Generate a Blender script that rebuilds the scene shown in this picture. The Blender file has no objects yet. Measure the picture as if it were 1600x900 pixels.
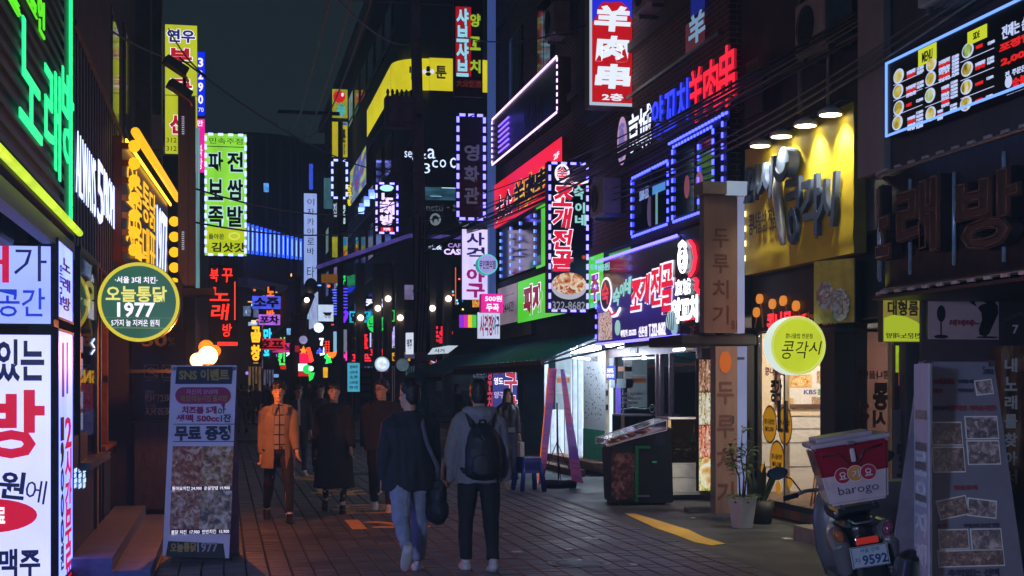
import bpy, bmesh, math, random
from mathutils import Vector, Matrix, noise
S = bpy.context.scene
COL = S.collection
random.seed(7)
# ---------------------------------------------------------------- camera
YAW = math.radians(11.45); FPX = 2222.2; EYE = 1.71
cd = bpy.data.cameras.new('camera'); cam = bpy.data.objects.new('camera', cd); COL.objects.link(cam)
cd.lens = 50; cd.sensor_width = 36; cd.shift_y = 150 / 1600; cd.clip_start = .1; cd.clip_end = 2000
cam.location = (0, 0, EYE); cam.rotation_euler = (math.pi / 2, 0, -YAW)
S.camera = cam
# ---------------------------------------------------------------- night sky, exposure
w = bpy.data.worlds.new('World'); S.world = w; w.use_nodes = True
bg = w.node_tree.nodes['Background']; bg.inputs[0].default_value = (.5, .84, 1.0, 1); bg.inputs[1].default_value = .021
S.view_settings.view_transform = 'Standard'; S.view_settings.look = 'None'
S.view_settings.exposure = 0; S.view_settings.gamma = 1
S.cycles.use_denoising = True; S.cycles.max_bounces = 5; S.cycles.diffuse_bounces = 3
S.cycles.sample_clamp_indirect = 4; S.cycles.caustics_reflective = False; S.cycles.caustics_refractive = False
# ---------------------------------------------------------------- where a direction of view meets a real plane
SA, CA = math.sin(YAW), math.cos(YAW)
def ray(px, py):
    k = (px - 800) / FPX
    return Vector((SA + CA * k, CA - SA * k, (600 - py) / FPX))
O = Vector((0, 0, EYE))
def onX(X, px, py=600): d = ray(px, py); return O + d * (X / d.x)
def onY(Y, px, py=600): d = ray(px, py); return O + d * (Y / d.y)
def atT(t, px, py=600): return O + ray(px, py) * t
def G(px, py): d = ray(px, py); p = O + d * (-EYE / d.z); p.z = 0; return p
# ---------------------------------------------------------------- materials
def lin(c): return c / 12.92 if c <= .04045 else ((c + .055) / 1.055) ** 2.4
def hx(s):
    s = s.lstrip('#')
    if len(s) == 3: s = ''.join(c * 2 for c in s)
    return tuple(lin(int(s[i:i+2], 16) / 255) for i in (0, 2, 4))
MC = {}
def nt(name):
    m = bpy.data.materials.new(name); m.use_nodes = True
    return m, m.node_tree, m.node_tree.nodes, m.node_tree.links, m.node_tree.nodes['Principled BSDF']
def E(col, k=1.0, var=.0, name='glow', scale=3):
    """something that gives off light; var = uneven tubes and grime behind the face"""
    key = ('E', col, k, var, scale)
    if key in MC: return MC[key]
    m, t, N, L, b = nt(name + '_' + col.strip('#'))
    c = hx(col)
    b.inputs['Base Color'].default_value = (*[x * .3 + .01 for x in c], 1); b.inputs['Roughness'].default_value = .35
    b.inputs['Emission Color'].default_value = (*c, 1); b.inputs['Emission Strength'].default_value = k
    if var:
        n = N.new('ShaderNodeTexNoise'); n.inputs['Scale'].default_value = scale; n.inputs['Detail'].default_value = 3
        tc = N.new('ShaderNodeTexCoord'); L.new(tc.outputs['Object'], n.inputs['Vector'])
        mr = N.new('ShaderNodeMapRange'); mr.inputs[1].default_value = .3; mr.inputs[2].default_value = .7
        mr.inputs[3].default_value = k * (1 - var); mr.inputs[4].default_value = k * (1 + var)
        L.new(n.outputs[0], mr.inputs[0]); L.new(mr.outputs[0], b.inputs['Emission Strength'])
    MC[key] = m; return m
def M(col, rough=.6, metal=0, var=.25, scale=6, bump=.0, name='paint', alb=None, coat=0, spec=None):
    key = ('M', col, rough, metal, var, scale, bump, coat)
    if key in MC: return MC[key]
    m, t, N, L, b = nt(name + '_' + col.strip('#'))
    c = hx(col)
    b.inputs['Roughness'].default_value = rough; b.inputs['Metallic'].default_value = metal
    if coat: b.inputs['Coat Weight'].default_value = coat; b.inputs['Coat Roughness'].default_value = .08
    tc = N.new('ShaderNodeTexCoord'); n = N.new('ShaderNodeTexNoise'); n.inputs['Scale'].default_value = scale
    n.inputs['Detail'].default_value = 6; n.inputs['Roughness'].default_value = .62
    L.new(tc.outputs['Object'], n.inputs['Vector'])
    r = N.new('ShaderNodeValToRGB'); r.color_ramp.elements[0].position = .3; r.color_ramp.elements[1].position = .7
    r.color_ramp.elements[0].color = (*[x * (1 - var) for x in c], 1); r.color_ramp.elements[1].color = (*[min(1, x * (1 + var)) for x in c], 1)
    L.new(n.outputs[0], r.inputs[0]); L.new(r.outputs[0], b.inputs['Base Color'])
    if bump:
        bp = N.new('ShaderNodeBump'); bp.inputs['Strength'].default_value = bump; bp.inputs['Distance'].default_value = .01
        L.new(n.outputs[0], bp.inputs['Height']); L.new(bp.outputs[0], b.inputs['Normal'])
    MC[key] = m; return m
def brick(col='#6b5a52', mort='#2c2a2a', sc=1.0, name='brickwork', bw=.22, rh=.075, rough=.85):
    key = ('B', col, mort, sc, bw, rh)
    if key in MC: return MC[key]
    m, t, N, L, b = nt(name)
    tc = N.new('ShaderNodeTexCoord'); sx = N.new('ShaderNodeSeparateXYZ'); L.new(tc.outputs['Object'], sx.inputs[0])
    ad = N.new('ShaderNodeMath'); L.new(sx.outputs[0], ad.inputs[0]); L.new(sx.outputs[1], ad.inputs[1])
    cx = N.new('ShaderNodeCombineXYZ'); L.new(ad.outputs[0], cx.inputs[0]); L.new(sx.outputs[2], cx.inputs[1])
    k = N.new('ShaderNodeTexBrick'); L.new(cx.outputs[0], k.inputs['Vector'])
    k.inputs['Scale'].default_value = sc; k.inputs['Brick Width'].default_value = bw; k.inputs['Row Height'].default_value = rh
    k.inputs['Mortar Size'].default_value = .006
    c = hx(col); k.inputs['Color1'].default_value = (*c, 1); k.inputs['Color2'].default_value = (*[x * .6 for x in c], 1); k.inputs['Mortar'].default_value = (*hx(mort), 1)
    L.new(k.outputs[0], b.inputs['Base Color']); b.inputs['Roughness'].default_value = rough
    bp = N.new('ShaderNodeBump'); bp.inputs['Strength'].default_value = .7; bp.inputs['Distance'].default_value = .01; bp.invert = True
    L.new(k.outputs['Fac'], bp.inputs['Height']); L.new(bp.outputs[0], b.inputs['Normal'])
    MC[key] = m; return m
def food(cols, scale=9, k=0., name='printed_food_photo'):
    """a printed photograph of a dish: patches of food colours"""
    key = ('F', tuple(cols), scale, k)
    if key in MC: return MC[key]
    m, t, N, L, b = nt(name)
    tc = N.new('ShaderNodeTexCoord'); n = N.new('ShaderNodeTexNoise'); n.inputs['Scale'].default_value = scale * 1.6; n.inputs['Detail'].default_value = 4
    n.inputs['Distortion'].default_value = 1.2
    L.new(tc.outputs['Object'], n.inputs['Vector'])
    v = N.new('ShaderNodeTexVoronoi'); v.inputs['Scale'].default_value = scale * 3.5
    mx = N.new('ShaderNodeMix'); mx.data_type = 'VECTOR'; mx.inputs[0].default_value = .12
    L.new(tc.outputs['Object'], mx.inputs[4]); L.new(n.outputs['Color'], mx.inputs[5]); L.new(mx.outputs[1], v.inputs['Vector'])
    ad = N.new('ShaderNodeMath'); ad.operation = 'MULTIPLY_ADD'; ad.inputs[1].default_value = .55; L.new(v.outputs['Distance'], ad.inputs[0])
    mr = N.new('ShaderNodeMapRange'); mr.inputs[1].default_value = .36; mr.inputs[2].default_value = .64; L.new(n.outputs[0], mr.inputs[0])
    m2 = N.new('ShaderNodeMath'); m2.operation = 'MULTIPLY'; m2.inputs[1].default_value = .62; L.new(mr.outputs[0], m2.inputs[0]); L.new(m2.outputs[0], ad.inputs[2])
    r = N.new('ShaderNodeValToRGB'); e = r.color_ramp.elements
    for i, c in enumerate(cols):
        p = i / (len(cols) - 1)
        q = e[0] if i == 0 else (e[len(e) - 1] if i == len(cols) - 1 else e.new(p))
        q.position = p; q.color = (*hx(c), 1)
    L.new(ad.outputs[0], r.inputs[0]); L.new(r.outputs[0], b.inputs['Base Color']); b.inputs['Roughness'].default_value = .4
    if k: L.new(r.outputs[0], b.inputs['Emission Color']); b.inputs['Emission Strength'].default_value = k
    MC[key] = m; return m
def plaid():
    m, t, N, L, b = nt('grey_check_shirt')
    tc = N.new('ShaderNodeTexCoord'); k = N.new('ShaderNodeTexBrick'); mp = N.new('ShaderNodeMapping'); mp.inputs['Rotation'].default_value = (math.pi/2, 0, 0)
    L.new(tc.outputs['Object'], mp.inputs[0]); L.new(mp.outputs[0], k.inputs['Vector']); k.offset = 0
    k.inputs['Scale'].default_value = 1; k.inputs['Brick Width'].default_value = .09; k.inputs['Row Height'].default_value = .12; k.inputs['Mortar Size'].default_value = .008
    k.inputs['Color1'].default_value = (*hx('#a9a8ac'), 1); k.inputs['Color2'].default_value = (*hx('#8f9096'), 1); k.inputs['Mortar'].default_value = (*hx('#25262c'), 1)
    L.new(k.outputs[0], b.inputs['Base Color']); b.inputs['Roughness'].default_value = .85; return m
def glass(col='#202830', a=.25, rough=.03, name='window_glass'):
    """pane: mostly see-through with a mirror sheen"""
    key = ('G', col, a)
    if key in MC: return MC[key]
    m, t, N, L, b = nt(name)
    N.remove(b); out = N['Material Output']
    tr = N.new('ShaderNodeBsdfTransparent'); tr.inputs[0].default_value = (*[1 - a * (1 - x) for x in hx(col)], 1)
    gl = N.new('ShaderNodeBsdfGlossy'); gl.inputs['Roughness'].default_value = rough
    fr = N.new('ShaderNodeLayerWeight'); fr.inputs[0].default_value = .5; pw = N.new('ShaderNodeMath'); pw.operation = 'POWER'; pw.inputs[1].default_value = 3.5; L.new(fr.outputs['Facing'], pw.inputs[0])
    ad = N.new('ShaderNodeMath'); ad.operation = 'MULTIPLY_ADD'; ad.inputs[1].default_value = .6; ad.inputs[2].default_value = .045; L.new(pw.outputs[0], ad.inputs[0])
    mx = N.new('ShaderNodeMixShader'); L.new(ad.outputs[0], mx.inputs[0]); L.new(tr.outputs[0], mx.inputs[1]); L.new(gl.outputs[0], mx.inputs[2])
    L.new(mx.outputs[0], out.inputs[0]); MC[key] = m; return m
BLACK = M('#2a2b2e', .5, name='black_metal'); DARK = M('#3a3c40', .7, name='dark_paint'); STEEL = M('#8b9096', .35, .8, name='steel')
GREY = M('#6d7076', .6, name='grey_paint'); WHITE = M('#d4d4d2', .5, var=.06, name='white_paint'); CHAR = M('#1b1c1f', .5, name='charcoal')
LEDM = E('#6a64ff', 4.5, name='blue_white_led'); LEDW = E('#d8b0e8', 3, name='pink_white_led')
# ---------------------------------------------------------------- object helpers
def props(o, label=None, cat=None, group=None, kind=None):
    if label: o['label'] = label
    if cat: o['category'] = cat
    if group: o['group'] = group
    if kind: o['kind'] = kind
    return o
def thing(name, label, cat, loc=(0, 0, 0), rz=0, group=None, parent=None):
    o = bpy.data.objects.new(name, None); COL.objects.link(o); o.location = loc; o.rotation_euler = (0, 0, rz)
    o.empty_display_size = .2
    return props(o, label, cat, group)
def link(name, me, parent=None, mat=None):
    if mat is not None and not me.materials: me.materials.append(mat)
    o = bpy.data.objects.new(name, me); COL.objects.link(o)
    if parent is not None: o.parent = parent
    return o
def bmobj(name, bm, mat, parent=None, smooth=False):
    bmesh.ops.recalc_face_normals(bm, faces=bm.faces[:])
    me = bpy.data.meshes.new(name); bm.to_mesh(me); bm.free()
    if smooth:
        for p in me.polygons: p.use_smooth = True
    for x in (mat if isinstance(mat, (list, tuple)) else [mat]): me.materials.append(x)
    return link(name, me, parent)
def abox(bm, x0, x1, y0, y1, z0, z1, bev=0, mi=0, rot=None):
    r = bmesh.ops.create_cube(bm, size=1)
    vs = r['verts']
    for v in vs:
        v.co = Vector(((x0 + x1) / 2 + v.co.x * (x1 - x0), (y0 + y1) / 2 + v.co.y * (y1 - y0), (z0 + z1) / 2 + v.co.z * (z1 - z0)))
    if bev:
        es = list({e for v in vs for e in v.link_edges})
        q = bmesh.ops.bevel(bm, geom=es, offset=bev, segments=2, affect='EDGES', profile=.6)
        vs = list({v for f in q['faces'] for v in f.verts} | {v for v in vs if v.is_valid})
    if rot is not None:
        for v in vs: v.co = rot @ v.co
    if mi:
        for f in {f for v in vs for f in v.link_faces}: f.material_index = mi
    return vs
def box(name, parent, x0, x1, y0, y1, z0, z1, mat, bev=.006):
    bev = min(bev, abs(x1-x0)*.3, abs(y1-y0)*.3, abs(z1-z0)*.3)
    bm = bmesh.new(); abox(bm, x0, x1, y0, y1, z0, z1, bev); return bmobj(name, bm, mat, parent)
UC = {}
def ubox(name, parent, x0, x1, y0, y1, z0, z1, mat):
    """plain slab sharing one unit mesh per material"""
    if mat.name not in UC:
        bm = bmesh.new(); bmesh.ops.create_cube(bm, size=1); me = bpy.data.meshes.new('slab_' + mat.name); bm.to_mesh(me); bm.free(); me.materials.append(mat); UC[mat.name] = me
    o = bpy.data.objects.new(name, UC[mat.name]); COL.objects.link(o); o.parent = parent
    o.location = ((x0+x1)/2, (y0+y1)/2, (z0+z1)/2); o.scale = (x1-x0, y1-y0, z1-z0); return o
def frame3(d):
    d = d.normalized(); a = Vector((0, 0, 1)) if abs(d.z) < .9 else Vector((1, 0, 0))
    u = d.cross(a).normalized(); return u, d.cross(u).normalized()
def tube(bm, pts, rads, n=10, ex=None, mi=0, cap=True):
    """closed tapered tube; ex=(axis, k) stretches each ring along axis"""
    pts = [Vector(p) for p in pts]
    if not isinstance(rads, (list, tuple)): rads = [rads] * len(pts)
    rings = []; u = None
    for i, p in enumerate(pts):
        d = (pts[min(i+1, len(pts)-1)] - pts[max(i-1, 0)]).normalized()
        if u is None: u, v = frame3(d)
        else:
            u = (u - d * u.dot(d)).normalized(); v = d.cross(u)
        ring = []
        for k in range(n):
            a = 2 * math.pi * k / n; o = (u * math.cos(a) + v * math.sin(a)) * rads[i]
            if ex: o = o + Vector(ex[0]) * o.dot(Vector(ex[0])) * (ex[1] - 1)
            ring.append(bm.verts.new(p + o))
        rings.append(ring)
    fs = []
    for a, b in zip(rings, rings[1:]):
        for k in range(n): fs.append(bm.faces.new((a[k], a[(k+1) % n], b[(k+1) % n], b[k])))
    if cap:
        fs.append(bm.faces.new(rings[0][::-1])); fs.append(bm.faces.new(rings[-1]))
    for f in fs: f.material_index = mi
    return rings
def rings(bm, rs, n=16):
    """loft of ellipses: (x, y, z, rx, ry)"""
    R = []
    for (x, y, z, rx, ry) in rs:
        R.append([bm.verts.new((x + rx * math.cos(2*math.pi*k/n), y + ry * math.sin(2*math.pi*k/n), z)) for k in range(n)])
    for a, b in zip(R, R[1:]):
        for k in range(n): bm.faces.new((a[k], a[(k+1) % n], b[(k+1) % n], b[k]))
    bm.faces.new(R[0][::-1]); bm.faces.new(R[-1])
def ball(bm, c, r, sc=(1, 1, 1), seg=14, rot=None):
    q = bmesh.ops.create_uvsphere(bm, u_segments=seg, v_segments=max(6, seg // 2), radius=r)
    for v in q['verts']:
        o = Vector((v.co.x * sc[0], v.co.y * sc[1], v.co.z * sc[2]))
        if rot is not None: o = rot @ o
        v.co = o + Vector(c)
def prism(bm, pts, y0, y1, plane='xz'):
    """extruded outline in the local x-z plane from depth y0 (front) to y1"""
    a = [bm.verts.new((p[0], y0, p[1])) for p in pts]; b = [bm.verts.new((p[0], y1, p[1])) for p in pts]
    bm.faces.new(a); bm.faces.new(b[::-1]); n = len(pts)
    for i in range(n): bm.faces.new((a[i], b[i], b[(i+1) % n], a[(i+1) % n]))
def ell(cx, cz, rx, rz, n=28, a0=0, a1=2*math.pi):
    return [(cx + rx * math.cos(a0 + (a1-a0) * i / n), cz + rz * math.sin(a0 + (a1-a0) * i / n)) for i in range(n)]
def clone(o, parent=None):
    c = o.copy(); COL.objects.link(c); c.parent = parent
    for ch in list(o.children): clone(ch, c)
    return c
# ---------------------------------------------------------------- lettering
TC = {}
TXT = bpy.data.objects.new('text_former', bpy.data.curves.new('text_former', 'FONT')); TXT.data.resolution_u = 2; TXT.data.space_line = .82   # never linked: it only shapes letters
def glyph(s, off, thick=True, shear=0):
    key = (s, round(off, 4), thick, shear)
    if key in TC: return TC[key]
    def mk(off, ext):
        c = TXT.data; c.body = s; c.offset = off; c.extrude = ext; c.shear = shear
        return bpy.data.meshes.new_from_object(TXT)
    bb = TC.get((s, 'bb', shear))
    if bb is None:
        m0 = mk(0, 0); xs = [v.co.x for v in m0.vertices] or [0, 1]; ys = [v.co.y for v in m0.vertices] or [0, 1]
        bb = (min(xs), max(xs), min(ys), max(ys)); TC[(s, 'bb', shear)] = bb; bpy.data.meshes.remove(m0)
    me = mk(off, .5 if thick else 0)
    for v in me.vertices:
        v.co.x -= (bb[0] + bb[1]) / 2; v.co.y -= (bb[2] + bb[3]) / 2
    TC[key] = (me, max(bb[1] - bb[0], 1e-3), max(bb[3] - bb[2], 1e-3)); return TC[key]
LM = {}
def letter(parent, s, x0, z1, x1, z0, mat, off=.02, y=0, th=.005, name='lettering', rot=0, mirror=False, shear=0):
    """text s filling the local rectangle x0..x1, z0..z1, front face at depth y-th"""
    me, w_, h_ = glyph(s, off, True, shear)
    if z0 > z1: z0, z1 = z1, z0
    k = (id(me), mat.name)
    if k not in LM:
        m2 = me.copy(); m2.materials.clear(); m2.materials.append(mat); LM[k] = m2
    o = bpy.data.objects.new(name, LM[k]); COL.objects.link(o); o.parent = parent
    sx = (x1 - x0) / w_ * (-1 if mirror else 1); sz = (z1 - z0) / h_
    mt = Matrix.Translation(((x0+x1)/2, y - th/2, (z0+z1)/2)) @ Matrix.Rotation(rot, 4, 'Y') @ Matrix.Rotation(math.pi/2, 4, 'X') @ Matrix.Diagonal((sx, sz, th, 1))
    o.matrix_basis = mt; return o
# ---------------------------------------------------------------- signs
class Sign:
    """a sign between ground points P (left) and Q (right as read); local x along it, z up, -y out of its face"""
    def __init__(s, name, label, cat, P, Q, z0, z1, d=.15, face=None, body=None, group=None, rim=.0, rimm=None, facename='face', nobox=False, bev=.01):
        P = Vector(P[:2]); Q = Vector(Q[:2]); s.w = (Q - P).length; s.h = z1 - z0; s.P = P; s.u = (Q - P).normalized(); s.z0 = z0; s.d = d
        s.n = Vector((s.u.y, -s.u.x))
        s.root = thing(name, label, cat, (P.x, P.y, z0), math.atan2(s.u.y, s.u.x), group)
        if not nobox: box('casing', s.root, 0, s.w, 0, d, 0, s.h, body or BLACK, bev)
        r = rim
        if face is not None: ubox(facename, s.root, r, s.w - r, -.004, .002, r, s.h - r, face)
        if rim and rimm:
            bm = bmesh.new()
            abox(bm, 0, s.w, -.012, .0, 0, r); abox(bm, 0, s.w, -.012, .0, s.h - r, s.h)
            abox(bm, 0, r, -.012, 0, r, s.h - r); abox(bm, s.w - r, s.w, -.012, 0, r, s.h - r)
            bmobj('rim', bm, rimm, s.root)
    def loc(s, px, py):
        d = ray(px, py); q = Vector((s.P.x, s.P.y)); den = d.x * s.n.x + d.y * s.n.y
        t = (q.x * s.n.x + q.y * s.n.y) / den; p = O + d * t
        return ((Vector((p.x, p.y)) - q).dot(s.u), p.z - s.z0)
    def T(s, txt, px0, py0, px1, py1, mat, off=.02, y=-.004, th=.005, out=None, name='lettering', rot=0, mirror=False, shear=0):
        a, b = s.loc(px0, py0), s.loc(px1, py1)
        if out: letter(s.root, txt, a[0], a[1], b[0], b[1], out[0], off + out[1], y, th, 'letter_outline', rot, mirror, shear); y -= th + .001
        return letter(s.root, txt, a[0], a[1], b[0], b[1], mat, off, y, th, name, rot, mirror, shear)
    def V(s, txt, px0, py0, px1, py1, mat, off=.02, gap=.14, **k):
        n = len(txt); H = (py1 - py0) / n
        for i, ch in enumerate(txt):
            if ch != ' ': s.T(ch, px0, py0 + H * i + H * gap / 2, px1, py0 + H * (i + 1) - H * gap / 2, mat, off, **k)
    def R(s, px0, py0, px1, py1, mat, y=-.004, th=.004, name='panel'):
        a, b = s.loc(px0, py0), s.loc(px1, py1)
        return ubox(name, s.root, a[0], b[0], y - th, y, b[1], a[1], mat)
    def disc(s, px, py, rx, ry, mat, y=-.004, th=.006, name='disc', n=28):
        c = s.loc(px, py); a = s.loc(px - rx, py); b = s.loc(px + rx, py); e = s.loc(px, py - ry)
        bm = bmesh.new(); prism(bm, ell(c[0], c[1], (b[0]-a[0])/2, e[1]-c[1], n), y - th, y); return bmobj(name, bm, mat, s.root)
    def poly(s, pts, mat, y=-.004, th=.006, name='panel'):
        bm = bmesh.new(); prism(bm, [s.loc(*p) for p in pts], y - th, y); return bmobj(name, bm, mat, s.root)
    def stroke(s, pts, r, mat, y=-.02, name='neon_tube'):
        bm = bmesh.new(); q = [s.loc(*p) for p in pts]; tube(bm, [(a, y, b) for a, b in q], r, 6); return bmobj(name, bm, mat, s.root, True)
    def led(s, pts, mat=None, pitch=.12, ln=.07, r=.016, y=-.012, name='led_strip', local=False):
        q = pts if local else [s.loc(*p) for p in pts]; bm = bmesh.new()
        for a, b in zip(q, q[1:]):
            a = Vector(a); b = Vector(b); L_ = (b - a).length; n = max(1, int(L_ / pitch)); d = (b - a) / L_
            for i in range(n):
                c = a + d * (L_ * (i + .5) / n); hx_ = abs(d.x) * ln / 2 + abs(d.y) * r; hz = abs(d.y) * ln / 2 + abs(d.x) * r
                abox(bm, c.x - hx_, c.x + hx_, y - .02, y, c.y - hz, c.y + hz)
        o = bmobj(name, bm, mat or LEDM, s.root); o['kind'] = 'stuff'; return o
    def border(s, mat=None, m=.03, pitch=.12, **k):
        return s.led([(m, m), (s.w - m, m), (s.w - m, s.h - m), (m, s.h - m), (m, m)], mat, pitch, local=True, **k)
    def bx(s, name, x0, x1, y0, y1, z0, z1, mat, bev=.004): return box(name, s.root, x0, x1, y0, y1, z0, z1, mat, bev)
def SY(Y, px0, py0, px1, py1, name, label, cat='sign', **k):
    """sign facing down the street (plane y=Y)"""
    a = onY(Y, px0, py1); b = onY(Y, px1, py1); c = onY(Y, px0, py0)
    return Sign(name, label, cat, a, b, a.z, c.z, **k)
def SX(X, px0, px1, z0, z1, name, label, cat='sign', **k):
    """sign flat on a wall running along the street (plane x=X)"""
    return Sign(name, label, cat, onX(X, px0), onX(X, px1), z0, z1, **k)
def ST(a, b, z0, z1, name, label, cat='sign', **k):
    return Sign(name, label, cat, atT(a[1], a[0]), atT(b[1], b[0]), z0, z1, **k)
def pole(name, label, cat, x, y, z0, z1, r0, r1, mat, group=None, lean=(0, 0)):
    bm = bmesh.new(); tube(bm, [(x, y, z0), (x + lean[0], y + lean[1], z1)], [r0, r1], 14)
    return props(bmobj(name, bm, mat, None, True), label, cat, group)
# ================================================================ SETTING: ground
def struct(o): o['kind'] = 'structure'; return o
def asphalt():
    m, t, N, L, b = nt('asphalt')
    tc = N.new('ShaderNodeTexCoord')
    n = N.new('ShaderNodeTexNoise'); n.inputs['Scale'].default_value = 1.1; n.inputs['Detail'].default_value = 8; n.inputs['Roughness'].default_value = .7
    n2 = N.new('ShaderNodeTexNoise'); n2.inputs['Scale'].default_value = 90; n2.inputs['Detail'].default_value = 2
    for q in (n, n2): L.new(tc.outputs['Object'], q.inputs['Vector'])
    r = N.new('ShaderNodeValToRGB'); r.color_ramp.elements[0].position = .35; r.color_ramp.elements[1].position = .7
    r.color_ramp.elements[0].color = (.036, .043, .056, 1); r.color_ramp.elements[1].color = (.07, .08, .098, 1)
    L.new(n.outputs[0], r.inputs[0]); L.new(r.outputs[0], b.inputs['Base Color'])
    mr = N.new('ShaderNodeMapRange'); mr.inputs[1].default_value = .35; mr.inputs[2].default_value = .65; mr.inputs[3].default_value = .42; mr.inputs[4].default_value = .7
    L.new(n.outputs[0], mr.inputs[0]); L.new(mr.outputs[0], b.inputs['Roughness'])
    bp = N.new('ShaderNodeBump'); bp.inputs['Strength'].default_value = .5; bp.inputs['Distance'].default_value = .012
    L.new(n2.outputs[0], bp.inputs['Height']); L.new(bp.outputs[0], b.inputs['Normal']); return m
def paving():
    m, t, N, L, b = nt('block_paving')
    tc = N.new('ShaderNodeTexCoord'); sx = N.new('ShaderNodeVectorMath'); sx.operation = 'MULTIPLY'; sx.inputs[1].default_value = (5, 10, 0)
    fl = N.new('ShaderNodeVectorMath'); fl.operation = 'FLOOR'; L.new(tc.outputs['Object'], sx.inputs[0]); L.new(sx.outputs[0], fl.inputs[0])
    wn = N.new('ShaderNodeTexWhiteNoise'); L.new(fl.outputs[0], wn.inputs['Vector'])
    oi = N.new('ShaderNodeObjectInfo'); ad = N.new('ShaderNodeMath'); L.new(wn.outputs[0], ad.inputs[0]); L.new(oi.outputs['Random'], ad.inputs[1])
    fr = N.new('ShaderNodeMath'); fr.operation = 'FRACT'; L.new(ad.outputs[0], fr.inputs[0])
    r = N.new('ShaderNodeValToRGB'); e = r.color_ramp.elements
    e[0].color = (.07, .072, .082, 1); e[1].color = (.125, .118, .13, 1); q = e.new(.5); q.color = (.092, .09, .1, 1)
    L.new(fr.outputs[0], r.inputs[0])
    ge = N.new('ShaderNodeNewGeometry'); n = N.new('ShaderNodeTexNoise'); n.inputs['Scale'].default_value = 1.3; n.inputs['Detail'].default_value = 7
    L.new(ge.outputs['Position'], n.inputs['Vector'])
    mr = N.new('ShaderNodeMapRange'); mr.inputs[1].default_value = .3; mr.inputs[2].default_value = .7; mr.inputs[3].default_value = .42; mr.inputs[4].default_value = 1.35
    L.new(n.outputs[0], mr.inputs[0])
    mu = N.new('ShaderNodeVectorMath'); mu.operation = 'SCALE'; L.new(r.outputs[0], mu.inputs[0]); L.new(mr.outputs[0], mu.inputs['Scale']); L.new(mu.outputs[0], b.inputs['Base Color'])
    m2 = N.new('ShaderNodeMapRange'); m2.inputs[1].default_value = .3; m2.inputs[2].default_value = .7; m2.inputs[3].default_value = .36; m2.inputs[4].default_value = .62
    L.new(n.outputs[0], m2.inputs[0]); L.new(m2.outputs[0], b.inputs['Roughness'])
    n3 = N.new('ShaderNodeTexNoise'); n3.inputs['Scale'].default_value = 60; L.new(ge.outputs['Position'], n3.inputs['Vector'])
    bp = N.new('ShaderNodeBump'); bp.inputs['Strength'].default_value = .35; bp.inputs['Distance'].default_value = .01; L.new(n3.outputs[0], bp.inputs['Height']); L.new(bp.outputs[0], b.inputs['Normal'])
    return m
bm = bmesh.new()
q = [bm.verts.new(p) for p in ((-400, -60, 0), (400, -60, 0), (400, 900, 0), (-400, 900, 0))]; bm.faces.new(q)
road = struct(bmobj('road', bm, asphalt()))
PAV = paving()
# block paving down the middle of the street: the 297 nearest blocks are objects, the rest one mesh
bm = bmesh.new(); q = [bm.verts.new(p) for p in ((-.6, 3, .004), (4.8, 3, .004), (4.8, 44, .004), (-.6, 44, .004))]; bm.faces.new(q)
pavement = struct(bmobj('pavement', bm, M('#1b1a1c', .9, name='joint_sand')))
def paver_geo(x, y, g=.006, b=.008, z=.02, dz=0):
    x0, x1, y0, y1 = x + g, x + .2 - g, y + g / 2, y + .1 - g / 2
    v = [(x0, y0, .005), (x1, y0, .005), (x1, y1, .005), (x0, y1, .005), (x0 + b, y0 + b/2, z + dz), (x1 - b, y0 + b/2, z + dz), (x1 - b, y1 - b/2, z + dz), (x0 + b, y1 - b/2, z + dz)]
    return v, [(4, 5, 6, 7), (0, 1, 5, 4), (1, 2, 6, 5), (2, 3, 7, 6), (3, 0, 4, 7)]
pm = bpy.data.meshes.new('paver'); v, f = paver_geo(0, 0); pm.from_pydata(v, [], f); pm.materials.append(PAV)
rnd = random.Random(3); V_, F_ = [], []
for j in range(80, 410):
    y = j * .1
    for i in range(27):
        x = -.6 + i * .2
        if 122 <= j < 133:
            o = bpy.data.objects.new('paver', pm); COL.objects.link(o); o.parent = pavement; o.location = (x, y, rnd.uniform(-.003, .002))
        else:
            v, f = paver_geo(x, y, dz=rnd.uniform(-.003, .002)); k = len(V_); V_ += v; F_ += [tuple(a + k for a in q) for q in f]
me = bpy.data.meshes.new('paving_blocks'); me.from_pydata(V_, [], F_); me.materials.append(PAV)
link('paving_blocks', me, pavement)['kind'] = 'stuff'
# drainage channel between paving and asphalt
box('drain_channel', None, 4.81, 4.93, 5, 34, -.05, .012, M('#4a4c50', .7, name='concrete_channel'))['kind'] = 'structure'
YEL = M('#f4c440', .6, var=.15, scale=14, name='yellow_road_paint')
def on_ground(pts, z, th, mat, name):
    bm = bmesh.new(); a = [bm.verts.new((p.x, p.y, z)) for p in pts]; b = [bm.verts.new((p.x, p.y, z + th)) for p in pts]; bm.faces.new(b); bm.faces.new(a[::-1]); n = len(pts)
    for i in range(n): bm.faces.new((a[i], a[(i+1) % n], b[(i+1) % n], b[i]))
    return struct(bmobj(name, bm, mat))
on_ground([G(*p) for p in ((976, 803), (992, 803), (1075, 828), (1100, 840), (1133, 850), (1112, 853), (1085, 848), (1060, 838), (1020, 824))], .004, .003, YEL, 'road_marking_line')
def ground_text(s, x0, x1, y0, y1):
    me, w_, h_ = glyph(s, .03); me = me.copy(); me.materials.clear(); me.materials.append(M('#d09a48', .7, var=.45, scale=30, name='worn_yellow_paint')); o = link('road_marking_lettering', me)
    o.matrix_world = Matrix.Translation(((x0+x1)/2, (y0+y1)/2, .021)) @ Matrix.Diagonal((-(x1-x0)/w_, -(y1-y0)/h_, .004, 1)); struct(o)
ground_text('주', 1.2, 1.9, 25.2, 26.6); ground_text('차', 1.35, 2.15, 21.6, 23.0); ground_text('금', 1.45, 2.4, 18.6, 19.9); ground_text('지', 1.5, 2.4, 16.6, 17.7)
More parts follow.
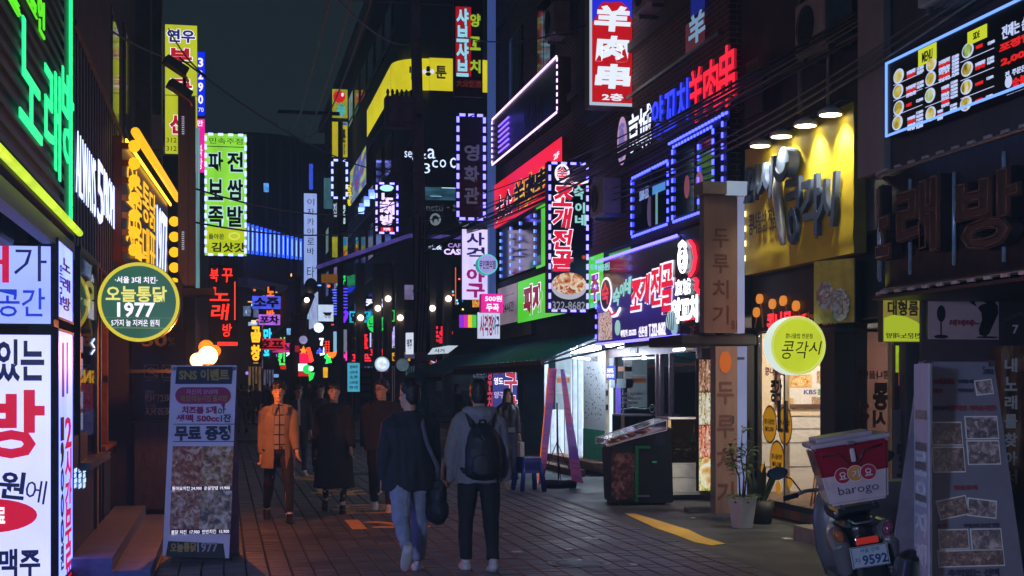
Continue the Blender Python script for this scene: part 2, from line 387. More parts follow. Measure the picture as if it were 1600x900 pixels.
# crossing road with its white line, far
on_ground([Vector(p) for p in ((-3, 44.5), (40, 44.5), (40, 44.65), (-3, 44.65))], .004, .003, M('#b9bcc0', .6, name='white_road_paint'), 'road_marking_stop_line')
on_ground([Vector(p) for p in ((2.2, 52), (9, 52), (9, 52.2), (2.2, 52.2))], .004, .003, YEL, 'road_marking_edge_line')
# scraps of paper
for i, (px, py, s) in enumerate(((808, 866, .03), (889, 862, .02), (1230, 845, .03), (990, 886, .02), (1083, 812, .015), (660, 739, .03), (510, 703, .025), (392, 723, .02), (790, 838, .02), (930, 845, .02))):
    p = G(px, py); bm = bmesh.new(); abox(bm, p.x - s*1.6, p.x + s*1.6, p.y - s * 2, p.y + s * 2, .023, .028, 0)
    props(bmobj('paper_scrap', bm, WHITE), 'tiny scrap of white paper dropped on the dark paving', 'litter', 'paper scraps scattered on the paving')
for i, (px, py) in enumerate(((905, 884), (560, 742))):
    p = G(px, py); c = thing('manhole_cover', ['round iron manhole cover at the lower right of the paving', 'round iron manhole cover between the walkers'][i], 'manhole', (p.x, p.y, .0)); bm = bmesh.new(); tube(bm, [(0, 0, .012), (0, 0, .026)], .3, 32); bmobj('rim', bm, M('#3c3e42', .4, .7, name='cast_iron'), c); bm = bmesh.new(); tube(bm, [(0, 0, .02), (0, 0, .029)], .26, 32); bmobj('lid', bm, M('#2c2d30', .5, .7, name='iron_lid'), c)
    for k in range(7): w5 = .22 * math.sqrt(max(.05, 1 - ((k - 3) / 3.6) ** 2)); ubox('rib', c, -w5, w5, (k - 3) * .065 - .012, (k - 3) * .065 + .012, .029, .034, M('#4a4c50', .4, .7))
# ================================================================ RIGHT SIDE: building masses
def building(name, label, parts, group=None):
    r = thing(name, label, 'building', parts[0][0:0] or (parts[0][1], parts[0][3], 0), 0, group)
    for p in parts:
        o = box(p[0], r, p[1] - r.location.x, p[2] - r.location.x, p[3] - r.location.y, p[4] - r.location.y, p[5], p[6], p[7], p[8] if len(p) > 8 else .01)
    return r
BRK = brick('#5d4a44', '#8a8480'); BRK2 = brick('#4a4646', '#6b6b6b', name='dark_brickwork'); CONC = M('#5a5a5e', .85, var=.3, scale=2, bump=.3, name='concrete')
CONCD = M('#3f4146', .85, var=.35, scale=1.5, bump=.3, name='sooty_render'); TIM = M('#5b3a28', .6, var=.4, scale=12, name='brown_timber')
def win_row(r, X, ys, z0, z1, wd, mat, fm, inward=1):
    """windows in a wall on plane x=X seen from the street"""
    for y in ys:
        f = box('window', r, X - .06 * inward - r.location.x, X + .02 - r.location.x, y - r.location.y, y + wd - r.location.y, z0, z1, fm, .01)
        g = ubox('pane', f, X - .072 - r.location.x if inward > 0 else X + .021 - r.location.x, X - .062 - r.location.x if inward > 0 else X + .031 - r.location.x, y + .07 - r.location.y, y + wd / 2 - .03 - r.location.y, z0 + .07, z1 - .07, mat)
        g = ubox('pane', f, X - .072 - r.location.x if inward > 0 else X + .021 - r.location.x, X - .062 - r.location.x if inward > 0 else X + .031 - r.location.x, y + wd / 2 + .03 - r.location.y, y + wd - .07 - r.location.y, z0 + .07, z1 - .07, mat)
PANE = M('#161b24', .08, name='dark_pane', var=.1)
# block with the hot pot restaurant, white-lit shop (Y 17.6 .. 34)
ra = building('brick_building', 'tall dark brick building carrying the red skewer sign and neon rows', [
    ('wall', 6.45, 14, 17.6, 34.2, 3.95, 19, BRK), ('fascia_wall', 6.62, 14, 17.6, 34.2, 2.62, 3.948, CONCD),
    ('side_wall', 7.2, 14, 33.9, 34.2, 0, 2.6, CONC), ('parapet', 6.35, 14, 17.55, 34.3, 19.002, 19.3, CONC)])
for z in (3.97, 7.05, 10.2, 13.4): ubox('string_course', ra, 6.37 - 6.45, 6.448 - 6.45, .05, 16.5, z, z + .14, CONC)
win_row(ra, 6.45, (18.6, 20.6, 24.2, 27.6, 30.6), 8.0, 9.6, 1.3, PANE, BLACK)
win_row(ra, 6.45, (18.4, 21.0, 24.2, 27.6, 30.6), 11.2, 12.8, 1.4, PANE, BLACK)
win_row(ra, 6.45, (18.4, 21.0, 24.2, 27.6, 30.6), 14.6, 16.2, 1.4, PANE, BLACK)
# block with the yellow sign
rb = building('shop_building', 'dark rendered building above the yellow bean sprout rice sign', [
    ('wall', 6.6, 14, 12.9, 17.58, 3.3, 15, CONCD), ('fascia', 6.75, 6.98, 12.9, 17.58, 2.42, 3.298, BLACK), ('pillar', 6.7, 7.1, 12.95, 13.35, 0, 2.418, CHAR), ('pillar', 6.75, 7.15, 15.0, 15.4, 0, 2.418, CHAR), ('corner_pillar', 6.5, 6.99, 17.98, 18.3, 0, 2.6, CHAR),
    ('parapet', 6.5, 14, 12.85, 17.55, 15.002, 15.3, CONC)])
win_row(rb, 6.6, (13.4, 15.5), 6.6, 8.2, 1.4, PANE, BLACK); win_row(rb, 6.6, (13.4, 15.5), 9.8, 11.4, 1.4, PANE, BLACK)
# nearest block, with the menu board and curved karaoke canopy
rc = building('corner_building', 'dark building at the right with the lit menu board over a curved canopy', [
    ('wall', 6.1, 14, 4, 12.88, 3.7, 14, CONCD), ('pier', 6.02, 6.098, 12.3, 12.85, 3.7, 9, M('#8d8683', .8, var=.15, scale=2, bump=.2, name='pale_concrete_pier')), ('pier', 6.02, 6.098, 9.2, 9.5, 5.3, 9, CONC),
    ('side_wall', 6.4, 14, 12.6, 12.86, 0, 3.698, DARK), ('back_wall', 7.6, 7.8, 4, 12.58, 0, 3.698, M('#4b4144', .8, name='plum_render'))])
win_row(rc, 6.1, (10.2, 7.6), 5.6, 7.2, 1.5, PANE, BLACK)
def ac_unit(lab, x, y, z, rz=0):
    a_ = thing('air_conditioner', lab, 'air conditioner', (x, y, z), rz); box('casing', a_, -.4, .4, -.16, .16, 0, .58, M('#9a9c9c', .5, var=.2, name='ac_grey'), .02)
    for k in range(3): bm = bmesh.new(); r_ = .08 + .07 * k; tube(bm, [(-.1 + r_ * math.cos(2*math.pi*i/20), -.175, .29 + r_ * math.sin(2*math.pi*i/20)) for i in range(21)], .006, 5); bmobj('grille_ring', bm, DARK, a_, True)
    bm = bmesh.new(); tube(bm, [(-.1, -.165, .29), (-.1, -.162, .29)], .22, 20); bmobj('fan_recess', bm, CHAR, a_); box('bracket', a_, -.36, -.32, -.1, .3, -.06, 0, STEEL); box('bracket', a_, .32, .36, -.1, .3, -.06, 0, STEEL)
for i, (x, y, z, lab) in enumerate(((6.2, 20.2, 7.25, 'grey air conditioner on the brick wall right of the skewer sign'), (6.2, 26.3, 8.3, 'grey air conditioner above the long outlined panel'), (6.35, 14.4, 5.3, 'grey air conditioner above the yellow sign'), (5.85, 10.6, 4.85, 'grey air conditioner over the menu board'), (6.2, 22.8, 4.5, 'grey air conditioner between hot pot sign and blue windows'))): ac_unit(lab, x, y, z, -math.pi/2)
for i, (x, y, z, lab) in enumerate(((-1.2, 20.2, 7.2, 'grey air conditioner high on the left building'), (-1.2, 25.8, 5.8, 'grey air conditioner behind the flood lamps on the left'))): ac_unit(lab, x, y, z, math.pi/2)
# ---- interior of the bean sprout rice shop
CREAM = M('#d9cbb2', .7, var=.05, name='cream_wall'); FLOOR = M('#8a6a4e', .5, var=.2, name='shop_floor')
sh = thing('rice_shop', 'warm lit bean sprout rice shop interior behind glass doors', 'shop', (7.0, 13.4, 0))
def rel(p, o): return p
ubox('floor', sh, 0.02, 3.4, 0, 6.2, 0, .15, FLOOR)
ubox('back_wall', sh, 0, 3.4, 6.1, 6.2, .15, 2.72, CREAM); ubox('side_wall', sh, 3.3, 3.4, 0, 6.1, .15, 2.72, CREAM); ubox('side_wall', sh, .15, 3.3, -.02, .06, .15, 2.72, CREAM)
ubox('ceiling', sh, 0.05, 3.3, .06, 6.1, 2.64, 2.72, WHITE)
ubox('wainscot', sh, 0.05, 3.3, 6.05, 6.098, .15, 1.25, WHITE)
ubox('rail', sh, 0.05, 3.3, 6.02, 6.099, 1.25, 1.31, CREAM)
for z in (.5, .85, 1.05): ubox('groove', sh, .05, 3.3, 6.043, 6.052, z, z + .015, GREY)
LW = E('#ffd9a0', 5, name='warm_lamp')
for y in (1.6, 4.3):
    lp = box('ceiling_lamp', sh, .9, 1.5, y, y + .6, 2.56, 2.639, WHITE); ubox('diffuser', lp, .93, 1.47, y + .03, y + .57, 2.55, 2.559, LW)
def area(name, loc, sx, sy, W, col, rot=(0, 0, 0)):
    l = bpy.data.lights.new(name, 'AREA'); l.shape = 'RECTANGLE'; l.size = sx; l.size_y = sy; l.energy = W; l.color = col
    o = bpy.data.objects.new(name, l); COL.objects.link(o); o.location = loc; o.rotation_euler = rot; return o
area('shop_ceiling_lamp_light', (8.2, 18, 2.53), .55, .55, 170, (1, .82, .62), (math.radians(62), 0, 0)); area('shop_ceiling_lamp_light', (8.2, 15.3, 2.53), .55, .55, 190, (1, .82, .6), (math.radians(55), 0, 0))
# glass front: panes and frames on x=7.0
gf = thing('glass_shopfront', 'glass doors with round orange price stickers at the rice shop', 'shopfront', (7.0, 13.4, .0))
def yX(X, px): return onX(X, px).y
ys = [yX(7.0, p) for p in (1186, 1229, 1300, 1311, 1334, 1393)]
GL = glass()
for a, b in ((ys[0], ys[1]), (ys[1], ys[2]), (ys[4], ys[5])):
    p = ubox('pane', gf, -.01, 0.0, b - 13.4 + .03, a - 13.4 - .03, .2, 2.38, GL)
AL = M('#b3a58f', .4, .6, name='aluminium_frame')
for y in (ys[0], ys[1], ys[2], ys[5]): ubox('frame', gf, -.03, .03, y - 13.4 - .03, y - 13.4 + .03, .15, 2.4, AL if y < ys[0] else BLACK)
ubox('frame', gf, -.035, .035, 0, ys[0] - 13.4, 2.38, 2.46, BLACK); ubox('threshold', gf, -.04, .04, 0, ys[0] - 13.4, .13, .2, BLACK)
for y in (ys[1] - .12, ys[1] + .12): box('handle', gf, -.07, -.035, y - 13.4 - .02, y - 13.4 + .02, 1.1, 1.5, BLACK)
ORG = E('#f0a818', .38, name='glowing_sticker'); BRN = M('#7a4a22', .5, name='sticker_brown'); INK = M('#241b17', .5, name='dark_ink')  # faint glow put into the orange of the door stickers
def sticker(px, py, rx, ry, l1, l2, lab, X=6.985):
    s = Sign('price_sticker', lab, 'sticker', onX(X, px - rx), onX(X, px + rx), onX(X, px, py + ry).z, onX(X, px, py - ry).z, nobox=True)
    bm = bmesh.new(); prism(bm, ell(s.w/2, s.h/2, s.w/2, s.h/2, 32), -.003, 0); bmobj('rim', bm, BRN, s.root)
    bm = bmesh.new(); prism(bm, ell(s.w/2, s.h/2, s.w/2 * .9, s.h/2 * .9, 32), -.006, -.0031); bmobj('disc', bm, ORG, s.root)
    letter(s.root, l1, s.w * .14, s.h * .5, s.w * .86, s.h * .64, INK, .02, -.0065, .002); letter(s.root, l2, s.w * .2, s.h * .3, s.w * .8, s.h * .44, INK, .02, -.0065, .002)
sticker(1203, 663, 11, 30, '콩나물밥', '₩3,500', 'upper left of the three round orange price stickers on the door'); sticker(1227, 665, 11, 31, '콩나물국밥', '₩4,000', 'upper right orange price sticker on the door, the one priced 4,000'); sticker(1214.5, 718, 11.5, 30, '콩나물라면', '₩3,500', 'lowest of the three round orange price stickers on the door')
for px, py, r in ((1193, 734, 7), (1216, 762, 7), (1234, 753, 6.5)):
    c = onX(6.985, px, py); bm = bmesh.new(); a = r * 17.6 / FPX / .39 * .62
    q = [(c.x, c.y + a * math.cos(t_) , c.z + a * .95 * math.sin(t_)) for t_ in [2*math.pi*i/20 for i in range(20)]]
    vs = [bm.verts.new(p) for p in q]; v2 = [bm.verts.new((p[0]-.003, p[1], p[2])) for p in q]; bm.faces.new(vs); bm.faces.new(v2[::-1])
    for i in range(20): bm.faces.new((vs[i], v2[i], v2[(i+1) % 20], vs[(i+1) % 20]))
    props(bmobj('dot_sticker', bm, ORG), 'plain orange dot stuck low on the glass door', 'sticker', 'orange dots on the rice shop door')
s = SX(6.985, 1195, 1227, 1.9, 2.25, 'glass_lettering', 'small red lettering on the rice shop door glass', nobox=True); s.T('콩나물밥', 1196, 574, 1226, 586, M('#a33'), .02)
s = SX(6.985, 1203, 1228, 1.35, 1.9, 'glass_lettering', 'brushed dark lettering on the rice shop door glass', nobox=True); s.T('콩각', 1205, 594, 1222, 628, INK, .03)
s = SX(6.985, 1333, 1392, 1.6, 2.2, 'glass_lettering', 'mirrored shop name lettering on the pane beside the door', nobox=True); s.T('콩나물밥 전', 1335, 580, 1391, 592, INK, .02, mirror=True)
s = SX(6.985, 1333, 1392, .9, 1.7, 'glass_calligraphy', 'large mirrored brush calligraphy on the cream lit pane', nobox=True)
for ch, b in (('각', (1338, 630, 1358, 668)), ('콩', (1366, 600, 1388, 640)), ('시', (1366, 642, 1384, 668))): s.T(ch, *b, INK, .045, mirror=True)
# poster board on the back wall, seen through the door
s = SY(19.42, 1214, 515, 1309, 637, 'poster_board', 'framed board of food and television posters on the shop back wall', 'poster board', d=.04, face=WHITE, body=TIM, rim=.05, rimm=TIM)
FD = food(['#2a140c', '#8a3a1c', '#c98a3a', '#e8d8a8', '#7a8a3a']); FD2 = food(['#1a1a20', '#6a4a34', '#b09070', '#e0dcd0'], 5)
s.R(1232, 585, 1268, 606, FD, name='photo'); s.R(1276, 580, 1304, 599, FD2, name='photo'); s.T('KBS', 1256, 609, 1275, 616, M('#2a2a8a'), .02); s.T('콩나물', 1277, 608, 1292, 617, M('#2d7a2d'), .03)
s.R(1268, 620, 1284, 631, FD2, name='photo'); s.R(1288, 620, 1303, 631, FD, name='photo'); s.R(1222, 622, 1240, 632, FD, name='photo'); s.disc(1250, 595, 14, 8, FD, name='dish'); s.R(1276, 540, 1304, 572, FD, name='photo')
# chair in the shop
ch = thing('chair', 'pale plastic chair with thin brass legs inside the rice shop', 'chair', (7.65, 17.1, .15), -.5)
bm = bmesh.new(); abox(bm, -.22, .22, -.22, .22, .43, .46, .012); bmobj('seat', bm, WHITE, ch)
bm = bmesh.new(); tube(bm, [(-.2, .2, .46), (-.21, .24, .7), (-.12, .26, .86), (.12, .26, .86), (.21, .24, .7), (.2, .2, .46)], .014, 8); abox(bm, -.19, .19, .235, .25, .6, .84, .005); bmobj('backrest', bm, M('#9bb3a0', .5), ch, True)
for sx in (-1, 1):
    for sy in (-1, 1): bm = bmesh.new(); tube(bm, [(sx*.18, sy*.18, .43), (sx*.24, sy*.24, 0)], .012, 8); bmobj('leg', bm, M('#a8743a', .3, .7, name='brass'), ch, True)
tb = thing('dining_table', 'white table top edge inside the rice shop', 'table', (8.3, 17.6, .15))
bm = bmesh.new(); abox(bm, -.5, .5, -.35, .35, .7, .73, .008); bmobj('table_top', bm, WHITE, tb)
for sx in (-1, 1):
    for sy in (-1, 1): bm = bmesh.new(); tube(bm, [(sx*.44, sy*.3, .7), (sx*.46, sy*.32, 0)], .018, 8); bmobj('leg', bm, STEEL, tb, True)
box('step_slab', None, 6.15, 6.72, 14.05, 14.75, 0, .16, M('#8c8480', .8, var=.3, bump=.4, name='worn_concrete')); bpy.data.objects['step_slab'].update_tag()
props(bpy.data.objects['step_slab'], 'low concrete step block in front of the rice shop door', 'step')
# ================================================================ YELLOW SIGN over the rice shop
YP = M('#ccb430', .55, var=.08, scale=2, name='yellow_vinyl')
ya, yb = onX(6.45, 1165), onX(6.45, 1335)
s = Sign('yellow_sign', 'big yellow vinyl sign with raised dark letters under four spotlights', 'sign', ya, yb, 3.08, 4.66, d=.14, face=None, body=M('#7a6a2a', .6))
# slack vinyl sheet with soft creases
bm = bmesh.new(); nx, nz = 60, 30
g = [[bm.verts.new((s.w * i / nx, -.008 - .012 * noise.noise(Vector((i * .13, j * .3, 2))) - .012 * math.exp(-((j / nz - .1 - .04 * math.sin(i * .11)) * 22) ** 2), s.h * j / nz)) for i in range(nx + 1)] for j in range(nz + 1)]
for j in range(nz):
    for i in range(nx): bm.faces.new((g[j][i], g[j][i+1], g[j+1][i+1], g[j+1][i]))
bmobj('vinyl_sheet', bm, YP, s.root, True)
NV = M('#3a4568', .35, var=.1, name='blue_grey_letter'); DN = M('#2c3452', .4, name='letter_return')
def raised(ch, x0, y0, x1, y1, off=.03, th=.055, mat=NV, sh=.15): s.T(ch, x0, y0, x1, y1, mat, off, y=-.03, th=th, name='raised_letter', shear=sh)
raised('24', 1172, 266, 1192, 310, .025); raised('시', 1193, 256, 1218, 306, .03)
raised('각', 1262, 282, 1291, 364, .025, sh=0); raised('시', 1287, 280, 1317, 350, .025)
raised('ㅋ', 1238, 285, 1258, 322, .03, sh=0); raised('ㅇ', 1240, 328, 1254, 378, .025, sh=0)
# bean sprout drawn as a bowl head and a long stem
c = s.loc(1243, 254); bm = bmesh.new(); prism(bm, ell(c[0], c[1], .19, .17, 28), -.16, -.03); bmobj('sprout_head', bm, M('#7a8ab8', .35, name='pale_blue_letter'), s.root)
bm = bmesh.new(); prism(bm, [(c[0] + (.21) * math.cos(a), c[1] - .03 + .2 * math.sin(a)) for a in [math.pi + math.pi * i / 16 for i in range(17)]] + [(c[0] + .15 * math.cos(a), c[1] - .03 + .1 * math.sin(a)) for a in [2*math.pi - math.pi * i / 16 for i in range(17)]], -.19, -.163); bmobj('sprout_lip', bm, DN, s.root)
bm = bmesh.new(); P_ = [s.loc(*p) for p in ((1226, 278), (1224, 300), (1228, 330), (1231, 360), (1234, 382))]; tube(bm, [(a, -.08, b) for a, b in P_], [.05, .065, .06, .055, .035], 10); bmobj('sprout_stem', bm, M('#b9bccb', .3, .3, name='stem_silver'), s.root, True)
s.T('콩나물밥 전문점', 1174, 336, 1225, 354, M('#3c3328', .6), .02, y=-.03)
s.led([(.03, .12), (.03, 1.05)], E('#fff2c0', 2.5, name='glowing_led'), .16, .07, .012, local=True)  # pale glow put into this led strip
for i, px in enumerate((1189, 1222, 1260, 1299)):
    yy = onX(6.29, px).y; sp = thing('spot_lamp', ['first', 'second', 'third', 'fourth'][i] + ' floodlight from the left above the yellow sign', 'lamp', (6.28, yy, 4.6), 0, 'floodlights over the yellow sign')
    bm = bmesh.new(); tube(bm, [(.3, 0, .1), (.12, 0, .12), (.02, 0, .05)], .014, 8); bmobj('arm', bm, GREY, sp, True)
    bm = bmesh.new(); tube(bm, [(0, 0, .05), (0, 0, .0), (0, 0, -.045)], [.04, .12, .14], 20); bmobj('shade', bm, WHITE, sp, True)
    bm = bmesh.new(); tube(bm, [(0, 0, -.047), (0, 0, -.052)], [.115, .115], 20); bmobj('bulb', bm, E('#fff6c8', 9, name='floodlight'), sp)
    l = bpy.data.lights.new('floodlight', 'SPOT'); l.energy = 120; l.color = (1, .93, .6); l.spot_size = math.radians(105); l.spot_blend = 1; l.shadow_soft_size = .06
    o = bpy.data.objects.new('floodlight', l); COL.objects.link(o); o.location = (6.27, yy, 4.52); o.rotation_euler = Vector((.2, 0, -.62)).to_track_quat('-Z', 'Y').to_euler()
# dark zone under the yellow sign: red neon, sprouts, phone number, poster
s = SX(6.62, 1180, 1334, 2.37, 3.04, 'neon_fascia', 'dark fascia with red neon letters and orange sprouts under the yellow sign', 'sign', d=.1, face=M('#241a1c', .5, name='dark_fascia'))
RN = E('#ff1e28', 3, name='red_neon')
s.T('콩나물', 1203, 491, 1240, 519, RN, .03, y=-.03); s.T('국밥', 1240, 494, 1262, 512, RN, .03, y=-.03)
for px, py, bx_ in ((1191, 467, 1193), (1211, 475, 1208), (1228, 470, 1238), (1248, 478, 1256), (1186, 488, 1180)):
    a = s.loc(px, py); b = s.loc(bx_ + 3, 512); bm = bmesh.new(); tube(bm, [(a[0], -.03, a[1]), ((a[0]+b[0])/2 + .02, -.03, (a[1]+b[1])/2), (b[0], -.03, max(.02, b[1]))], .01, 6); bmobj('sprout_stem', bm, M('#d98a4a', .4), s.root, True)
    bm = bmesh.new(); prism(bm, ell(a[0], a[1], .09, .062, 20), -.05, -.02); bmobj('sprout_head', bm, E('#f09030', .8, name='orange_lit'), s.root)
s.T('딥225-2775', 1258, 489, 1309, 507, M('#e8902a', .5), .03, y=-.01)
s = ST((1272, 15.35), (1335, 14.9), 2.36, 3.03, 'food_poster', 'blue and yellow food poster tilted under the yellow sign', 'poster', d=.02, face=M('#9a8f3a', .5), body=GREY)
s.disc(1290, 462, 14, 22, food(['#3a5a7a', '#7aa0b8', '#6a3a34', '#a8c0c8'], 5)); s.disc(1314, 476, 15, 26, food(['#3a5a7a', '#8ab0c8', '#5a4a34', '#b8d0d8', '#3a7a4a'], 5), y=-.011)
# round green sign
def round_sign(name, label, px, py, r, Y, facem, rimm, bodym, d=.22, cat='sign'):
    c = onY(Y, px, py); R = r * (c - O).dot(Vector((SA, CA, 0))) / FPX
    s = Sign(name, label, cat, (c.x - R, Y), (c.x + R, Y), c.z - R, c.z + R, nobox=True)
    bm = bmesh.new(); prism(bm, ell(R, R, R, R, 48), 0, d); bmobj('casing', bm, bodym, s.root)
    bm = bmesh.new()
    for k in range(48):
        a0, a1 = 2*math.pi*k/48, 2*math.pi*(k+1)/48
        q = [(R + R*math.cos(a)*f_, yy, R + R*math.sin(a)*f_) for a, f_, yy in ((a0, .985, -.015), (a1, .985, -.015), (a1, .9, -.015), (a0, .9, -.015))]
        vs = [bm.verts.new(p) for p in q] + [bm.verts.new((p[0], 0, p[2])) for p in q]
        for f_ in ((0, 1, 2, 3), (0, 4, 5, 1), (3, 2, 6, 7)): bm.faces.new([vs[i] for i in f_])
    bmobj('rim', bm, rimm, s.root)
    bm = bmesh.new(); prism(bm, ell(R, R, R * .92, R * .92, 48), -.006, .002); bmobj('face', bm, facem, s.root)
    return s
s = round_sign('round_sign', 'glowing lime green round sign of the rice shop on its bracket', 1247, 540, 46, 14.3, E('#b9c72c', 1.05, .12, name='lime_face', scale=2), E('#dce87a', .8, name='lime_rim'), E('#dff0ea', .9, name='white_casing'), .2)
s.T('콩나물밥 전문점', 1227, 521, 1269, 529, M('#56601c'), .01); s.T('콩', 1221, 533, 1240, 561, INK, .0, shear=.3); s.T('각', 1243, 533, 1263, 560, INK, .0, shear=.2); s.T('시', 1263, 533, 1284, 554, INK, .0, shear=.2)
s.bx('bracket', s.w, s.w + .85, .08, .12, s.h * .75, s.h * .8, BLACK)
# ================================================================ MENU BOARD, curved canopy and things at the right edge
s = SX(5.85, 1386, 1760, 3.93, 4.6, 'menu_board', 'large black backlit menu board with rows of dishes and prices', 'menu board', d=.14, face=M('#0c0d10', .3, var=0, name='menu_black'), body=BLACK)
BL = E('#6f9cff', 1.6, name='blue_edge_tube'); b = .018
bm = bmesh.new(); abox(bm, 0, s.w, -.02, 0, 0, b); abox(bm, 0, s.w, -.02, 0, s.h-b, s.h); abox(bm, 0, b, -.02, 0, b, s.h-b); abox(bm, s.w-b, s.w, -.02, 0, b, s.h-b); bmobj('edge_tube', bm, BL, s.root)
MW = E('#c9d6ff', .9, name='menu_white'); MR = E('#e02020', 1.0, name='menu_red'); MY = E('#c6d22a', 1.0, name='menu_yellow'); DISH = [food(['#3a3410', '#a8932a', '#d8c860', '#f0ecc8'], 3, .7), food(['#2a3a14', '#5a8a2a', '#a8c060', '#dce8c8'], 3, .7)]
s.T('MENU', 1443, 83, 1459, 91, M('#20200a'), .01, y=-.012, th=.003); s.R(1436, 79, 1464, 92, MY, name='heading_tag'); s.R(1513, 51, 1543, 58, MY, name='heading_tag'); s.T('SIDE', 1523, 52, 1533, 58, M('#20200a'), .01, y=-.012, th=.003)
def dish(px, py, rx=8, ry=11, k=0):
    s.disc(px, py, rx, ry, MW, y=-.004, th=.003, name='plate', n=20); s.disc(px, py, rx - 1.8, ry - 2.2, DISH[k], y=-.0075, th=.003, name='dish', n=18)
for px, py, k in ((1405, 119, 0), (1404, 143, 0), (1405, 169, 0), (1403, 192, 0), (1456, 100, 0), (1455, 123, 0), (1454, 149, 1), (1455, 178, 0), (1513, 79, 1), (1512, 108, 0), (1511, 136, 0), (1510, 162, 0)): dish(px, py, 8 if px < 1500 else 9, 11.5, k)
def lines(x0, y0, x1, y1, n, mats, pool, slope):
    h = (y1 - y0) / n
    for i in range(n):
        s.T(pool[i % len(pool)], x0, y0 + h * i, x1, y0 + h * i + h * .72 - (x1 - x0) * slope, mats[i % len(mats)], .01)
sl = .3
for (x0, y0, x1, n) in ((1418, 112, 1431, 2), (1417, 136, 1432, 3), (1417, 163, 1425, 1), (1419, 184, 1431, 4), (1468, 96, 1485, 6), (1472, 136, 1484, 6), (1466, 173, 1474, 3), (1526, 72, 1536, 1), (1525, 99, 1540, 2), (1525, 130, 1537, 1), (1525, 156, 1536, 1)):
    lines(x0, y0, x1, y0 + n * 5.6, n, [MW, MR, MW] if n != 1 else [MR], ['오리지널치킨', '양념치킨', '간장마늘치킨', '파닭'], sl)
for (x0, y0, n) in ((1434, 106, 2), (1434, 129, 2), (1433, 156, 1), (1433, 175, 5), (1489, 88, 6), (1487, 128, 5), (1486, 164, 2), (1545, 66, 1), (1544, 91, 2), (1543, 121, 1), (1542, 150, 1)):
    lines(x0, y0, x0 + 10, y0 + n * 5.6, n, [MW], ['17,000', '18,000', '19,000'], sl)
for x0, ys_ in ((1397, (134, 158, 182)), (1447, (138, 168)), (1502, (98, 127, 155))):
    for y in ys_:
        a = s.loc(x0, y); b_ = s.loc(x0 + (45 if x0 < 1500 else 52), y)
        ubox('rule', s.root, a[0], b_[0], -.008, -.004, a[1], a[1] + .004, MW)
s.T('전제는 순살 가능', 1567, 42, 1640, 30, MW, .015); s.T('포장할인', 1564, 82, 1632, 40, MR, .04, y=-.006); s.T('2,000원', 1566, 104, 1632, 64, MR, .04)
s.T('전, 주문은 지금바로', 1572, 113, 1636, 98, MW, .01); s.disc(1577, 128, 5, 9, MW, name='cartoon_chick'); s.T('숯불', 1583, 138, 1606, 115, MR, .04); s.T('02)322-4466', 1574, 149, 1625, 130, MW, .01)
# curved metal canopy with switched-off neon
cw = thing('curved_canopy', 'curved ribbed metal canopy with switched off neon karaoke letters', 'canopy', (6.0, 12.4, 2.55))
pts = []
for i in range(13):
    a = math.pi / 2 * i / 12; pts.append((.75 - .75 * math.sin(a) , -.6 + .6 * math.cos(a)))
pts = [(p[0] - .15, p[1]) for p in pts] + [(-.15, -.6 - .25 * k) for k in range(1, 24)]
bm = bmesh.new(); prev = None
NZ = 1.05
rows = []
for (x, y) in pts: rows.append((bm.verts.new((x, y, 0)), bm.verts.new((x, y, NZ))))
for a, b_ in zip(rows, rows[1:]): bm.faces.new((a[0], b_[0], b_[1], a[1]))
MET = M('#5d4b50', .38, .7, var=.35, scale=3, bump=.1, name='brushed_metal')
o = bmobj('metal_skin', bm, MET, cw, True); so = o.modifiers.new('t', 'SOLIDIFY'); so.thickness = .03
for z in (0.0, NZ):
    bm = bmesh.new(); tube(bm, [(p[0] - .03, p[1], z) for p in pts], .02, 8); bmobj('edge_rail', bm, STEEL, cw, True)
bm = bmesh.new()
for (x, y) in [p for i, p in enumerate(pts) if i % 1 == 0]:
    for z in (-.02, NZ + .02): abox(bm, x - .07, x - .05, y - .05, y + .05, z - .012, z + .012)
bmobj('led_strip', bm, M('#c8b8c0', .2, .3, name='unlit_led'), cw)['kind'] = 'stuff'
TB = M('#9fb4c8', .25, .3, name='unlit_tube')
for k, i in enumerate((2, 5, 8, 11, 14, 17, 20, 23, 26, 29)):
    x, y = pts[i]; bm = bmesh.new(); tube(bm, [(x - .07, y, .08 + .02 * (k % 3)), (x - .07, y, .92 - .05 * (k % 2))], .018, 8); bmobj('tube', bm, TB, cw, True)
NT = M('#8a5a4a', .3, .2, name='unlit_neon_glass')
def chan(ch, px0, py0, px1, py1, lab):
    X = 5.74; a = onX(X, px0, py1); b_ = onX(X, px1, py0)
    r = thing('unlit_letter', lab, 'sign letter', (X, a.y, a.z), -math.pi/2)
    wd, hh = a.y - b_.y, b_.z - a.z
    letter(r, ch, 0, 0, wd, hh, M('#2c2326', .5, name='letter_tin'), .05, .05, .1, 'letter_body')
    # outline tubes
    me, w_, h_ = glyph(ch, .02, False); bm = bmesh.new(); bm.from_mesh(me)
    es = [e for e in bm.edges if len(e.link_faces) == 1]; b2 = bmesh.new()
    for e in es:
        p = [Vector(((v.co.x / w_ + .5) * wd, -.07, (v.co.y / h_ + .5) * hh)) for v in e.verts]
        if (p[0] - p[1]).length > 1e-4: tube(b2, p, .007, 4)
    bm.free(); bmobj('neon_tube', b2, NT, r, True)
chan('노', 1380, 292, 1400, 400, 'narrow unlit neon letter at the rounded end of the metal canopy'); chan('래', 1414, 278, 1474, 398, 'unlit neon letter in the middle of the metal canopy'); chan('방', 1508, 262, 1600, 392, 'largest unlit neon letter, at the right end of the canopy')
ubox('soffit', cw, -.1, 1.5, -6.2, -.1, -.06, -.03, BLACK)
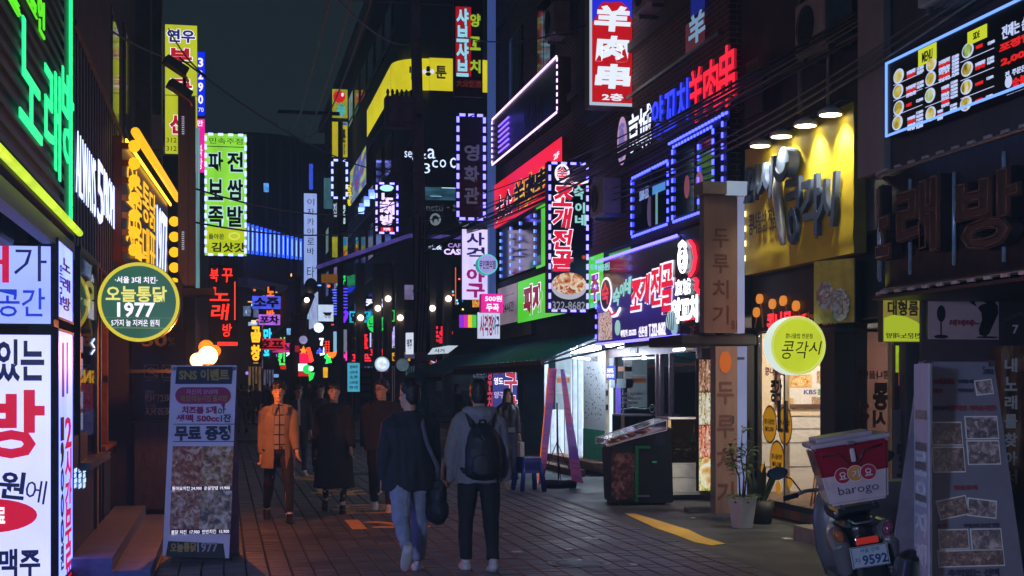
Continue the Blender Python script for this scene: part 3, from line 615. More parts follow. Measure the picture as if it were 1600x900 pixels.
# wall facing the camera under the canopy and its boards
WY = 12.45
s = SY(WY - .02, 1440, 448, 1600, 760, 'shop_back_panel', 'plum coloured board wall under the curved canopy', 'wall', d=.05, face=M('#55474b', .8, var=.15, name='plum_board'), body=DARK)
s = SY(WY - .1, 1450, 450, 1568, 530, 'microphone_sign', 'dim pink sign with a microphone and a singing figure', 'sign', d=.05, face=M('#cdb0b4', .6, var=.08, name='pink_print'), body=BLACK)
s.disc(1470, 490, 6.5, 13, CHAR, name='microphone'); s.R(1469, 502, 1471, 523, CHAR, name='microphone_stand'); s.disc(1470, 526, 11, 3, CHAR, name='microphone_foot')
s.T('바바바~', 1484, 500, 1530, 509, M('#b05060'), .03, out=(M('#5a2a38'), .03), shear=.1)
s.poly([(1513, 459), (1522, 455), (1533, 457), (1549, 466), (1558, 478), (1559, 490), (1552, 505), (1545, 521), (1539, 526), (1530, 523), (1529, 515), (1534, 500), (1533, 489), (1527, 480), (1517, 474), (1512, 467)], CHAR, name='singer')
s.poly([(1522, 472), (1527, 468), (1540, 474), (1532, 476), (1526, 481)], M('#cdb0b4', .6, var=.08, name='pink_print'), y=-.011, name='mouth')
s.disc(1542, 527, 17, 1.5, CHAR, name='shadow_print')
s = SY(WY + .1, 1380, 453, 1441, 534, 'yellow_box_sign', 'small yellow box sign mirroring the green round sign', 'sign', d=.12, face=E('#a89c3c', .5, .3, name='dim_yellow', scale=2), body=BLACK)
s.poly([(1381, 497), (1395, 492), (1415, 495), (1432, 503), (1440, 510), (1440, 533), (1381, 533)], E('#b6c82c', .75, name='reflection_paint_lime')); s.T('대형룸', 1387, 470, 1434, 493, M('#6a5a2a'), .03); s.T('전문노래방', 1383, 520, 1438, 529, INK, .01, mirror=True, y=-.011)  # reflection of the green round sign painted as a glowing panel
s = SY(WY + .3, 1397, 538, 1440, 760, 'lit_doorway', 'karaoke doorway glowing green above and pink neon below', 'doorway', d=.05, face=M('#3a2a30', .5), body=BLACK)
s.R(1399, 540, 1437, 582, E('#9fc41c', .7, .2, name='green_glow'), name='green_panel'); s.R(1403, 550, 1428, 602, E('#b0603a', .35, .5, name='poster_glow', scale=5), y=-.012, name='poster')
s.R(1408, 612, 1438, 680, E('#b01868', .6, .8, name='pink_neon_wall', scale=6), name='pink_panel'); s.V('당구', 1406, 620, 1424, 690, M('#7a1a28'), .05, y=-.012)
s.stroke([(1410, 650), (1418, 642), (1432, 648), (1438, 665), (1430, 682), (1416, 680), (1411, 666)], .012, E('#b7a8ff', 3, name='violet_neon'))
s = SY(WY + .25, 1395, 640, 1440, 760, 'side_banner', 'grey banner with large dark letters behind the delivery box', 'banner', d=.02, face=M('#5a5358', .7), body=BLACK); s.V('당구', 1402, 690, 1426, 760, M('#2a2326'), .04)
# brown wooden wall with vertical lettering, at the far right
s = SY(12.0, 1564, 540, 1640, 765, 'wooden_wall', 'brown wooden wall panel with white vertical lettering at the right edge', 'wall panel', d=.2, face=food(['#2b1e1a', '#5a3a2a', '#7d5a40', '#a08068'], 2.2, name='brown_mural'), body=TIM)
s.V('내노래를찾아서', 1570, 556, 1588, 760, WHITE, .03, gap=.3)
s = SY(12.1, 1569, 458, 1640, 540, 'number_board', 'dark board with a small number seven beside the microphone sign', 'sign', d=.1, face=M('#33292c', .6), body=BLACK); s.T('7', 1582, 508, 1590, 521, WHITE, .02); s.poly([(1571, 497), (1593, 487), (1622, 497), (1622, 503), (1593, 492), (1571, 503)], M('#4c3e40'))
box('low_wall', None, 5.75, 9, 12.02, 12.4, 0, .82, CONC); props(bpy.data.objects['low_wall'], 'low grey concrete base under the brown wooden wall', 'wall')
# ---- standing banner with photographs (foreground right)
def aboard(name, label, YF, px0, py0, px1, py1, w_px_b, mat, lean=.2):
    pass
Yb = 8.6
a = onY(Yb, 1441, 565); b_ = onY(Yb, 1553, 565); zt = a.z
bd = thing('photo_banner', 'tall grey standing banner board covered with small photographs', 'banner', ((a.x + b_.x) / 2, Yb, 0))
cx = (a.x + b_.x) / 2; tw = (b_.x - a.x) / 2; bw = tw * 1.38
BF = M('#6c6c7c', .6, var=.06, name='lilac_print')
def slab(pts, y0f, th, mat, nm):
    """leaning board: pts in x-z, y from a lean function"""
    bm = bmesh.new(); A_ = [bm.verts.new((p[0], y0f(p[1]), p[1])) for p in pts]; B_ = [bm.verts.new((p[0], y0f(p[1]) + th, p[1])) for p in pts]; bm.faces.new(A_); bm.faces.new(B_[::-1]); n = len(pts)
    for i in range(n): bm.faces.new((A_[i], B_[i], B_[(i+1) % n], A_[(i+1) % n]))
    return bmobj(nm, bm, mat, bd)
lf = lambda z: -.32 * (1 - z / zt)
lb = lambda z: .36 * (1 - z / zt)
slab([(-bw, .02), (bw, .02), (tw, zt), (-tw, zt)], lf, .02, BF, 'front_board')
slab([(-bw, .02), (bw, .02), (tw, zt), (-tw, zt)], lambda z: lb(z) + .03, .02, M('#8d8494', .6), 'rear_board')
PHO = [food(['#120c0e', '#3a2a2c', '#6a4e48', '#a08a84'], 12), food(['#15161c', '#3c3a44', '#7a6a70', '#b8a8a8'], 9)]
def onb(px, py):   # point of the leaning front board
    d = ray(px, py); z = 1.
    for _ in range(20):
        Yp = Yb + lf(z); t = Yp / d.y; z = EYE + d.z * t
    return (d.x * t - cx, z)
def bphoto(px0, py0, px1, py1, mat, nm='photo', rot=0, fr=True):
    x0, z1 = onb(px0, py0); x1, z0 = onb(px1, py1); cx_, cz_ = (x0+x1)/2, (z0+z1)/2; ca, sa = math.cos(rot), math.sin(rot)
    def q(e): return [(cx_ + (x-cx_)*ca - (z-cz_)*sa, cz_ + (x-cx_)*sa + (z-cz_)*ca) for x, z in ((x0-e, z0-e), (x1+e, z0-e), (x1+e, z1+e), (x0-e, z1+e))]
    if fr: slab(q(.008), lambda z: lf(z) - .004, .003, WHITE, 'photo_border')
    slab(q(0), lambda z: lf(z) - .007, .0028, mat, nm)
for i, (x0, y0, x1, y1, r) in enumerate(((1455, 661, 1503, 694, 0), (1508, 652, 1559, 684, 0), (1457, 700, 1507, 736, 0), (1511, 690, 1562, 724, 0), (1465, 780, 1512, 806, .17), (1512, 782, 1556, 806, -.12), (1467, 829, 1513, 856, 0), (1517, 828, 1565, 857, 0), (1466, 862, 1568, 882, 0), (1524, 595, 1550, 615, .1))): bphoto(x0, y0, x1, y1, PHO[i % 2], rot=r)
def bt(tx, px0, py0, px1, py1, mat, off=.02):
    x0, z1 = onb(px0, py0); x1, z0 = onb(px1, py1); o = letter(bd, tx, x0, z0, x1, z1, mat, off, 0, .003)
    ang = math.atan(.32 / zt); yc = lf((z0 + z1) / 2) - .008
    o.matrix_basis = Matrix.Translation((0, yc, (z0+z1)/2)) @ Matrix.Rotation(ang * -1, 4, 'X') @ Matrix.Translation((0, 0, -(z0+z1)/2)) @ o.matrix_basis
RD = M('#8a2a34', .6); NVY = M('#2a2c4a', .6)
bt('KNN', 1468, 592, 1490, 600, RD, .04); bt('방송', 1456, 593, 1466, 599, RD, .02); bt('영화상', 1454, 607, 1472, 614, RD, .03); bt('주민맛집 소개', 1496, 593, 1520, 599, NVY); bt('맛집방송출연', 1496, 607, 1520, 613, NVY, .01)
bt('〈주학인 기마송지전〉', 1482, 633, 1556, 642, RD, .03); bt('방송출연', 1458, 634, 1481, 641, NVY, .02); bt('Sma', 1534, 572, 1552, 585, NVY, .0); bt('방송중계', 1490, 758, 1526, 765, RD, .03); bt('출연', 1465, 818, 1480, 824, RD, .03); bt('연예인이 다녀간 맛집', 1505, 818, 1560, 824, NVY, .01); bt('추억있는 선비', 1480, 890, 1560, 899, NVY, .04)
for px, py in ((1449, 569), (1549, 569)):
    x, z = onb(px, py); bm = bmesh.new(); abox(bm, x - .02, x + .02, lf(z) - .02, lf(z) + .03, z - .015, z + .025); bmobj('clip', bm, BLACK, bd)
# paper-covered left flank of the banner
s = ST((1429, 9.3), (1452, 8.9), .02, 1.84, 'narrow_banner', 'narrow pale banner leaning against the photo banner', 'banner', d=.02, face=M('#b9b0c8', .6, var=.1, name='pale_print'), body=GREY)
s.V('로요지재', 1432, 700, 1448, 890, M('#d8d4e0'), .03)
for y_ in (640, 690, 720, 770): s.R(1433, y_, 1449, y_ + 16, PHO[1], name='photo', y=-.008)
# ================================================================ RIGHT SIDE, middle distance
# tan pillar sign (two panels) next to the yellow sign
TAN = M('#8c6c62', .6, var=.15, scale=3, name='tan_board'); TINK = M('#6a4038', .6, name='brown_lettering')
WL = E('#a8b0dc', .5, .15, name='cold_white_panel', scale=2)
s = SY(16.9, 1100, 305, 1152, 520, 'pillar_sign', 'tall tan upper pillar sign with four brown letters beside yellow sign', 'sign', d=.18, face=TAN, body=GREY)
s.V('두루치기', 1114, 352, 1138, 512, TINK, .015, gap=.28); s.T('B1', 1143, 501, 1151, 514, TINK)
s.bx('lit_side', s.w, s.w + .1, .005, .17, 0, s.h, WL)
s = SY(16.75, 1098, 283, 1166, 302, 'cap_canopy', 'pale box capping the tan pillar sign', 'canopy', d=.35, face=M('#8c7c76', .6), body=GREY)
s.bx('lit_end', s.w * .55, s.w + .01, -.02, .05, -.01, s.h + .01, E('#a9bcd8', .6, name='cap_glow'))
s = SY(16.9, 1118, 541, 1152, 803, 'lower_pillar_sign', 'tan lower pillar sign with an orange ball above four letters', 'sign', d=.2, face=TAN, body=GREY)
s.disc(1133, 566, 9.5, 17, E('#d86a1c', .5, name='orange_ball')); s.V('두루치기', 1121, 588, 1146, 796, TINK, .02, gap=.35)
s.bx('lit_side', s.w, s.w + .13, .005, .19, 0, s.h, E('#98a4dc', .38, .2, name='cold_side', scale=2)); s.R(1152, 558, 1163, 562, BLACK, name='clamp')
for i, (px, py) in enumerate(((1143, 650), (1144, 720))): s.R(px, py, px + 4, py + 12, DARK, name='clamp')
box('door_canopy', None, 5.6, 6.6, 17.0, 18.4, 2.2, 2.33, BLACK, .02); props(bpy.data.objects['door_canopy'], 'black metal canopy between the two tan pillar signs', 'canopy')
s = SY(17.3, 1091, 560, 1116, 768, 'food_lightbox', 'narrow lit vertical box of four food photographs beside the tan pillar', 'sign', d=.1, body=BLACK)
for i, c in enumerate((['#1c1410', '#6a3c28', '#b08060', '#e0d0c0'], ['#3a2c1c', '#a88a4a', '#dcd8c0', '#e8ecdc'], ['#5a1c18', '#b83828', '#d8a080', '#e8e0c8'], ['#3a4a1c', '#90a040', '#d8c070', '#e8ecd8'])):
    s.R(1092, 562 + i * 51.5, 1115, 562 + i * 51.5 + 50, food(c, 3.2, .8), name='food_photo')
s.disc(1103, 738, 10, 24, food(['#a03020', '#d0a860', '#e8e8d0', '#7a9a3a'], 2.6, .9), y=-.009, name='bowl_photo')
# channel letters 京城양꼬치羊肉串
NX = 6.3
def chl(ch, px0, px1, z0, z1, mat, lab, dark=DARK, th=.1):
    a, b_ = onX(NX, px0), onX(NX, px1); r = thing('channel_letter', lab, 'sign letter', (NX, a.y, z0), -math.pi/2, 'lit characters in a row across the brick wall'); wd = a.y - b_.y
    letter(r, ch, 0, 0, wd, z1 - z0, mat, .008, 0, .008, 'lit_face'); letter(r, ch, 0, 0, wd, z1 - z0, dark, .012, .034, .033, 'return')
WN, BN, RDN = E('#dfe4ff', 1.5, name='white_letter'), E('#2a3cff', 1.5, name='blue_letter'), E('#ff1c34', 1.4, name='red_letter')
BR_, RR_ = E('#1a2ac0', .7, name='blue_return'), E('#a01428', .8, name='red_return')
chl('京', 981, 998, 5.36, 5.95, WN, 'first white lit Chinese character after the round emblem'); chl('城', 999, 1018, 5.34, 5.95, WN, 'second white lit Chinese character after the round emblem')
chl('양', 1019, 1036, 5.34, 5.95, BN, 'blue lit Korean letter next to the white characters', BR_); chl('꼬', 1038, 1056, 5.38, 5.92, BN, 'middle blue lit Korean letter of the wall row', BR_); chl('치', 1058, 1075, 5.34, 5.95, BN, 'blue lit Korean letter next to the red characters', BR_)
chl('羊', 1077, 1098, 5.28, 6.0, RDN, 'red lit character for sheep, first of the red three', RR_); chl('肉', 1100, 1122, 5.3, 5.98, RDN, 'middle red lit character of the wall row', RR_); chl('串', 1124, 1148, 5.25, 6.03, RDN, 'last red lit character at the high end of the row', RR_)
s = SX(6.25, 965, 980, 5.2, 6.0, 'emblem_sign', 'pale violet oval emblem with a lion face beside the white characters', nobox=True)
bm = bmesh.new(); prism(bm, ell(s.w/2, s.h/2, s.w/2, s.h/2, 32), 0, .1); bmobj('casing', bm, DARK, s.root)
bm = bmesh.new(); prism(bm, ell(s.w/2, s.h/2, s.w*.48, s.h*.48, 32), -.01, 0); bmobj('face', bm, E('#c9a0d0', .8, .2, name='violet_face'), s.root)
bm = bmesh.new(); prism(bm, ell(s.w/2, s.h*.45, s.w*.3, s.h*.32, 24), -.015, -.01); bmobj('lion_head', bm, E('#8a7ac8', .7, name='lion_violet'), s.root)
for i in range(5): bm = bmesh.new(); prism(bm, ell(s.w/2 + (i-2)*s.w*.12, s.h*(.82 - .02*abs(i-2)), s.w*.05, s.h*.05, 8), -.016, -.01); bmobj('mane', bm, E('#8a7ac8', .7, name='lion_violet'), s.root)
rail = props(box('wall_rail', None, 6.33, 6.38, 17.7, 24.5, 6.28, 6.33, M('#6a8a80', .4, .4, name='green_pipe')), 'thin pale conduit along the wall above the lit characters', 'pipe')
# windows with blue LED outline
def ledwin(px0, px1, z0, z1, label, extra=None):
    s = SX(6.38, px0, px1, z0, z1, 'outlined_window', label, 'window', d=.06, face=M('#0c1424', .06, var=.1, name='blue_dark_pane'), body=BLACK)
    s.border(LEDB, .02, .13, ln=.07, r=.018); s.bx('mullion', s.w * .55, s.w * .55 + .05, -.02, 0, 0, s.h, BLACK); return s
LEDB = E('#3c44ff', 6, name='blue_led')
s = ledwin(988, 1046, 4.03, 5.0, 'window with blue light outline farther along, showing backwards phone number')
s.T('322-8682', 1000, 297, 1014, 308, E('#8fa8e8', .8), .02, mirror=True, y=-.006); s.disc(1016, 330, 4, 24, E('#7a5a90', .4, name='dim_violet')); s.R(1025, 300, 1028, 350, E('#8ad0d8', .5)); s.R(1020, 290, 1040, 296, E('#4a8ad0', 1.0))
s = ledwin(1052, 1117, 4.03, 5.15, 'window with blue light outline nearer the tan pillar, showing two neon figures')
s.disc(1093, 288, 6, 20, E('#b06a80', .5, name='dim_rose')); s.disc(1093, 290, 4, 15, E('#603a50', .3)); s.disc(1074, 292, 4, 18, E('#a8586a', .5)); s.led([(s.loc(1093, 300)[0], .1), (s.loc(1093, 300)[0], 1.0)], LEDB, .14, local=True, y=-.01)
s = SX(6.36, 1126, 1136, 4.1, 5.4, 'led_post', 'upright line of blue lights between the window and yellow sign', 'light strip', d=.05, body=BLACK, nobox=False); s.led([(s.w*.5, .05), (s.w*.5, 1.2)], LEDB, .14, local=True)
s = SX(6.36, 1046, 1140, 5.0, 5.02, 'led_rail', 'sloping-looking line of blue lights above the outlined windows', 'light strip', d=.05, body=BLACK); s.led([(0, .2), (s.w, .2)], LEDB, .13, local=True); s.bx('backing', 0, s.w, .0, .04, .1, .3, BLACK)
# upper window; reflection of the red and blue sign painted as glowing panels
s = SX(6.37, 1050, 1106, 7.3, 9.0, 'painted_reflection_window', 'upper window mirroring part of the red and blue sign', 'window', d=.06, face=M('#0f1218', .05, var=.1, name='mirror_pane'), body=DARK)
s.R(1072, 40, 1102, 66, E('#6a2030', .4, name='reflection_paint_red')); s.R(1080, -10, 1102, 12, E('#1a2a9a', .5)); s.T('羊', 1078, 30, 1102, 56, E('#8ab8e0', .6), .03, y=-.009, mirror=True); s.bx('sill', -.1, s.w + .1, -.1, 0, -.12, 0, CONC)
# big blue-purple sign 숙이네 조개전골
s = SX(6.4, 933, 1062, 2.4, 3.84, 'hotpot_sign', 'wide dark blue hot pot sign with red white-edged letters and purple lights', 'sign', d=.2, face=M('#1a1738', .22, var=.35, scale=1.4, coat=.5, name='navy_vinyl'), body=BLACK)
s.led([(0.02, s.h + .0), (s.w, s.h)], E('#6058ff', 5, name='violet_led'), .12, local=True, y=-.02, r=.02); s.led([(0.02, .0), (s.w * 1.02, .0)], E('#6058ff', 5, name='violet_led'), .1, local=True, y=-.02, r=.022); s.led([(0.03, .05), (.03, s.h)], E('#6058ff', 5, name='violet_led'), .16, local=True, y=-.02)
s.R(934, 470, 1060, 520, E('#3a2c9a', .45, .5, name='violet_lit', scale=2), y=-.006, th=.002, name='lit_band')
PW, PR, PT = E('#f4ecff', 1.3, name='print_white'), E('#e8183a', 1.0, name='print_red'), E('#9ae0dc', .9, name='print_teal')
for ch, b_ in (('조', (988, 441, 1003, 482)), ('개', (1003, 432, 1018, 472)), ('전', (1020, 420, 1036, 474)), ('골', (1037, 416, 1053, 484))): s.T(ch, *b_, PR, .02, out=(PW, .045), y=-.01, th=.012, shear=.15)
for ch, b_ in (('숙', (959, 452, 969, 476)), ('이', (970, 444, 977, 462)), ('네', (978, 435, 987, 458))): s.T(ch, *b_, PT, .04, shear=.15, y=-.01)
s.disc(948, 460, 9, 27, PW, name='emblem_ring', y=-.01); s.disc(948, 460, 7.5, 23, M('#1a1738', .3), name='emblem_ground', y=-.0165); s.T('숙', 943, 444, 953, 474, PR, .03, y=-.023); s.stroke([(955, 482), (960, 494), (966, 492), (971, 482)], .03, PW, name='emblem_tail'); s.stroke([(955, 484), (960, 492), (966, 489)], .016, PR, y=-.05, name='emblem_tail_red')
s.R(936, 490, 957, 530, food(['#2a2040', '#7a5a6a', '#c89080', '#e8d8c8', '#90b0a0'], 5, .8), name='seafood_photo', y=-.008); s.disc(966, 512, 4, 12, E('#a8dcd0', .8, name='shell'), name='shell', y=-.01); s.disc(1050, 500, 8, 16, E('#b8d8e0', .8, name='shell'), name='shell', y=-.01); s.disc(1055, 512, 5, 12, E('#a0c8d8', .8), name='shell', y=-.012)
for k in range(4): s.stroke([(1044 + k * 4, 488), (1048 + k * 2, 516)], .006, M('#5a7a88'), name='shell_rib', y=-.025)
s.T('신촌점', 999, 511, 1012, 525, PW, .02, y=-.01); s.T('T.322-8682', 1015, 507, 1041, 523, PW, .02, y=-.01); s.T('예약문의 : 322-2225', 971, 516, 995, 524, PW, .01, y=-.01); s.T('숙이네조개전골', 935, 415, 953, 421, PT, .01)
s = SX(6.42, 1062, 1101, 2.3, 3.9, 'lion_sign', 'black sign panel with a white neon lion head and Chinese characters', 'sign', d=.15, face=M('#19151d', .35, name='black_panel'), body=BLACK)
NW, NR = E('#eef2ff', 3, name='white_neon'), E('#ff2036', 3, name='red_neon_tube')
def neon_ell(s, cx, cy, rx, ry, mat, r=.014, a0=0, a1=2*math.pi, n=26, y=-.04): s.stroke([(cx + rx * math.cos(a0 + (a1-a0)*i/n), cy + ry * math.sin(a0 + (a1-a0)*i/n)) for i in range(n + 1)], r, mat, y)
neon_ell(s, 1070.5, 405, 6.5, 21, NW); neon_ell(s, 1070.5, 406, 4.2, 14, NW, .01); neon_ell(s, 1068.6, 402, 1, 2.4, NW, .01); neon_ell(s, 1072.4, 401, 1, 2.4, NW, .01); s.stroke([(1070.5, 404), (1069.8, 411), (1071.3, 411)], .01, NW); neon_ell(s, 1070.5, 415, 2, 2.5, NW, .009)
for k in range(-3, 4): neon_ell(s, 1070.5 + k * 1.7, 384 - 5 + abs(k) * 1.6, .9, 3.4, NW, .01, n=10)
s.stroke([(1080, 377), (1086, 385), (1089, 402), (1086, 420), (1080, 430)], .03, NR)
s.T('京', 1058.5, 439, 1069, 460, NW, .03, y=-.03); s.T('城', 1071, 437, 1082, 458, NW, .03, y=-.03); s.T('양꼬치', 1054, 469, 1093, 501, NW, .05, y=-.03); s.stroke([(1088, 436), (1092, 440), (1090, 450), (1095, 458)], .03, NR); s.stroke([(1070, 500), (1088, 497)], .015, NR); s.T('2F', 1078, 509, 1087, 522, M('#b09098'), .0)
# hot pot vertical sign
s = SY(24.6, 856, 252, 920, 488, 'vertical_hotpot_sign', 'tall dark vertical hot pot sign edged with white lights, food bowl below', 'sign', d=.0, nobox=True)
s.bx('casing', 0, s.w, .0, .22, 0, s.h, M('#a07848', .6, name='tan_edge')); s.R(856, 252, 920, 488, M('#0d0f26', .3, var=.3, name='navy_face'), y=-.001, th=.004, name='face'); s.border(E('#7068ff', 5, name='cool_led'), .03, .17, ln=.1, r=.02)
s.V('조개전골', 864, 290, 893, 425, PR, .035, gap=.12, out=(PW, .035), y=-.01, shear=.15)
for ch, b_ in (('숙', (897, 290, 911, 311)), ('이', (899, 317, 913, 333)), ('네', (899, 336, 915, 352))): s.T(ch, *b_, PT, .04, y=-.01)
neon_ell(s, 878, 271, 10, 13, PW, .02, y=-.02); s.T('숙', 871, 261, 885, 282, PR, .02, out=(PW, .03), y=-.01); s.stroke([(886, 278), (894, 286), (906, 287), (918, 284)], .022, PW); s.stroke([(888, 281), (896, 288), (908, 289)], .012, PR, y=-.04)
s.disc(889, 447, 28, 21, E('#c8ccd8', .7, name='bowl_white'), y=-.006, name='bowl_photo'); s.disc(889, 443, 26, 17, food(['#2a1c18', '#8a3a28', '#c88048', '#e0d8c0', '#a04030'], 4, .9), y=-.013, name='stew_photo'); s.T('322-8682', 863, 471, 914, 484, E('#a8b0c0', .6), .01, y=-.008)
s.disc(912, 402, 3, 3, E('#e05030', .6), name='pepper', y=-.008)
# red and green sign behind it
s = SX(6.25, 772, 878, 5.36, 6.38, 'red_lamb_sign', 'long red backlit sign with black and yellow Chinese characters', 'sign', d=.25, face=E('#e8182c', 1.15, .18, name='red_face', scale=2), body=M('#8a8078', .6))
s.T('大众', 776, 346, 800, 294, INK, .03, out=(PW, .02)); s.T('羊肉', 804, 330, 836, 268, INK, .04, out=(E('#f0c020', 1), .035)); s.T('串', 838, 300, 856, 258, INK, .04, out=(E('#f0c020', 1), .035)); s.T('2F', 866, 250, 874, 236, PW, .02)
s = SX(6.28, 770, 775, 5.2, 6.4, 'sign_end', 'violet edge tube at the far end of the red sign', 'light strip', d=.1, body=BLACK); s.led([(.1, 0), (.1, 1.2)], LEDM, .15, local=True)
s = SX(6.4, 809, 943, 3.06, 4.02, 'green_pizza_sign', 'bright green backlit sign with dark red letters behind the vertical sign', 'sign', d=.2, face=E('#4fd024', .95, .15, name='green_face', scale=2), body=M('#5a6a50', .6))
for ch, b_ in (('피', (820, 490, 831, 447)), ('자', (834, 486, 846, 444)), ('주', (925, 470, 936, 430))): s.T(ch, *b_, E('#901030', .8), .06, out=(PW, .04))
s = SX(6.36, 838, 852, 4.1, 6.0, 'green_upright_sign', 'tall narrow green sign glowing behind the hot pot sign', 'sign', d=.1, face=E('#5ad82c', .9, .2, name='green_up'), body=DARK)
s = SX(6.5, 925, 985, 3.86, 4.2, 'green_window_sign', 'green lit strip above the wide hot pot sign', 'sign', d=.1, face=E('#48c040', .7, .5, name='green_strip', scale=2), body=DARK)
s = SX(6.4, 778, 808, 3.1, 4.05, 'grey_lightbox', 'pale pinkish grey backlit box left of the green sign', 'sign', d=.2, face=E('#9a8a9a', .6, .3, name='grey_glow', scale=2), body=GREY); s.T('만화카페', 784, 465, 803, 458, M('#5a4a5a'), .01); s.T('24시간', 786, 490, 803, 470, M('#6a5a6a'), .01)
# 영화관 LED outlined panel
s = SX(6.2, 770, 872, 6.86, 7.92, 'cinema_sign_board', 'dark long panel outlined with white and pink lights on the brick wall', 'sign', d=.25, face=M('#1b1526', .35, var=.3, name='dark_violet_panel'), body=M('#4a3c3c', .7))
s.led([(0, 0), (s.w, 0), (s.w, s.h), (0, s.h), (0, 0)], LEDW, .13, local=True, r=.02); s.T('영화관', 820, 225, 850, 145, M('#5a5068', .5), .02, y=-.01)
VT = E('#6a4aff', 4, name='violet_tube')
for k in range(6): z = .15 + .12 * k; ubox('tube', s.root, .8, 2.0, -.03, -.012, z, z + .03, VT)
# side cheek of the panel building
props(box('ac_duct', None, 6.1, 6.44, 22.9, 24.3, 6.3, 8.4, M('#4a4c52', .6, .3, name='duct_metal'), .02), 'grey metal duct box behind the sheep skewer sign', 'duct')
# 羊肉串 hanging sign
s = SY(22.1, 921, -130, 995, 167, 'red_skewer_sign', 'huge hanging red and blue sign with three white Chinese characters', 'sign', d=.0, nobox=True)
s.bx('casing', 0, s.w, 0, .3, 0, s.h, M('#8a807c', .5, name='taupe_metal')); s.R(921, -130, 995, 167, E('#b8cce0', .9, name='pale_rim'), y=-.001, th=.003, name='rim'); s.R(925, -126, 991, 162, E('#c4141c', .95, .1, name='deep_red', scale=2), y=-.004, th=.003, name='face')
s.poly([(925, -126), (991, -126), (991, 33), (985, 28), (981, 12), (970, 3), (955, 4), (948, 4), (943, 3), (935, 10), (933, 24), (925, 34)], E('#2430d8', 1.0, name='royal_blue'), y=-.0075, th=.003, name='blue_field')
SW = E('#dfe8f4', 1.15, name='sign_white')
for ch, b_ in (('羊', (931, 10, 982, 49)), ('肉', (933, 57, 980, 96)), ('串', (932, 101, 982, 138))): s.T(ch, *b_, SW, .05, y=-.011, shear=.06)
s.T('2층', 941, 146, 973, 158, SW, .03, y=-.008)
s.bx('bracket', s.w, s.w + .45, .1, .16, .4, .5, GREY); s.bx('bracket', s.w, s.w + .45, .1, .16, 2.2, 2.3, GREY)
# signs at the far end of the block
s = SY(32, 714, 178, 758, 343, 'cinema_sign', 'dark vertical sign with grey letters outlined in blue-white lights', 'sign', d=.2, face=M('#131522', .4, name='dark_face'), body=BLACK); s.border(E('#6860ff', 5, name='violet_white_led'), .02, .2, ln=.13, r=.03); s.V('영화관', 726, 222, 748, 322, E('#6a6a90', .35, name='dim_letter'), .03, gap=.25)
s = SY(32.3, 709, -25, 754, 150, 'shabu_sign', 'dark red vertical sign with pale blue and yellow green lettering', 'sign', d=.15, face=M('#2a0c10', .5, name='maroon'), body=GREY)
s.R(712, 10, 736, 120, E('#c01018', .7, .3, name='red_glow', scale=2), name='red_field'); s.V('샤브샤브', 714, 13, 731, 120, E('#9ad8f0', 1.0, name='ice_blue'), .05, gap=.1, out=(INK, .03), y=-.009); s.V('양꼬치', 735, 14, 750, 122, E('#a8c828', .8, name='lime_letter'), .04, gap=.45, y=-.009); s.T('大众饭店', 713, 124, 752, 137, E('#7a2a28', .5), .02)
s = SY(33, 722, 358, 762, 468, 'billiard_sign', 'white glowing vertical sign with navy and magenta letters', 'sign', d=.2, face=E('#d8ccff', 1.15, .12, name='lilac_white', scale=2), body=GREY); s.V('사격', 730, 362, 756, 408, E('#20206a', .8), .03); s.R(740, 413, 743, 416, E('#20206a', .8)); s.V('야구', 730, 418, 756, 466, E('#a01070', .9), .04)
s = round_sign('round_store_sign', 'small round lilac sign with cyan rim on the white vertical sign', 762, 413, 16, 31, E('#a8a0e8', .9, .2), E('#40d8d0', 1.0, name='cyan_rim'), E('#38b8b0', .7, name='cyan_side'), .3); s.T('무인편의점', 749, 407, 774, 420, M('#3a1a6a'), .02)
s = SY(30, 752, 459, 786, 488, 'pink_sign', 'small magenta box sign with white prices beside white vertical sign', 'sign', d=.25, face=E('#e8189a', 1.15, .08, name='magenta'), body=E('#a01070', .6)); s.T('500원', 758, 462, 784, 471, PW, .03); s.T('두곡', 760, 475, 779, 486, PW, .04)
s = SY(31, 746, 488, 781, 529, 'white_range_sign', 'white box sign with tall narrow purple letters under the magenta sign', 'sign', d=.2, face=E('#c8d0f0', 1.0, .1), body=GREY); s.T('사격장', 750, 493, 770, 524, E('#901050', .9), .03); s.T('야구', 770, 493, 780, 522, E('#28287a', .8), .02)
s = SY(30.5, 717, 491, 745, 513, 'rainbow_sign', 'small rainbow coloured screen left of the white purple-lettered sign', 'sign', d=.2, body=BLACK)
for i, c in enumerate(('#8a2ad8', '#d02ab0', '#e8c020', '#40c850')): s.R(717.5 + i * 6.8, 492, 724 + i * 6.8, 512, E(c, 1.1), name='colour_block')
s = SX(6.5, 782, 830, 2.78, 3.14, 'dv_sign', 'brown curved sign with dark bold letters above the teal awning', 'sign', d=.2, face=M('#6a5a4a', .7), body=BLACK); s.T('DV', 786, 528, 800, 512, INK, .06)
pole('downpipe', 'pale blue lit downpipe at the far corner of the brick block', 'pipe', *onY(33, 768)[:2], 3.5, 12, .1, .1, E('#5a78d0', .35, name='blue_glow_pipe'))  # blue light on the pipe is put in as a faint glow
s = SX(6.35, 770, 845, 4.15, 5.3, 'dark_strip_windows', 'dark windows with blue light strings below the red sign', 'window', d=.05, face=M('#12141f', .1, name='dk_glass'), body=BLACK)
for u in (.2, .42, .62, .9): s.led([(s.w*u, 0), (s.w*u, s.h)], E('#5a70ff', 4, name='blue_led2'), .16, local=True, r=.02)
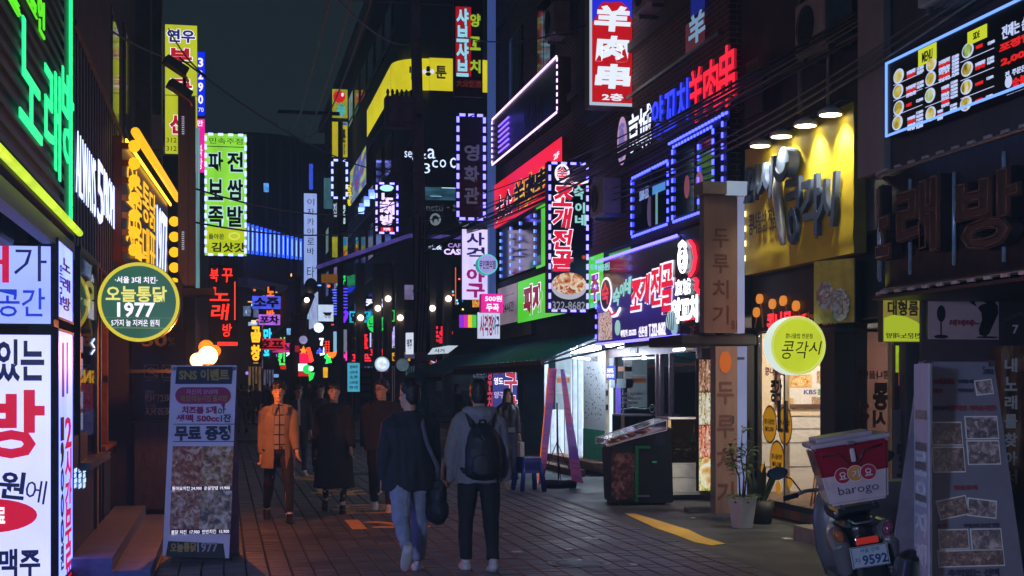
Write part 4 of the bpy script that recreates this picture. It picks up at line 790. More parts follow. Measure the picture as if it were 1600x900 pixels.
# ================================================================ teal awning and the white-lit shop
AW = M('#2a9a9c', .75, var=.25, scale=3, name='teal_canvas')
aw = thing('awning', 'dark teal striped awning over the white lit shop', 'awning', (6.98, 24.3, 2.1))
L_ = 9.9; n = 26
for k in range(n):
    y0, y1 = L_ * k / n, L_ * (k + 1) / n; bm = bmesh.new()
    sag = .015; p = [(-1.5, y0, .02), (-1.5, y1, .02), (0, y1, .66), (0, y0, .66)]
    a_ = [bm.verts.new(q) for q in p]; m_ = [bm.verts.new((q[0], (y0+y1)/2, q[2] + .035)) for q in (p[0], p[2])]
    bm.faces.new((a_[0], m_[0], m_[1], a_[3])); bm.faces.new((m_[0], a_[1], a_[2], m_[1])); bmobj('canvas_rib', bm, AW, aw)
bm = bmesh.new(); abox(bm, -1.54, -1.5, 0, L_, -.05, .03, .01); bmobj('front_bar', bm, M('#8a4a40', .5, .2, name='rusty_bar'), aw)
bm = bmesh.new()
for k in range(60):
    y0 = L_ * k / 60; q = [bm.verts.new(p) for p in ((-1.52, y0, -.05), (-1.52, y0 + L_/60, -.05), (-1.52, y0 + L_/60, -.15), (-1.52, y0 + L_/120, -.19), (-1.52, y0, -.15))]; bm.faces.new(q)
o = bmobj('valance', bm, M('#2a2426', .8, name='dark_valance'), aw); so = o.modifiers.new('t', 'SOLIDIFY'); so.thickness = .006
bm = bmesh.new(); tube(bm, [(-1.5, .05, 0), (0, .05, .55)], .02, 8); bmobj('arm', bm, M('#c8ccd4', .4, .5, name='pale_arm'), aw, True); bm = bmesh.new(); tube(bm, [(-1.45, .15, -.03), (0, .15, .3)], .02, 8); bmobj('arm', bm, STEEL, aw, True)
aw2 = clone(aw); aw2.location = (6.9, 36.5, 1.95); aw2.scale = (.9, .75, .9); aw2['label'] = 'smaller dark awning farther back toward the side street'
# lit shop: floor, walls, ceiling, tubes
ws = thing('white_lit_shop', 'bright white lit shop room under the teal awning', 'shop', (7.0, 24.6, 0))
WP = M('#cfd4d8', .5, var=.06, name='pale_wall'); ubox('floor', ws, 0, 3, 0, 6.4, .02, .1, M('#b9bcc0', .35, name='pale_tiles'))
ubox('back_wall', ws, 2.9, 3, 0, 6.4, .1, 2.6, WP); ubox('far_wall', ws, 0, 2.9, 6.3, 6.4, .1, 2.6, WP); ubox('near_wall', ws, .05, 2.9, 0, .1, .1, 2.6, WP); ubox('ceiling', ws, .05, 2.9, .1, 6.3, 2.56, 2.62, WP)
FT = E('#dfe8ff', 14, name='fluorescent_tube')
for y in (1.0, 3.4, 5.4): ubox('tube_lamp', ws, .5, 2.2, y, y + .08, 2.5, 2.54, FT)
area('tube_lamp_light', (8.3, 26, 2.45), 1.4, .2, 150, (.8, .9, 1)); area('tube_lamp_light', (8.3, 28.6, 2.45), 1.4, .2, 150, (.8, .9, 1))
a, b_ = onX(6.75, 890), onX(6.75, 940)
tl = thing('tube_light', 'bright white fluorescent tube at the right end of the awning', 'lamp', (6.7, b_.y, 2.36)); bm = bmesh.new(); tube(bm, [(0, 0, 0), (0, a.y - b_.y, .0)], .045, 10); bmobj('tube', bm, E('#e8ecff', 18, name='bare_tube'), tl, True); bm = bmesh.new(); abox(bm, .03, .12, -.05, a.y - b_.y + .05, -.03, .06, .01); bmobj('fitting', bm, WHITE, tl)
tl2 = thing('tube_light', 'slim tube light slanting below the bright fluorescent tube', 'lamp', (6.2, 25.2, 2.2), .12); bm = bmesh.new(); tube(bm, [(0, 0, 0), (.6, .6, -.02)], .02, 8); bmobj('tube', bm, E('#e8ecff', 8, name='bare_tube2'), tl2, True)
l = bpy.data.lights.new('bare_tube_light', 'POINT'); l.energy = 26; l.color = (.8, .88, 1); l.shadow_soft_size = .03; o = bpy.data.objects.new('bare_tube_light', l); COL.objects.link(o); o.location = (6.45, 25.4, 2.2)
# poster wall panel at the near end of that shop
s = SX(6.95, 912, 946, .12, 2.4, 'price_wall', 'white poster panel with small writing above a green base', 'wall panel', d=.08, face=M('#d9e0e6', .5, var=.04, name='white_poster'), body=AL)
a, b_ = s.loc(912, 690), s.loc(946, 742); ubox('green_base', s.root, .02, s.w - .02, -.02, -.004, .06, .72, M('#1d8a6a', .6, name='green_board')); rr = random.Random(5)
for i in range(110):
    u, v = rr.uniform(.06, s.w - .16), rr.uniform(.85, 1.95); ubox('note', s.root, u, u + rr.uniform(.02, .08), -.0065, -.004, v, v + rr.uniform(.008, .03), (INK, M('#8a6a5a'), M('#5a7a8a'))[i % 3])
letter(s.root, '수료접', s.w*.3, 2.02, s.w*.65, 2.12, INK, .01, -.004)
# glass uprights
for i, px in enumerate((852, 862, 872, 884, 897, 905)):
    p = onX(6.98, px); props(box('door_mullion', None, 6.95, 7.03, p.y - .03, p.y + .03, .1, 2.5, M('#b9c4d0', .3, .5, name='bright_frame'), .004), ['farthest', 'second', 'third', 'fourth', 'fifth', 'nearest'][i] + ' pale upright in the white lit shopfront, counting nearer', 'door frame', 'uprights of the white lit shopfront')
s = SY(26.2, 868, 545, 892, 640, 'fridge', 'white lit drinks fridge inside the bright shop', 'fridge', d=.6, face=E('#a8c0d0', .6, .3, name='fridge_glow', scale=4), body=WHITE); s.R(869, 585, 891, 588, WHITE, name='shelf'); s.R(869, 612, 891, 615, WHITE, name='shelf'); s.R(870, 590, 890, 598, M('#c86a2a', .6), name='bottles')
# stone step with bricks at the shop entrance
st = thing('entrance_steps', 'low brick steps at the entrance of the bright shop', 'steps', (6.3, 25.4, 0)); BKM = M('#7a5648', .85, var=.3, scale=8, name='step_brick')
for r_, (x0, zz) in enumerate(((0, 0), (.35, .13))):
    for k in range(9):
        for q in range(1 if r_ == 0 else 2):
            box('brick', st, x0 + .01 + q * .22, x0 + .22 + q * .22, k * .42 + .005, k * .42 + .41, zz + .004, zz + .126, BKM, .008)
# signs hanging near awning: blue DV banner behind woman
s = SY(31.5, 770, 572, 808, 705, 'dv_banner', 'blue banner with red and white letters behind the woman in black', 'banner', d=.05, face=E('#2a2a90', .6, .3, name='banner_blue'), body=DARK)
s.T('DV', 773, 571, 790, 584, E('#c02040', .9), .05); s.V('구당', 789, 580, 807, 652, E('#c8183a', .9), .04, gap=.2, out=(PW, .03)); s.T('영도', 772, 590, 786, 601, PW, .03); s.T('양구', 772, 612, 788, 622, E('#c8b0e0', .9), .03); s.T('꼬치', 772, 640, 786, 660, PW, .03)
s = SY(32, 737, 572, 770, 640, 'window_poster', 'dark window with a framed card sign under the awning', 'window', d=.1, face=M('#141a28', .1, name='dk_win'), body=BLACK); s.R(739, 574, 761, 590, E('#4a6a98', .3), name='card_frame'); s.R(741, 576, 759, 588, M('#141a28', .2), y=-.009, name='card'); s.T('OPEN', 743, 578, 757, 586, E('#8a9ac0', .6), .01, y=-.013); s.V('양꼬치', 762, 572, 769, 640, E('#d04060', .9), .04)
# ================================================================ restaurant front below the wide sign (X=7.05)
rf = thing('restaurant_front', 'dark glass restaurant front with steel frames under the hot pot sign', 'shopfront', (7.05, 18.4, 0))
def fr_(px): return onX(7.05, px).y - 18.4
ubox('back_wall', rf, 2.2, 2.3, 0, 6, 0, 2.6, M('#5a3c3a', .8, name='red_brown_wall')); ubox('floor', rf, 0, 2.2, 0, 6, .004, .1, FLOOR); ubox('ceiling', rf, .2, 2.2, 0, 6, 2.5, 2.56, DARK)
for px in (948, 962, 1028, 1034, 1049, 1092): y = fr_(px); box('frame', rf, -.04, .04, y - .035, y + .035, 0, 2.35, M('#8c7f88', .35, .6, name='steel_frame'), .005)
for a, b_ in ((948, 1031), (1031, 1092)): box('frame', rf, -.041, .041, fr_(b_), fr_(a), 2.2, 2.36, M('#8c7f88', .35, .6, name='steel_frame'), .005)
for a, b_ in ((962, 1028), (1034, 1049), (1049, 1092)): ubox('pane', rf, -.004, .004, fr_(b_) + .04, fr_(a) - .04, .1, 2.2, glass('#20242c', .7, name='smoked_glass'))
for i in range(6): ubox('vent_slat', rf, -.06, -.045, fr_(1000) + .1 * i, fr_(1000) + .1 * i + .06, 2.24, 2.34, STEEL)
area('restaurant_lamp_light', (8.2, 20.5, 2.45), .6, .6, 6, (1, .75, .6))
props(box('ceiling_lamp', None, 7.9, 8.5, 20.2, 20.8, 2.46, 2.5, E('#ffc8a0', 2, name='dim_warm')), 'dim warm ceiling panel inside the dark restaurant', 'lamp')
for i, (x0, y0, x1, y1, c, lab) in enumerate(((946, 572, 962, 593, E('#1c4ad0', .8, name='blue_notice'), 'blue lit notice on the restaurant door frame'), (964, 592, 978, 606, M('#a8c0c8'), 'pale square notice on the dark door glass'), (954, 594, 961, 606, M('#c8d0d8'), 'small white sticker on the restaurant door frame'), (966, 573, 976, 580, M('#c86a2a'), 'round orange and grey sticker on door glass'))):
    s = Sign('notice', lab, 'notice', onX(6.98, x0), onX(6.98, x1), onX(6.98, x1, y1).z, onX(6.98, x0, y0).z, d=.01, face=c, body=GREY)
    if i == 0: s.T('50%', 949, 576, 959, 582, PW, .02); s.T('영업중', 948, 584, 960, 590, PW, .01)
for i in range(4): s = Sign('door_number', ['top', 'second', 'third', 'lowest'][i] + ' round white sign plate on the steel door frame', 'sign', onX(6.96, 946), onX(6.96, 950), 1.62 - .13 * i, 1.72 - .13 * i, d=.01, face=(WHITE, CHAR, WHITE, CHAR)[i], body=GREY)
s = SX(7.0, 968, 1024, 1.38, 1.75, 'door_lettering', 'faint pale lettering across the dark restaurant door', nobox=True)
for i, t_ in enumerate(('숙이네조개전골', '영업시간 안내', '단체예약환영')): s.T(t_, 972, 613 + i * 7, 996 - 4 * i, 618 + i * 7, M('#a8b4b8', .5), .0)
s.stroke([(970, 640), (990, 637), (1010, 639), (1022, 636)], .012, M('#8ab8b0', .4)); neon_ell(s, 1020, 638, 4, 6, M('#9ac0b8', .4), .008, y=-.01)
s = SX(6.99, 962, 970, .9, 1.72, 'violet_card', 'violet lit menu strip inside the restaurant door', 'poster', d=.02, face=E('#6a5ae0', .7, .3), body=DARK)
for k, px in enumerate((1038, 1068)): s = SX(8.4, px, px + 13, 1.4, 2.1, 'wall_picture', ('pale' if k == 0 else 'cream') + ' picture on the restaurant back wall', 'picture', d=.03, face=M('#8a6a70' if k == 0 else '#a08a70'), body=TIM)
for i in range(2): s = SX(6.6, 1036 + i * 16, 1052 + i * 18, 2.3 - .1 * i, 2.34 - .1 * i, 'hanging_lamp', ('violet' if i == 0 else 'white') + ' slanted strip lamp over the restaurant door', 'lamp', d=.15, face=E('#d8ccff', 10), body=GREY)
l = bpy.data.lights.new('hanging_lamp_light', 'POINT'); l.energy = 12; l.color = (.85, .8, 1); l.shadow_soft_size = .03; o = bpy.data.objects.new('hanging_lamp_light', l); COL.objects.link(o); o.location = (6.45, 20.2, 2.22)
# ================================================================ LEFT SIDE
LX = -1.3
la = building('karaoke_building', 'dark building at the left carrying the green karaoke neon', [
    ('wall', -9, LX - .02, 3, 17.55, 3.0, 16, CONCD), ('lower_wall', -9, -2.6, 3, 11.75, 0, 2.998, DARK), ('post', -1.5, LX - .03, 11.62, 11.78, 0, 2.998, BLACK),
    ('dado', -1.5, LX - .01, 11.8, 15.15, 0, .98, M('#2c3036', .5, name='slate_panel')), ('room_wall', -3.4, -3.3, 11.8, 21, 0, 2.998, TIM)])
lb = building('left_dark_building', 'tall dark building behind the yellow marquee on the left', [
    ('wall', -9, -1.45, 17.6, 33, 3.05, 15, BRK2), ('annex', -9, -.52, 18.5, 33, 0, 3.0, CHAR), ('room_back', -3.4, -1.34, 21, 21.1, 0, 3.0, TIM), ('pilaster', -1.5, -1.2, 24.5, 25, 3.1, 14, CONC), ('pilaster', -1.5, -1.25, 30, 30.6, 3.1, 13, CONC)])
bpy.data.objects.remove([c for c in lb.children if c.name.startswith('annex')][0])
box('annex', lb, -9 + 9, -.52 + 9, 18.5 - 17.6, 33 - 17.6, 0, 3.0, CHAR)
for y, z in ((19, 5), (21.5, 5.4), (27, 6), (19.5, 9), (22.5, 9.4), (27.5, 10)): f = ubox('window', lb, 9 - 1.5, 9 - 1.42, y - 17.6, y - 16.3, z, z + 1.6, BLACK); ubox('window', lb, 9 - 1.43, 9 - 1.41, y - 17.5, y - 16.4, z + .1, z + 1.5, PANE)
# green neon karaoke sign
TG = E('#28e08a', 1.5, name='green_neon')
s = SX(LX, -700, 110, 3.05, 6.9, 'karaoke_sign', 'giant green neon karaoke sign on dark slatted panel', 'sign', d=.05, face=M('#10201a', .5, name='dark_green_panel'), body=BLACK)
for k in range(34): ubox('slat', s.root, .02, s.w - .04, -.03, -.006, .08 + k * .112, .125 + k * .112, M('#16382c', .4, .3, name='green_slat'))
for ch, b_ in (('노', (20, 14, 56, 228)), ('래', (61, 78, 86, 284)), ('방', (89, 92, 107, 268))): s.T(ch, *b_, TG, .0, y=-.035, th=.012)
LG = E('#5ae020', 1.2, name='lime_neon')
for ch, b_ in (('준', (-14, -30, 22, 14)), ('코', (32, -20, 48, 30)), ('인', (50, -14, 60, 62))): s.T(ch, *b_, LG, .0, y=-.035, th=.012)
s2 = SX(LX + .03, 100, 112, 3.0, 7.0, 'green_tube', 'vertical green light strip edging the karaoke sign', 'light strip', d=.03, body=BLACK); s2.led([(s2.w*.5, 0), (s2.w*.5, s2.h)], E('#18d87c', 2.2, name='green_led'), .09, ln=.085, r=.05, local=True)
s2 = SX(LX + .06, -700, 117, 2.96, 3.03, 'lime_tube', 'lime yellow light tube along the bottom of the karaoke sign', 'light strip', d=.06, body=DARK); bm = bmesh.new(); tube(bm, [(0, -.04, .03), (s2.w, -.04, .03)], .028, 8); bmobj('tube', bm, E('#a8c81c', 1.6, .3, name='lime_strip', scale=3), s2.root, True)
s2 = SX(LX + .01, -700, 116, 2.80, 2.94, 'green_beam', 'green painted beam under the karaoke sign', 'beam', d=.1, face=M('#1c4a2c', .4, .4, name='green_beam'), body=BLACK)
# shop name panel, corrugated purple
s = SX(LX, 113, 186, 2.96, 4.85, 'purple_fascia', 'purple grey corrugated panel with white shop name', 'sign', d=.05, body=M('#4a4660', .5, .3, name='purple_metal'))
for k in range(int(s.w / .3)): ubox('seam', s.root, .3 * k, .3 * k + .02, -.012, 0, 0, s.h, M('#2c2a3c', .5))
WB = E('#b8c4ff', 2.2, name='cold_white_letter')
s.T('ALWAYS', 116, 303, 147, 250, WB, -.015, y=-.012, th=.008); s.T('5', 150, 345, 159, 262, WB, .0, y=-.012, th=.008); s.T('PROMISE', 160, 338, 182, 300, WB, -.015, y=-.012, th=.008)
s.bx('diagonal_trim', 0, s.w, -.04, 0, s.h, s.h + .05, DARK)
# yellow marquee
MQ = E('#f2b414', 1.4, name='marquee_yellow'); MB = E('#ffb828', 5, name='bulb')
s = ST((190, 17.0), (262, 23.2), 3.2, 4.68, 'marquee_sign', 'yellow lit marquee with bulbs and big block letters', 'sign', d=.35, face=M('#241408', .4, name='dark_brown_face'), body=M('#6a4012', .5))
for i, ch in enumerate('오늘통닭'): 
    u0 = s.w * (.06 + .15 * i); letter(s.root, ch, u0, s.h * .5, u0 + s.w * .135, s.h * .86, MQ, .0, -.012, .008)
letter(s.root, '1977', s.w * .68, s.h * .1, s.w * .95, s.h * .8, WB, .01, -.012, .008)
for i, ch in enumerate('서울대표'): u0 = s.w * (.06 + .15 * i); letter(s.root, ch, u0, s.h * .1, u0 + s.w * .135, s.h * .46, MQ, .0, -.012, .008)
def bulbs(r, pts, R=.05, mat=None):
    for p in pts:
        bm = bmesh.new(); ball(bm, p, R, seg=10); bmobj('bulb', bm, mat or MB, r, True)
bulbs(s.root, [(.04, -.14, s.h * (.08 + .14 * k)) for k in range(7)], .075, MQ); bulbs(s.root, [(s.w + .05, -.1, s.h * (-.06 + .17 * k)) for k in range(6)], .085, MQ)
for k in range(7): ubox('bulb_socket', s.root, .0, .08, -.12, -.001, s.h * (.08 + .14 * k) - .035, s.h * (.08 + .14 * k) + .035, M('#b06a1a', .3, .6))
bm = bmesh.new(); tube(bm, [(0, -.16, s.h + .05), (s.w, -.16, s.h + .05)], .055, 10); bmobj('top_tube', bm, E('#f0a818', 1.5, name='amber_tube'), s.root, True)
s.led([(0, s.h - .05), (s.w, s.h - .05)], MB, .12, ln=.05, r=.02, local=True, y=-.04)
s.poly([(205, 388), (226, 404), (205, 404)], MQ, y=-.05)
# 1977 round sign
DG = E('#3a6a58', .75, .25, name='bottle_green_face', scale=1.6); GO = E('#d8c83a', 1.0, name='gold_rim'); GT = E('#e6e07a', 1.1, name='pale_gold_letter')
s = round_sign('round_chicken_sign', 'round green chicken shop sign with gold rim and the year 1977', 217, 472, 63, 15.2, DG, GO, M('#3a3024', .4, .5, name='dark_edge'), .22)
s.T('·서울 3대 치킨·', 180, 432, 246, 443, PW, .02, y=-.01); s.T('오늘통닭', 166, 447, 260, 472, GT, .025, y=-.01); s.T('1977', 184, 473, 241, 495, PW, .025, y=-.01)
s.T('5가지 늘 지켜온 원칙', 174, 499, 249, 510, PW, .01, y=-.01)
for y in (496, 512): s.R(158 if y < 500 else 165, y, 275 if y < 500 else 268, y + 1, GT, y=-.009, name='rule')
s.bx('bracket', -.55, .05, .08, .13, s.h * .55, s.h * .6, BLACK)
# corner lightboxes (left edge of the frame)
LB1 = E('#7c8cf4', 1.9, .1, name='blue_white_box', scale=2); LB2 = E('#a4a8ec', 2.0, .1, name='lilac_white_box', scale=2)
NB = M('#20284a', .5, name='navy_print'); NBL = E('#1a2050', .8, name='backlit_navy'); RP = E('#c8143a', 1.0, name='red_print')
LY = 11.6
s = SY(LY, -230, 375, 84, 508, 'upper_lightbox', 'upper blue-white lightbox at left edge with two lines of navy letters', 'sign', d=.35, face=LB1, body=BLACK, rim=.022, rimm=BLACK)
s.T('가', 22, 384, 73, 440, NBL, .0); s.T('노래', -120, 384, 12, 440, RP, .03); s.T('공간', -4, 450, 70, 495, E('#1c38c8', 1.0), .01); s.T('파티', -120, 450, -14, 495, E('#1c38c8', 1.0), .01)
s = SY(LY, -230, 517, 84, 925, 'lower_lightbox', 'tall lower lightbox at left edge with red and navy letters', 'sign', d=.35, face=LB2, body=BLACK, rim=.022, rimm=BLACK)
s.T('있는', -4, 532, 68, 594, NBL, .03); s.T('맛이', -140, 532, -16, 594, NBL, .03); s.T('방', -26, 613, 66, 712, RP, .035); s.T('노래', -145, 613, -40, 712, RP, .05)
s.T('원', 0, 738, 38, 778, NBL, .03, rot=.12); s.T('에', 40, 750, 72, 786, NBL, .0, rot=.15); s.T('1,000', -130, 730, -8, 775, NB, .03)
s.disc(-20, 806, 79, 27, RP, name='red_oval'); s.T('음료', -14, 792, 8, 820, PW, .03, y=-.011); s.T('캔맥주', -36, 860, 62, 899, NBL, .03)
# receding side faces of that sign
for i, (z0, z1, nm) in enumerate(((2.22, 2.86, 'upper'), (.12, 2.15, 'lower'))):
    s = SX(LX + .02, 89, 113, z0, z1, 'side_lightbox', nm + ' narrow side lightbox receding beside the big lightboxes', 'sign', d=.1, face=E('#6a78f0', 3.4, .2, name='side_box', scale=2), body=BLACK, rim=.02, rimm=BLACK)
    if i == 0: s.V('노래방', 97, 400, 108, 490, M('#a84060'), .02); s.V('음료', 92, 410, 96, 480, NB, .0)
    else: s.V('2시간무료', 101, 650, 110, 900, RP, .02); s.V('1,000원', 94, 650, 98, 890, NB, .01); s.R(96, 535, 99, 620, NB, name='stripe'); s.R(103, 535, 105, 615, NB, name='stripe')
props(box('speaker_hood', None, -2.5, LX - .25, 10.6, 11.3, 2.75, 3.2, CHAR, .04), 'black hood hanging in front of the upper lightbox', 'hood')
# stair-side shop window; its reflection of the round sign is built as glowing pieces
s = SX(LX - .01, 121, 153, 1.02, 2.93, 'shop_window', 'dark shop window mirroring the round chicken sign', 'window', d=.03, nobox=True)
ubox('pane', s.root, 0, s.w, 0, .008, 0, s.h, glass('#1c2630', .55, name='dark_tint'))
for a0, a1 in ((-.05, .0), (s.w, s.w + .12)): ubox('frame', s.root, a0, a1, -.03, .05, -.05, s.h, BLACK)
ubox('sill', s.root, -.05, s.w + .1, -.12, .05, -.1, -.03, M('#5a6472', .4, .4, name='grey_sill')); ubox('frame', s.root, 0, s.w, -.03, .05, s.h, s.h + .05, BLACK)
MD = E('#2c6a58', .6, .2, name='reflection_paint_green')
def arc_disc(cx, cy, R, mat, y):
    c = s.loc(cx, cy); r_ = R; pts = [(x, z) for x, z in ell(c[0], c[1], r_ * 1.6, r_, 40) if 0]
q0 = s.loc(153, 472); bm = bmesh.new(); half = [(q0[0] - .0 + .98 * (-math.sin(math.pi * k / 20)) * 1.0, q0[1] + .43 * math.cos(math.pi * k / 20)) for k in range(21)]; prism(bm, half, .012, .02); bmobj('painted_reflection_rim', bm, GO, s.root)
bm = bmesh.new(); half = [(q0[0] + .90 * (-math.sin(math.pi * k / 20)), q0[1] + .385 * math.cos(math.pi * k / 20)) for k in range(21)]; prism(bm, half, .009, .0118); bmobj('painted_reflection_face', bm, MD, s.root)
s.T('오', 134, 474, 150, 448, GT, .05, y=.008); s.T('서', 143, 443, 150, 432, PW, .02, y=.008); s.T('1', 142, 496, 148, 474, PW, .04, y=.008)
s.T('SNS', 123, 598, 150, 580, MQ, .03, y=.008, mirror=True); s.R(122, 600, 150, 640, E('#a02860', .35, name='reflection_paint_pink'), y=.011, name='painted_reflection_board'); s.R(122, 640, 150, 676, E('#6a70c0', .4, .4), y=.011, name='painted_reflection_board')
for y_ in (525, 560, 612, 645): s.R(126, y_, 130, y_ + 26, E('#9ab8f0', 1.4), y=.006, name='painted_reflection_tube')
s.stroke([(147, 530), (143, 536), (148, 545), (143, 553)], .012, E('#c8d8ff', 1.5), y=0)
# intercom panel of small lit buttons below
s = SX(LX + .002, 112, 136, .85, 1.25, 'button_panel', 'small cluster of lit white buttons below the shop window', 'panel', d=.03, face=CHAR, body=BLACK)
for i in range(12): px = 115 + (i % 3) * 7; py = 733 + (i // 3) * 8; s.R(px, py, px + 4 - i % 2, py + 4, E('#a8c8ff', 1.6), name='button')
# booth with a woman, wooden frame
props(box('door_post', None, -1.42, -1.28, 15.22, 15.42, 0, 2.96, M('#6a6258', .7, bump=.2, name='grey_post')), 'grey post right of the left shop window', 'post')
props(box('wood_post', None, -1.42, -1.34, 17.3, 17.45, .95, 2.96, TIM), 'brown wooden post beside the woman at the left', 'post')
s = SX(-1.36, 158, 200, 0, .95, 'low_partition', 'dark panelled low partition below the woman at the left', 'partition', d=.05, body=CHAR)
for k in range(4): s.bx('panel', s.w * (k + .08) / 4, s.w * (k + .92) / 4, -.03, 0, .1, .85, M('#262a30', .4))
s.bx('rail', 0, s.w, -.05, .05, .95, 1.0, M('#7a4a2a', .35, name='varnished_rail'))
s = SY(20.9, 150, 500, 190, 640, 'painted_wall', 'brown painted figure wall behind the woman', 'wall panel', d=.03, face=food(['#2a1810', '#6a3c20', '#a87040', '#d0b080'], 3), body=TIM)
area('booth_lamp_light', (-2.4, 19.6, 2.8), .4, .4, 14, (1, .65, .4)); props(box('booth_lamp', None, -2.6, -2.2, 19.4, 19.8, 2.82, 2.86, E('#ffb070', 3)), 'small warm ceiling lamp over the booth', 'lamp')
# black door wall with opening hours
s = SY(18.45, 205, 515, 291, 664, 'opening_hours_window', 'dark glass with percent sign, no-smoking pictograms and opening hours', 'window', d=.04, face=M('#131216', .12, var=.1, name='black_glass'), body=CHAR)
HW = M('#b0aab4', .5, name='dull_white')
s.T('OPEN', 227, 610, 241, 615, HW, .01); s.T('P.M 12:00', 227, 618, 268, 627, HW, .02); s.T('CLOSE', 227, 631, 243, 636, HW, .01); s.T('A.M 05:00', 227, 639, 268, 648, HW, .02); s.R(227, 616.5, 280, 617.3, HW); s.R(227, 637.5, 280, 638.3, HW)
s.T('50', 223, 522, 260, 541, M('#6a6030'), .03); s.T('%', 262, 527, 274, 541, M('#6a6a70'), .0)
for px in (225, 253):
    for a_ in ((px, 570, px + 22, 571), (px, 589, px + 22, 590), (px, 571, px + 1, 589), (px + 21, 571, px + 22, 589)): s.R(*a_, HW, name='pictogram_frame')
    s.stroke([(px + 2, 572), (px + 20, 588)], .006, HW, y=-.01, name='pictogram'); neon_ell(s, px + 11, 579, 5, 4, HW, .008, y=-.01); s.T('금지구역', px + 2, 592, px + 19, 596, HW, .0)
s = SY(18.3, 210, 661, 263, 796, 'door_cabinet', 'dark grey metal cabinet at the foot of the opening hours glass', 'cabinet', d=.15, face=M('#4a4c56', .35, .5, var=.25, name='gunmetal'), body=CHAR)
s.bx('top', -.03, s.w + .03, -.03, .15, s.h, s.h + .03, BLACK); neon_ell(s, 236, 715, 10, 16, M('#3a3c44', .5), .008, y=-.01)
# steps
TL = M('#56648a', .5, var=.2, scale=5, name='grey_tile')
sp = thing('entrance_step', 'two long grey tiled steps in front of the left shop', 'steps', (-1.3, 12.6, 0))
for i in range(9):
    ubox('tile', sp, 0, .36, i * .6 + .004, i * .6 + .596, .0, .22, TL); ubox('tile', sp, .364, .68, i * .6 + .004, i * .6 + .596, 0, .11, TL)
# grey column
s = SY(18.9, 278, 150, 305, 448, 'metal_column', 'tall grey metal column with rows of vent slots', 'column', d=.3, face=M('#5a5868', .5, .4, var=.1, name='mauve_metal'), body=M('#4c4a58', .5, .4))
for y0 in (182, 362):
    for k in range(9): s.R(284, y0 + k * 3.3, 288, y0 + k * 3.3 + 1.4, E('#c8d0e8', .7), name='slot')
s.R(294, 150, 295, 448, BLACK, name='seam'); s.bx('foot', 0, s.w, .05, .25, -1.0, 0, CHAR); s.bx('plate', .0, s.w + .25, -.1, .3, -.12, -.02, CHAR)
for i, (py0) in enumerate((103, 140)):
    f_ = thing('flood_lamp', ('upper' if i == 0 else 'lower') + ' dark flood lamp fixed over the yellow vertical sign', 'lamp', tuple(atT(18.4, 274 + i * 6, py0)), .3); bm = bmesh.new(); abox(bm, -.16, .16, -.1, .08, -.06, .06, .02, rot=Matrix.Rotation(.5, 3, 'Y')); bmobj('housing', bm, M('#22403a', .5), f_); bm = bmesh.new(); tube(bm, [(-.13, -.1, .0), (.12, -.1, -.16), (.14, -.1, -.22)], .014, 8); bmobj('trim', bm, M('#d08050', .3, .6), f_, True); ubox('arm', f_, .1, .14, -.02, .02, -.5, 0, BLACK)
s = SY(20, 306, 200, 312, 450, 'teal_strip_sign', 'narrow pale teal glowing edge right of the metal column', 'sign', d=.3, face=E('#78b0b8', .6, .5, scale=2), body=GREY)
# orange globe lamps behind the standing board
OG = E('#ffb878', 5, name='orange_globe')
gl = thing('globe_lamps', 'cluster of bright orange globe lamps above the event board', 'lamp', tuple(atT(16.6, 322, 556)))
OG2 = E('#ff7a18', 1.5, .2, name='orange_glass')
for k, (dx, dy, dz, R) in enumerate(((.02, 0, 0, .115), (-.1, .04, -.05, .085), (.0, .1, .1, .09), (.1, .12, .06, .07))): bm = bmesh.new(); ball(bm, (dx, dy, dz), R, seg=20); g5 = bmobj('globe', bm, OG if k < 2 else OG2, gl, True); bm = bmesh.new(); tube(bm, [(dx, dy, dz - R * 1.15), (dx, dy, dz - R * .8)], R * .55, 14); bmobj('collar', bm, M('#6a3a1a', .3, .7, name='brass_collar'), g5, True)
ubox('base', gl, -.22, .22, -.06, .06, -.22, -.12, E('#ff8a10', 1.2)); ubox('bracket', gl, -.9, -.1, .05, .09, -.2, -.16, BLACK)
l = bpy.data.lights.new('globe_lamp_light', 'POINT'); l.energy = 115; l.color = (1, .23, .05); l.shadow_soft_size = .03; o = bpy.data.objects.new('globe_lamp_light', l); COL.objects.link(o); o.location = atT(16.4, 326, 556) + Vector((0, -.2, .0))
# standing event board (A-board)
eb = thing('event_board', 'tall white standing menu board advertising an event with food photos', 'sign board', (0, 0, 0))
YB = 14.1
p0, p1 = onY(YB, 272, 572), onY(YB, 366, 572); q0_, q1_ = onY(YB - .25, 258, 868), onY(YB - .25, 355, 868)
eb.location = ((p0.x + p1.x) / 2, YB, 0); cxb = eb.location.x; ztb = p0.z; zb_ = .05
lfb = lambda z: -.27 * (1 - z / ztb); slx = ((q0_.x + q1_.x) - (p0.x + p1.x)) / 2
twb = (p1.x - p0.x) / 2
def onE(px, py):
    d = ray(px, py); z = 1.
    for _ in range(20): t = (YB + lfb(z)) / d.y; z = EYE + d.z * t
    return (d.x * t - cxb, z)
def eslab(pts, mat, nm, y=0, th=.004):
    bm = bmesh.new(); A_ = [bm.verts.new((p[0], lfb(p[1]) + y - th, p[1])) for p in pts]; B_ = [bm.verts.new((p[0], lfb(p[1]) + y, p[1])) for p in pts]; bm.faces.new(A_); bm.faces.new(B_[::-1]); n = len(pts)
    for i in range(n): bm.faces.new((A_[i], B_[i], B_[(i+1) % n], A_[(i+1) % n]))
    return bmobj(nm, bm, mat, eb)
WBd = M('#eeecf8', .5, var=.04, name='white_board')
E4 = lambda a, b_, c, d_: [onE(*a), onE(*b_), onE(*c), onE(*d_)]
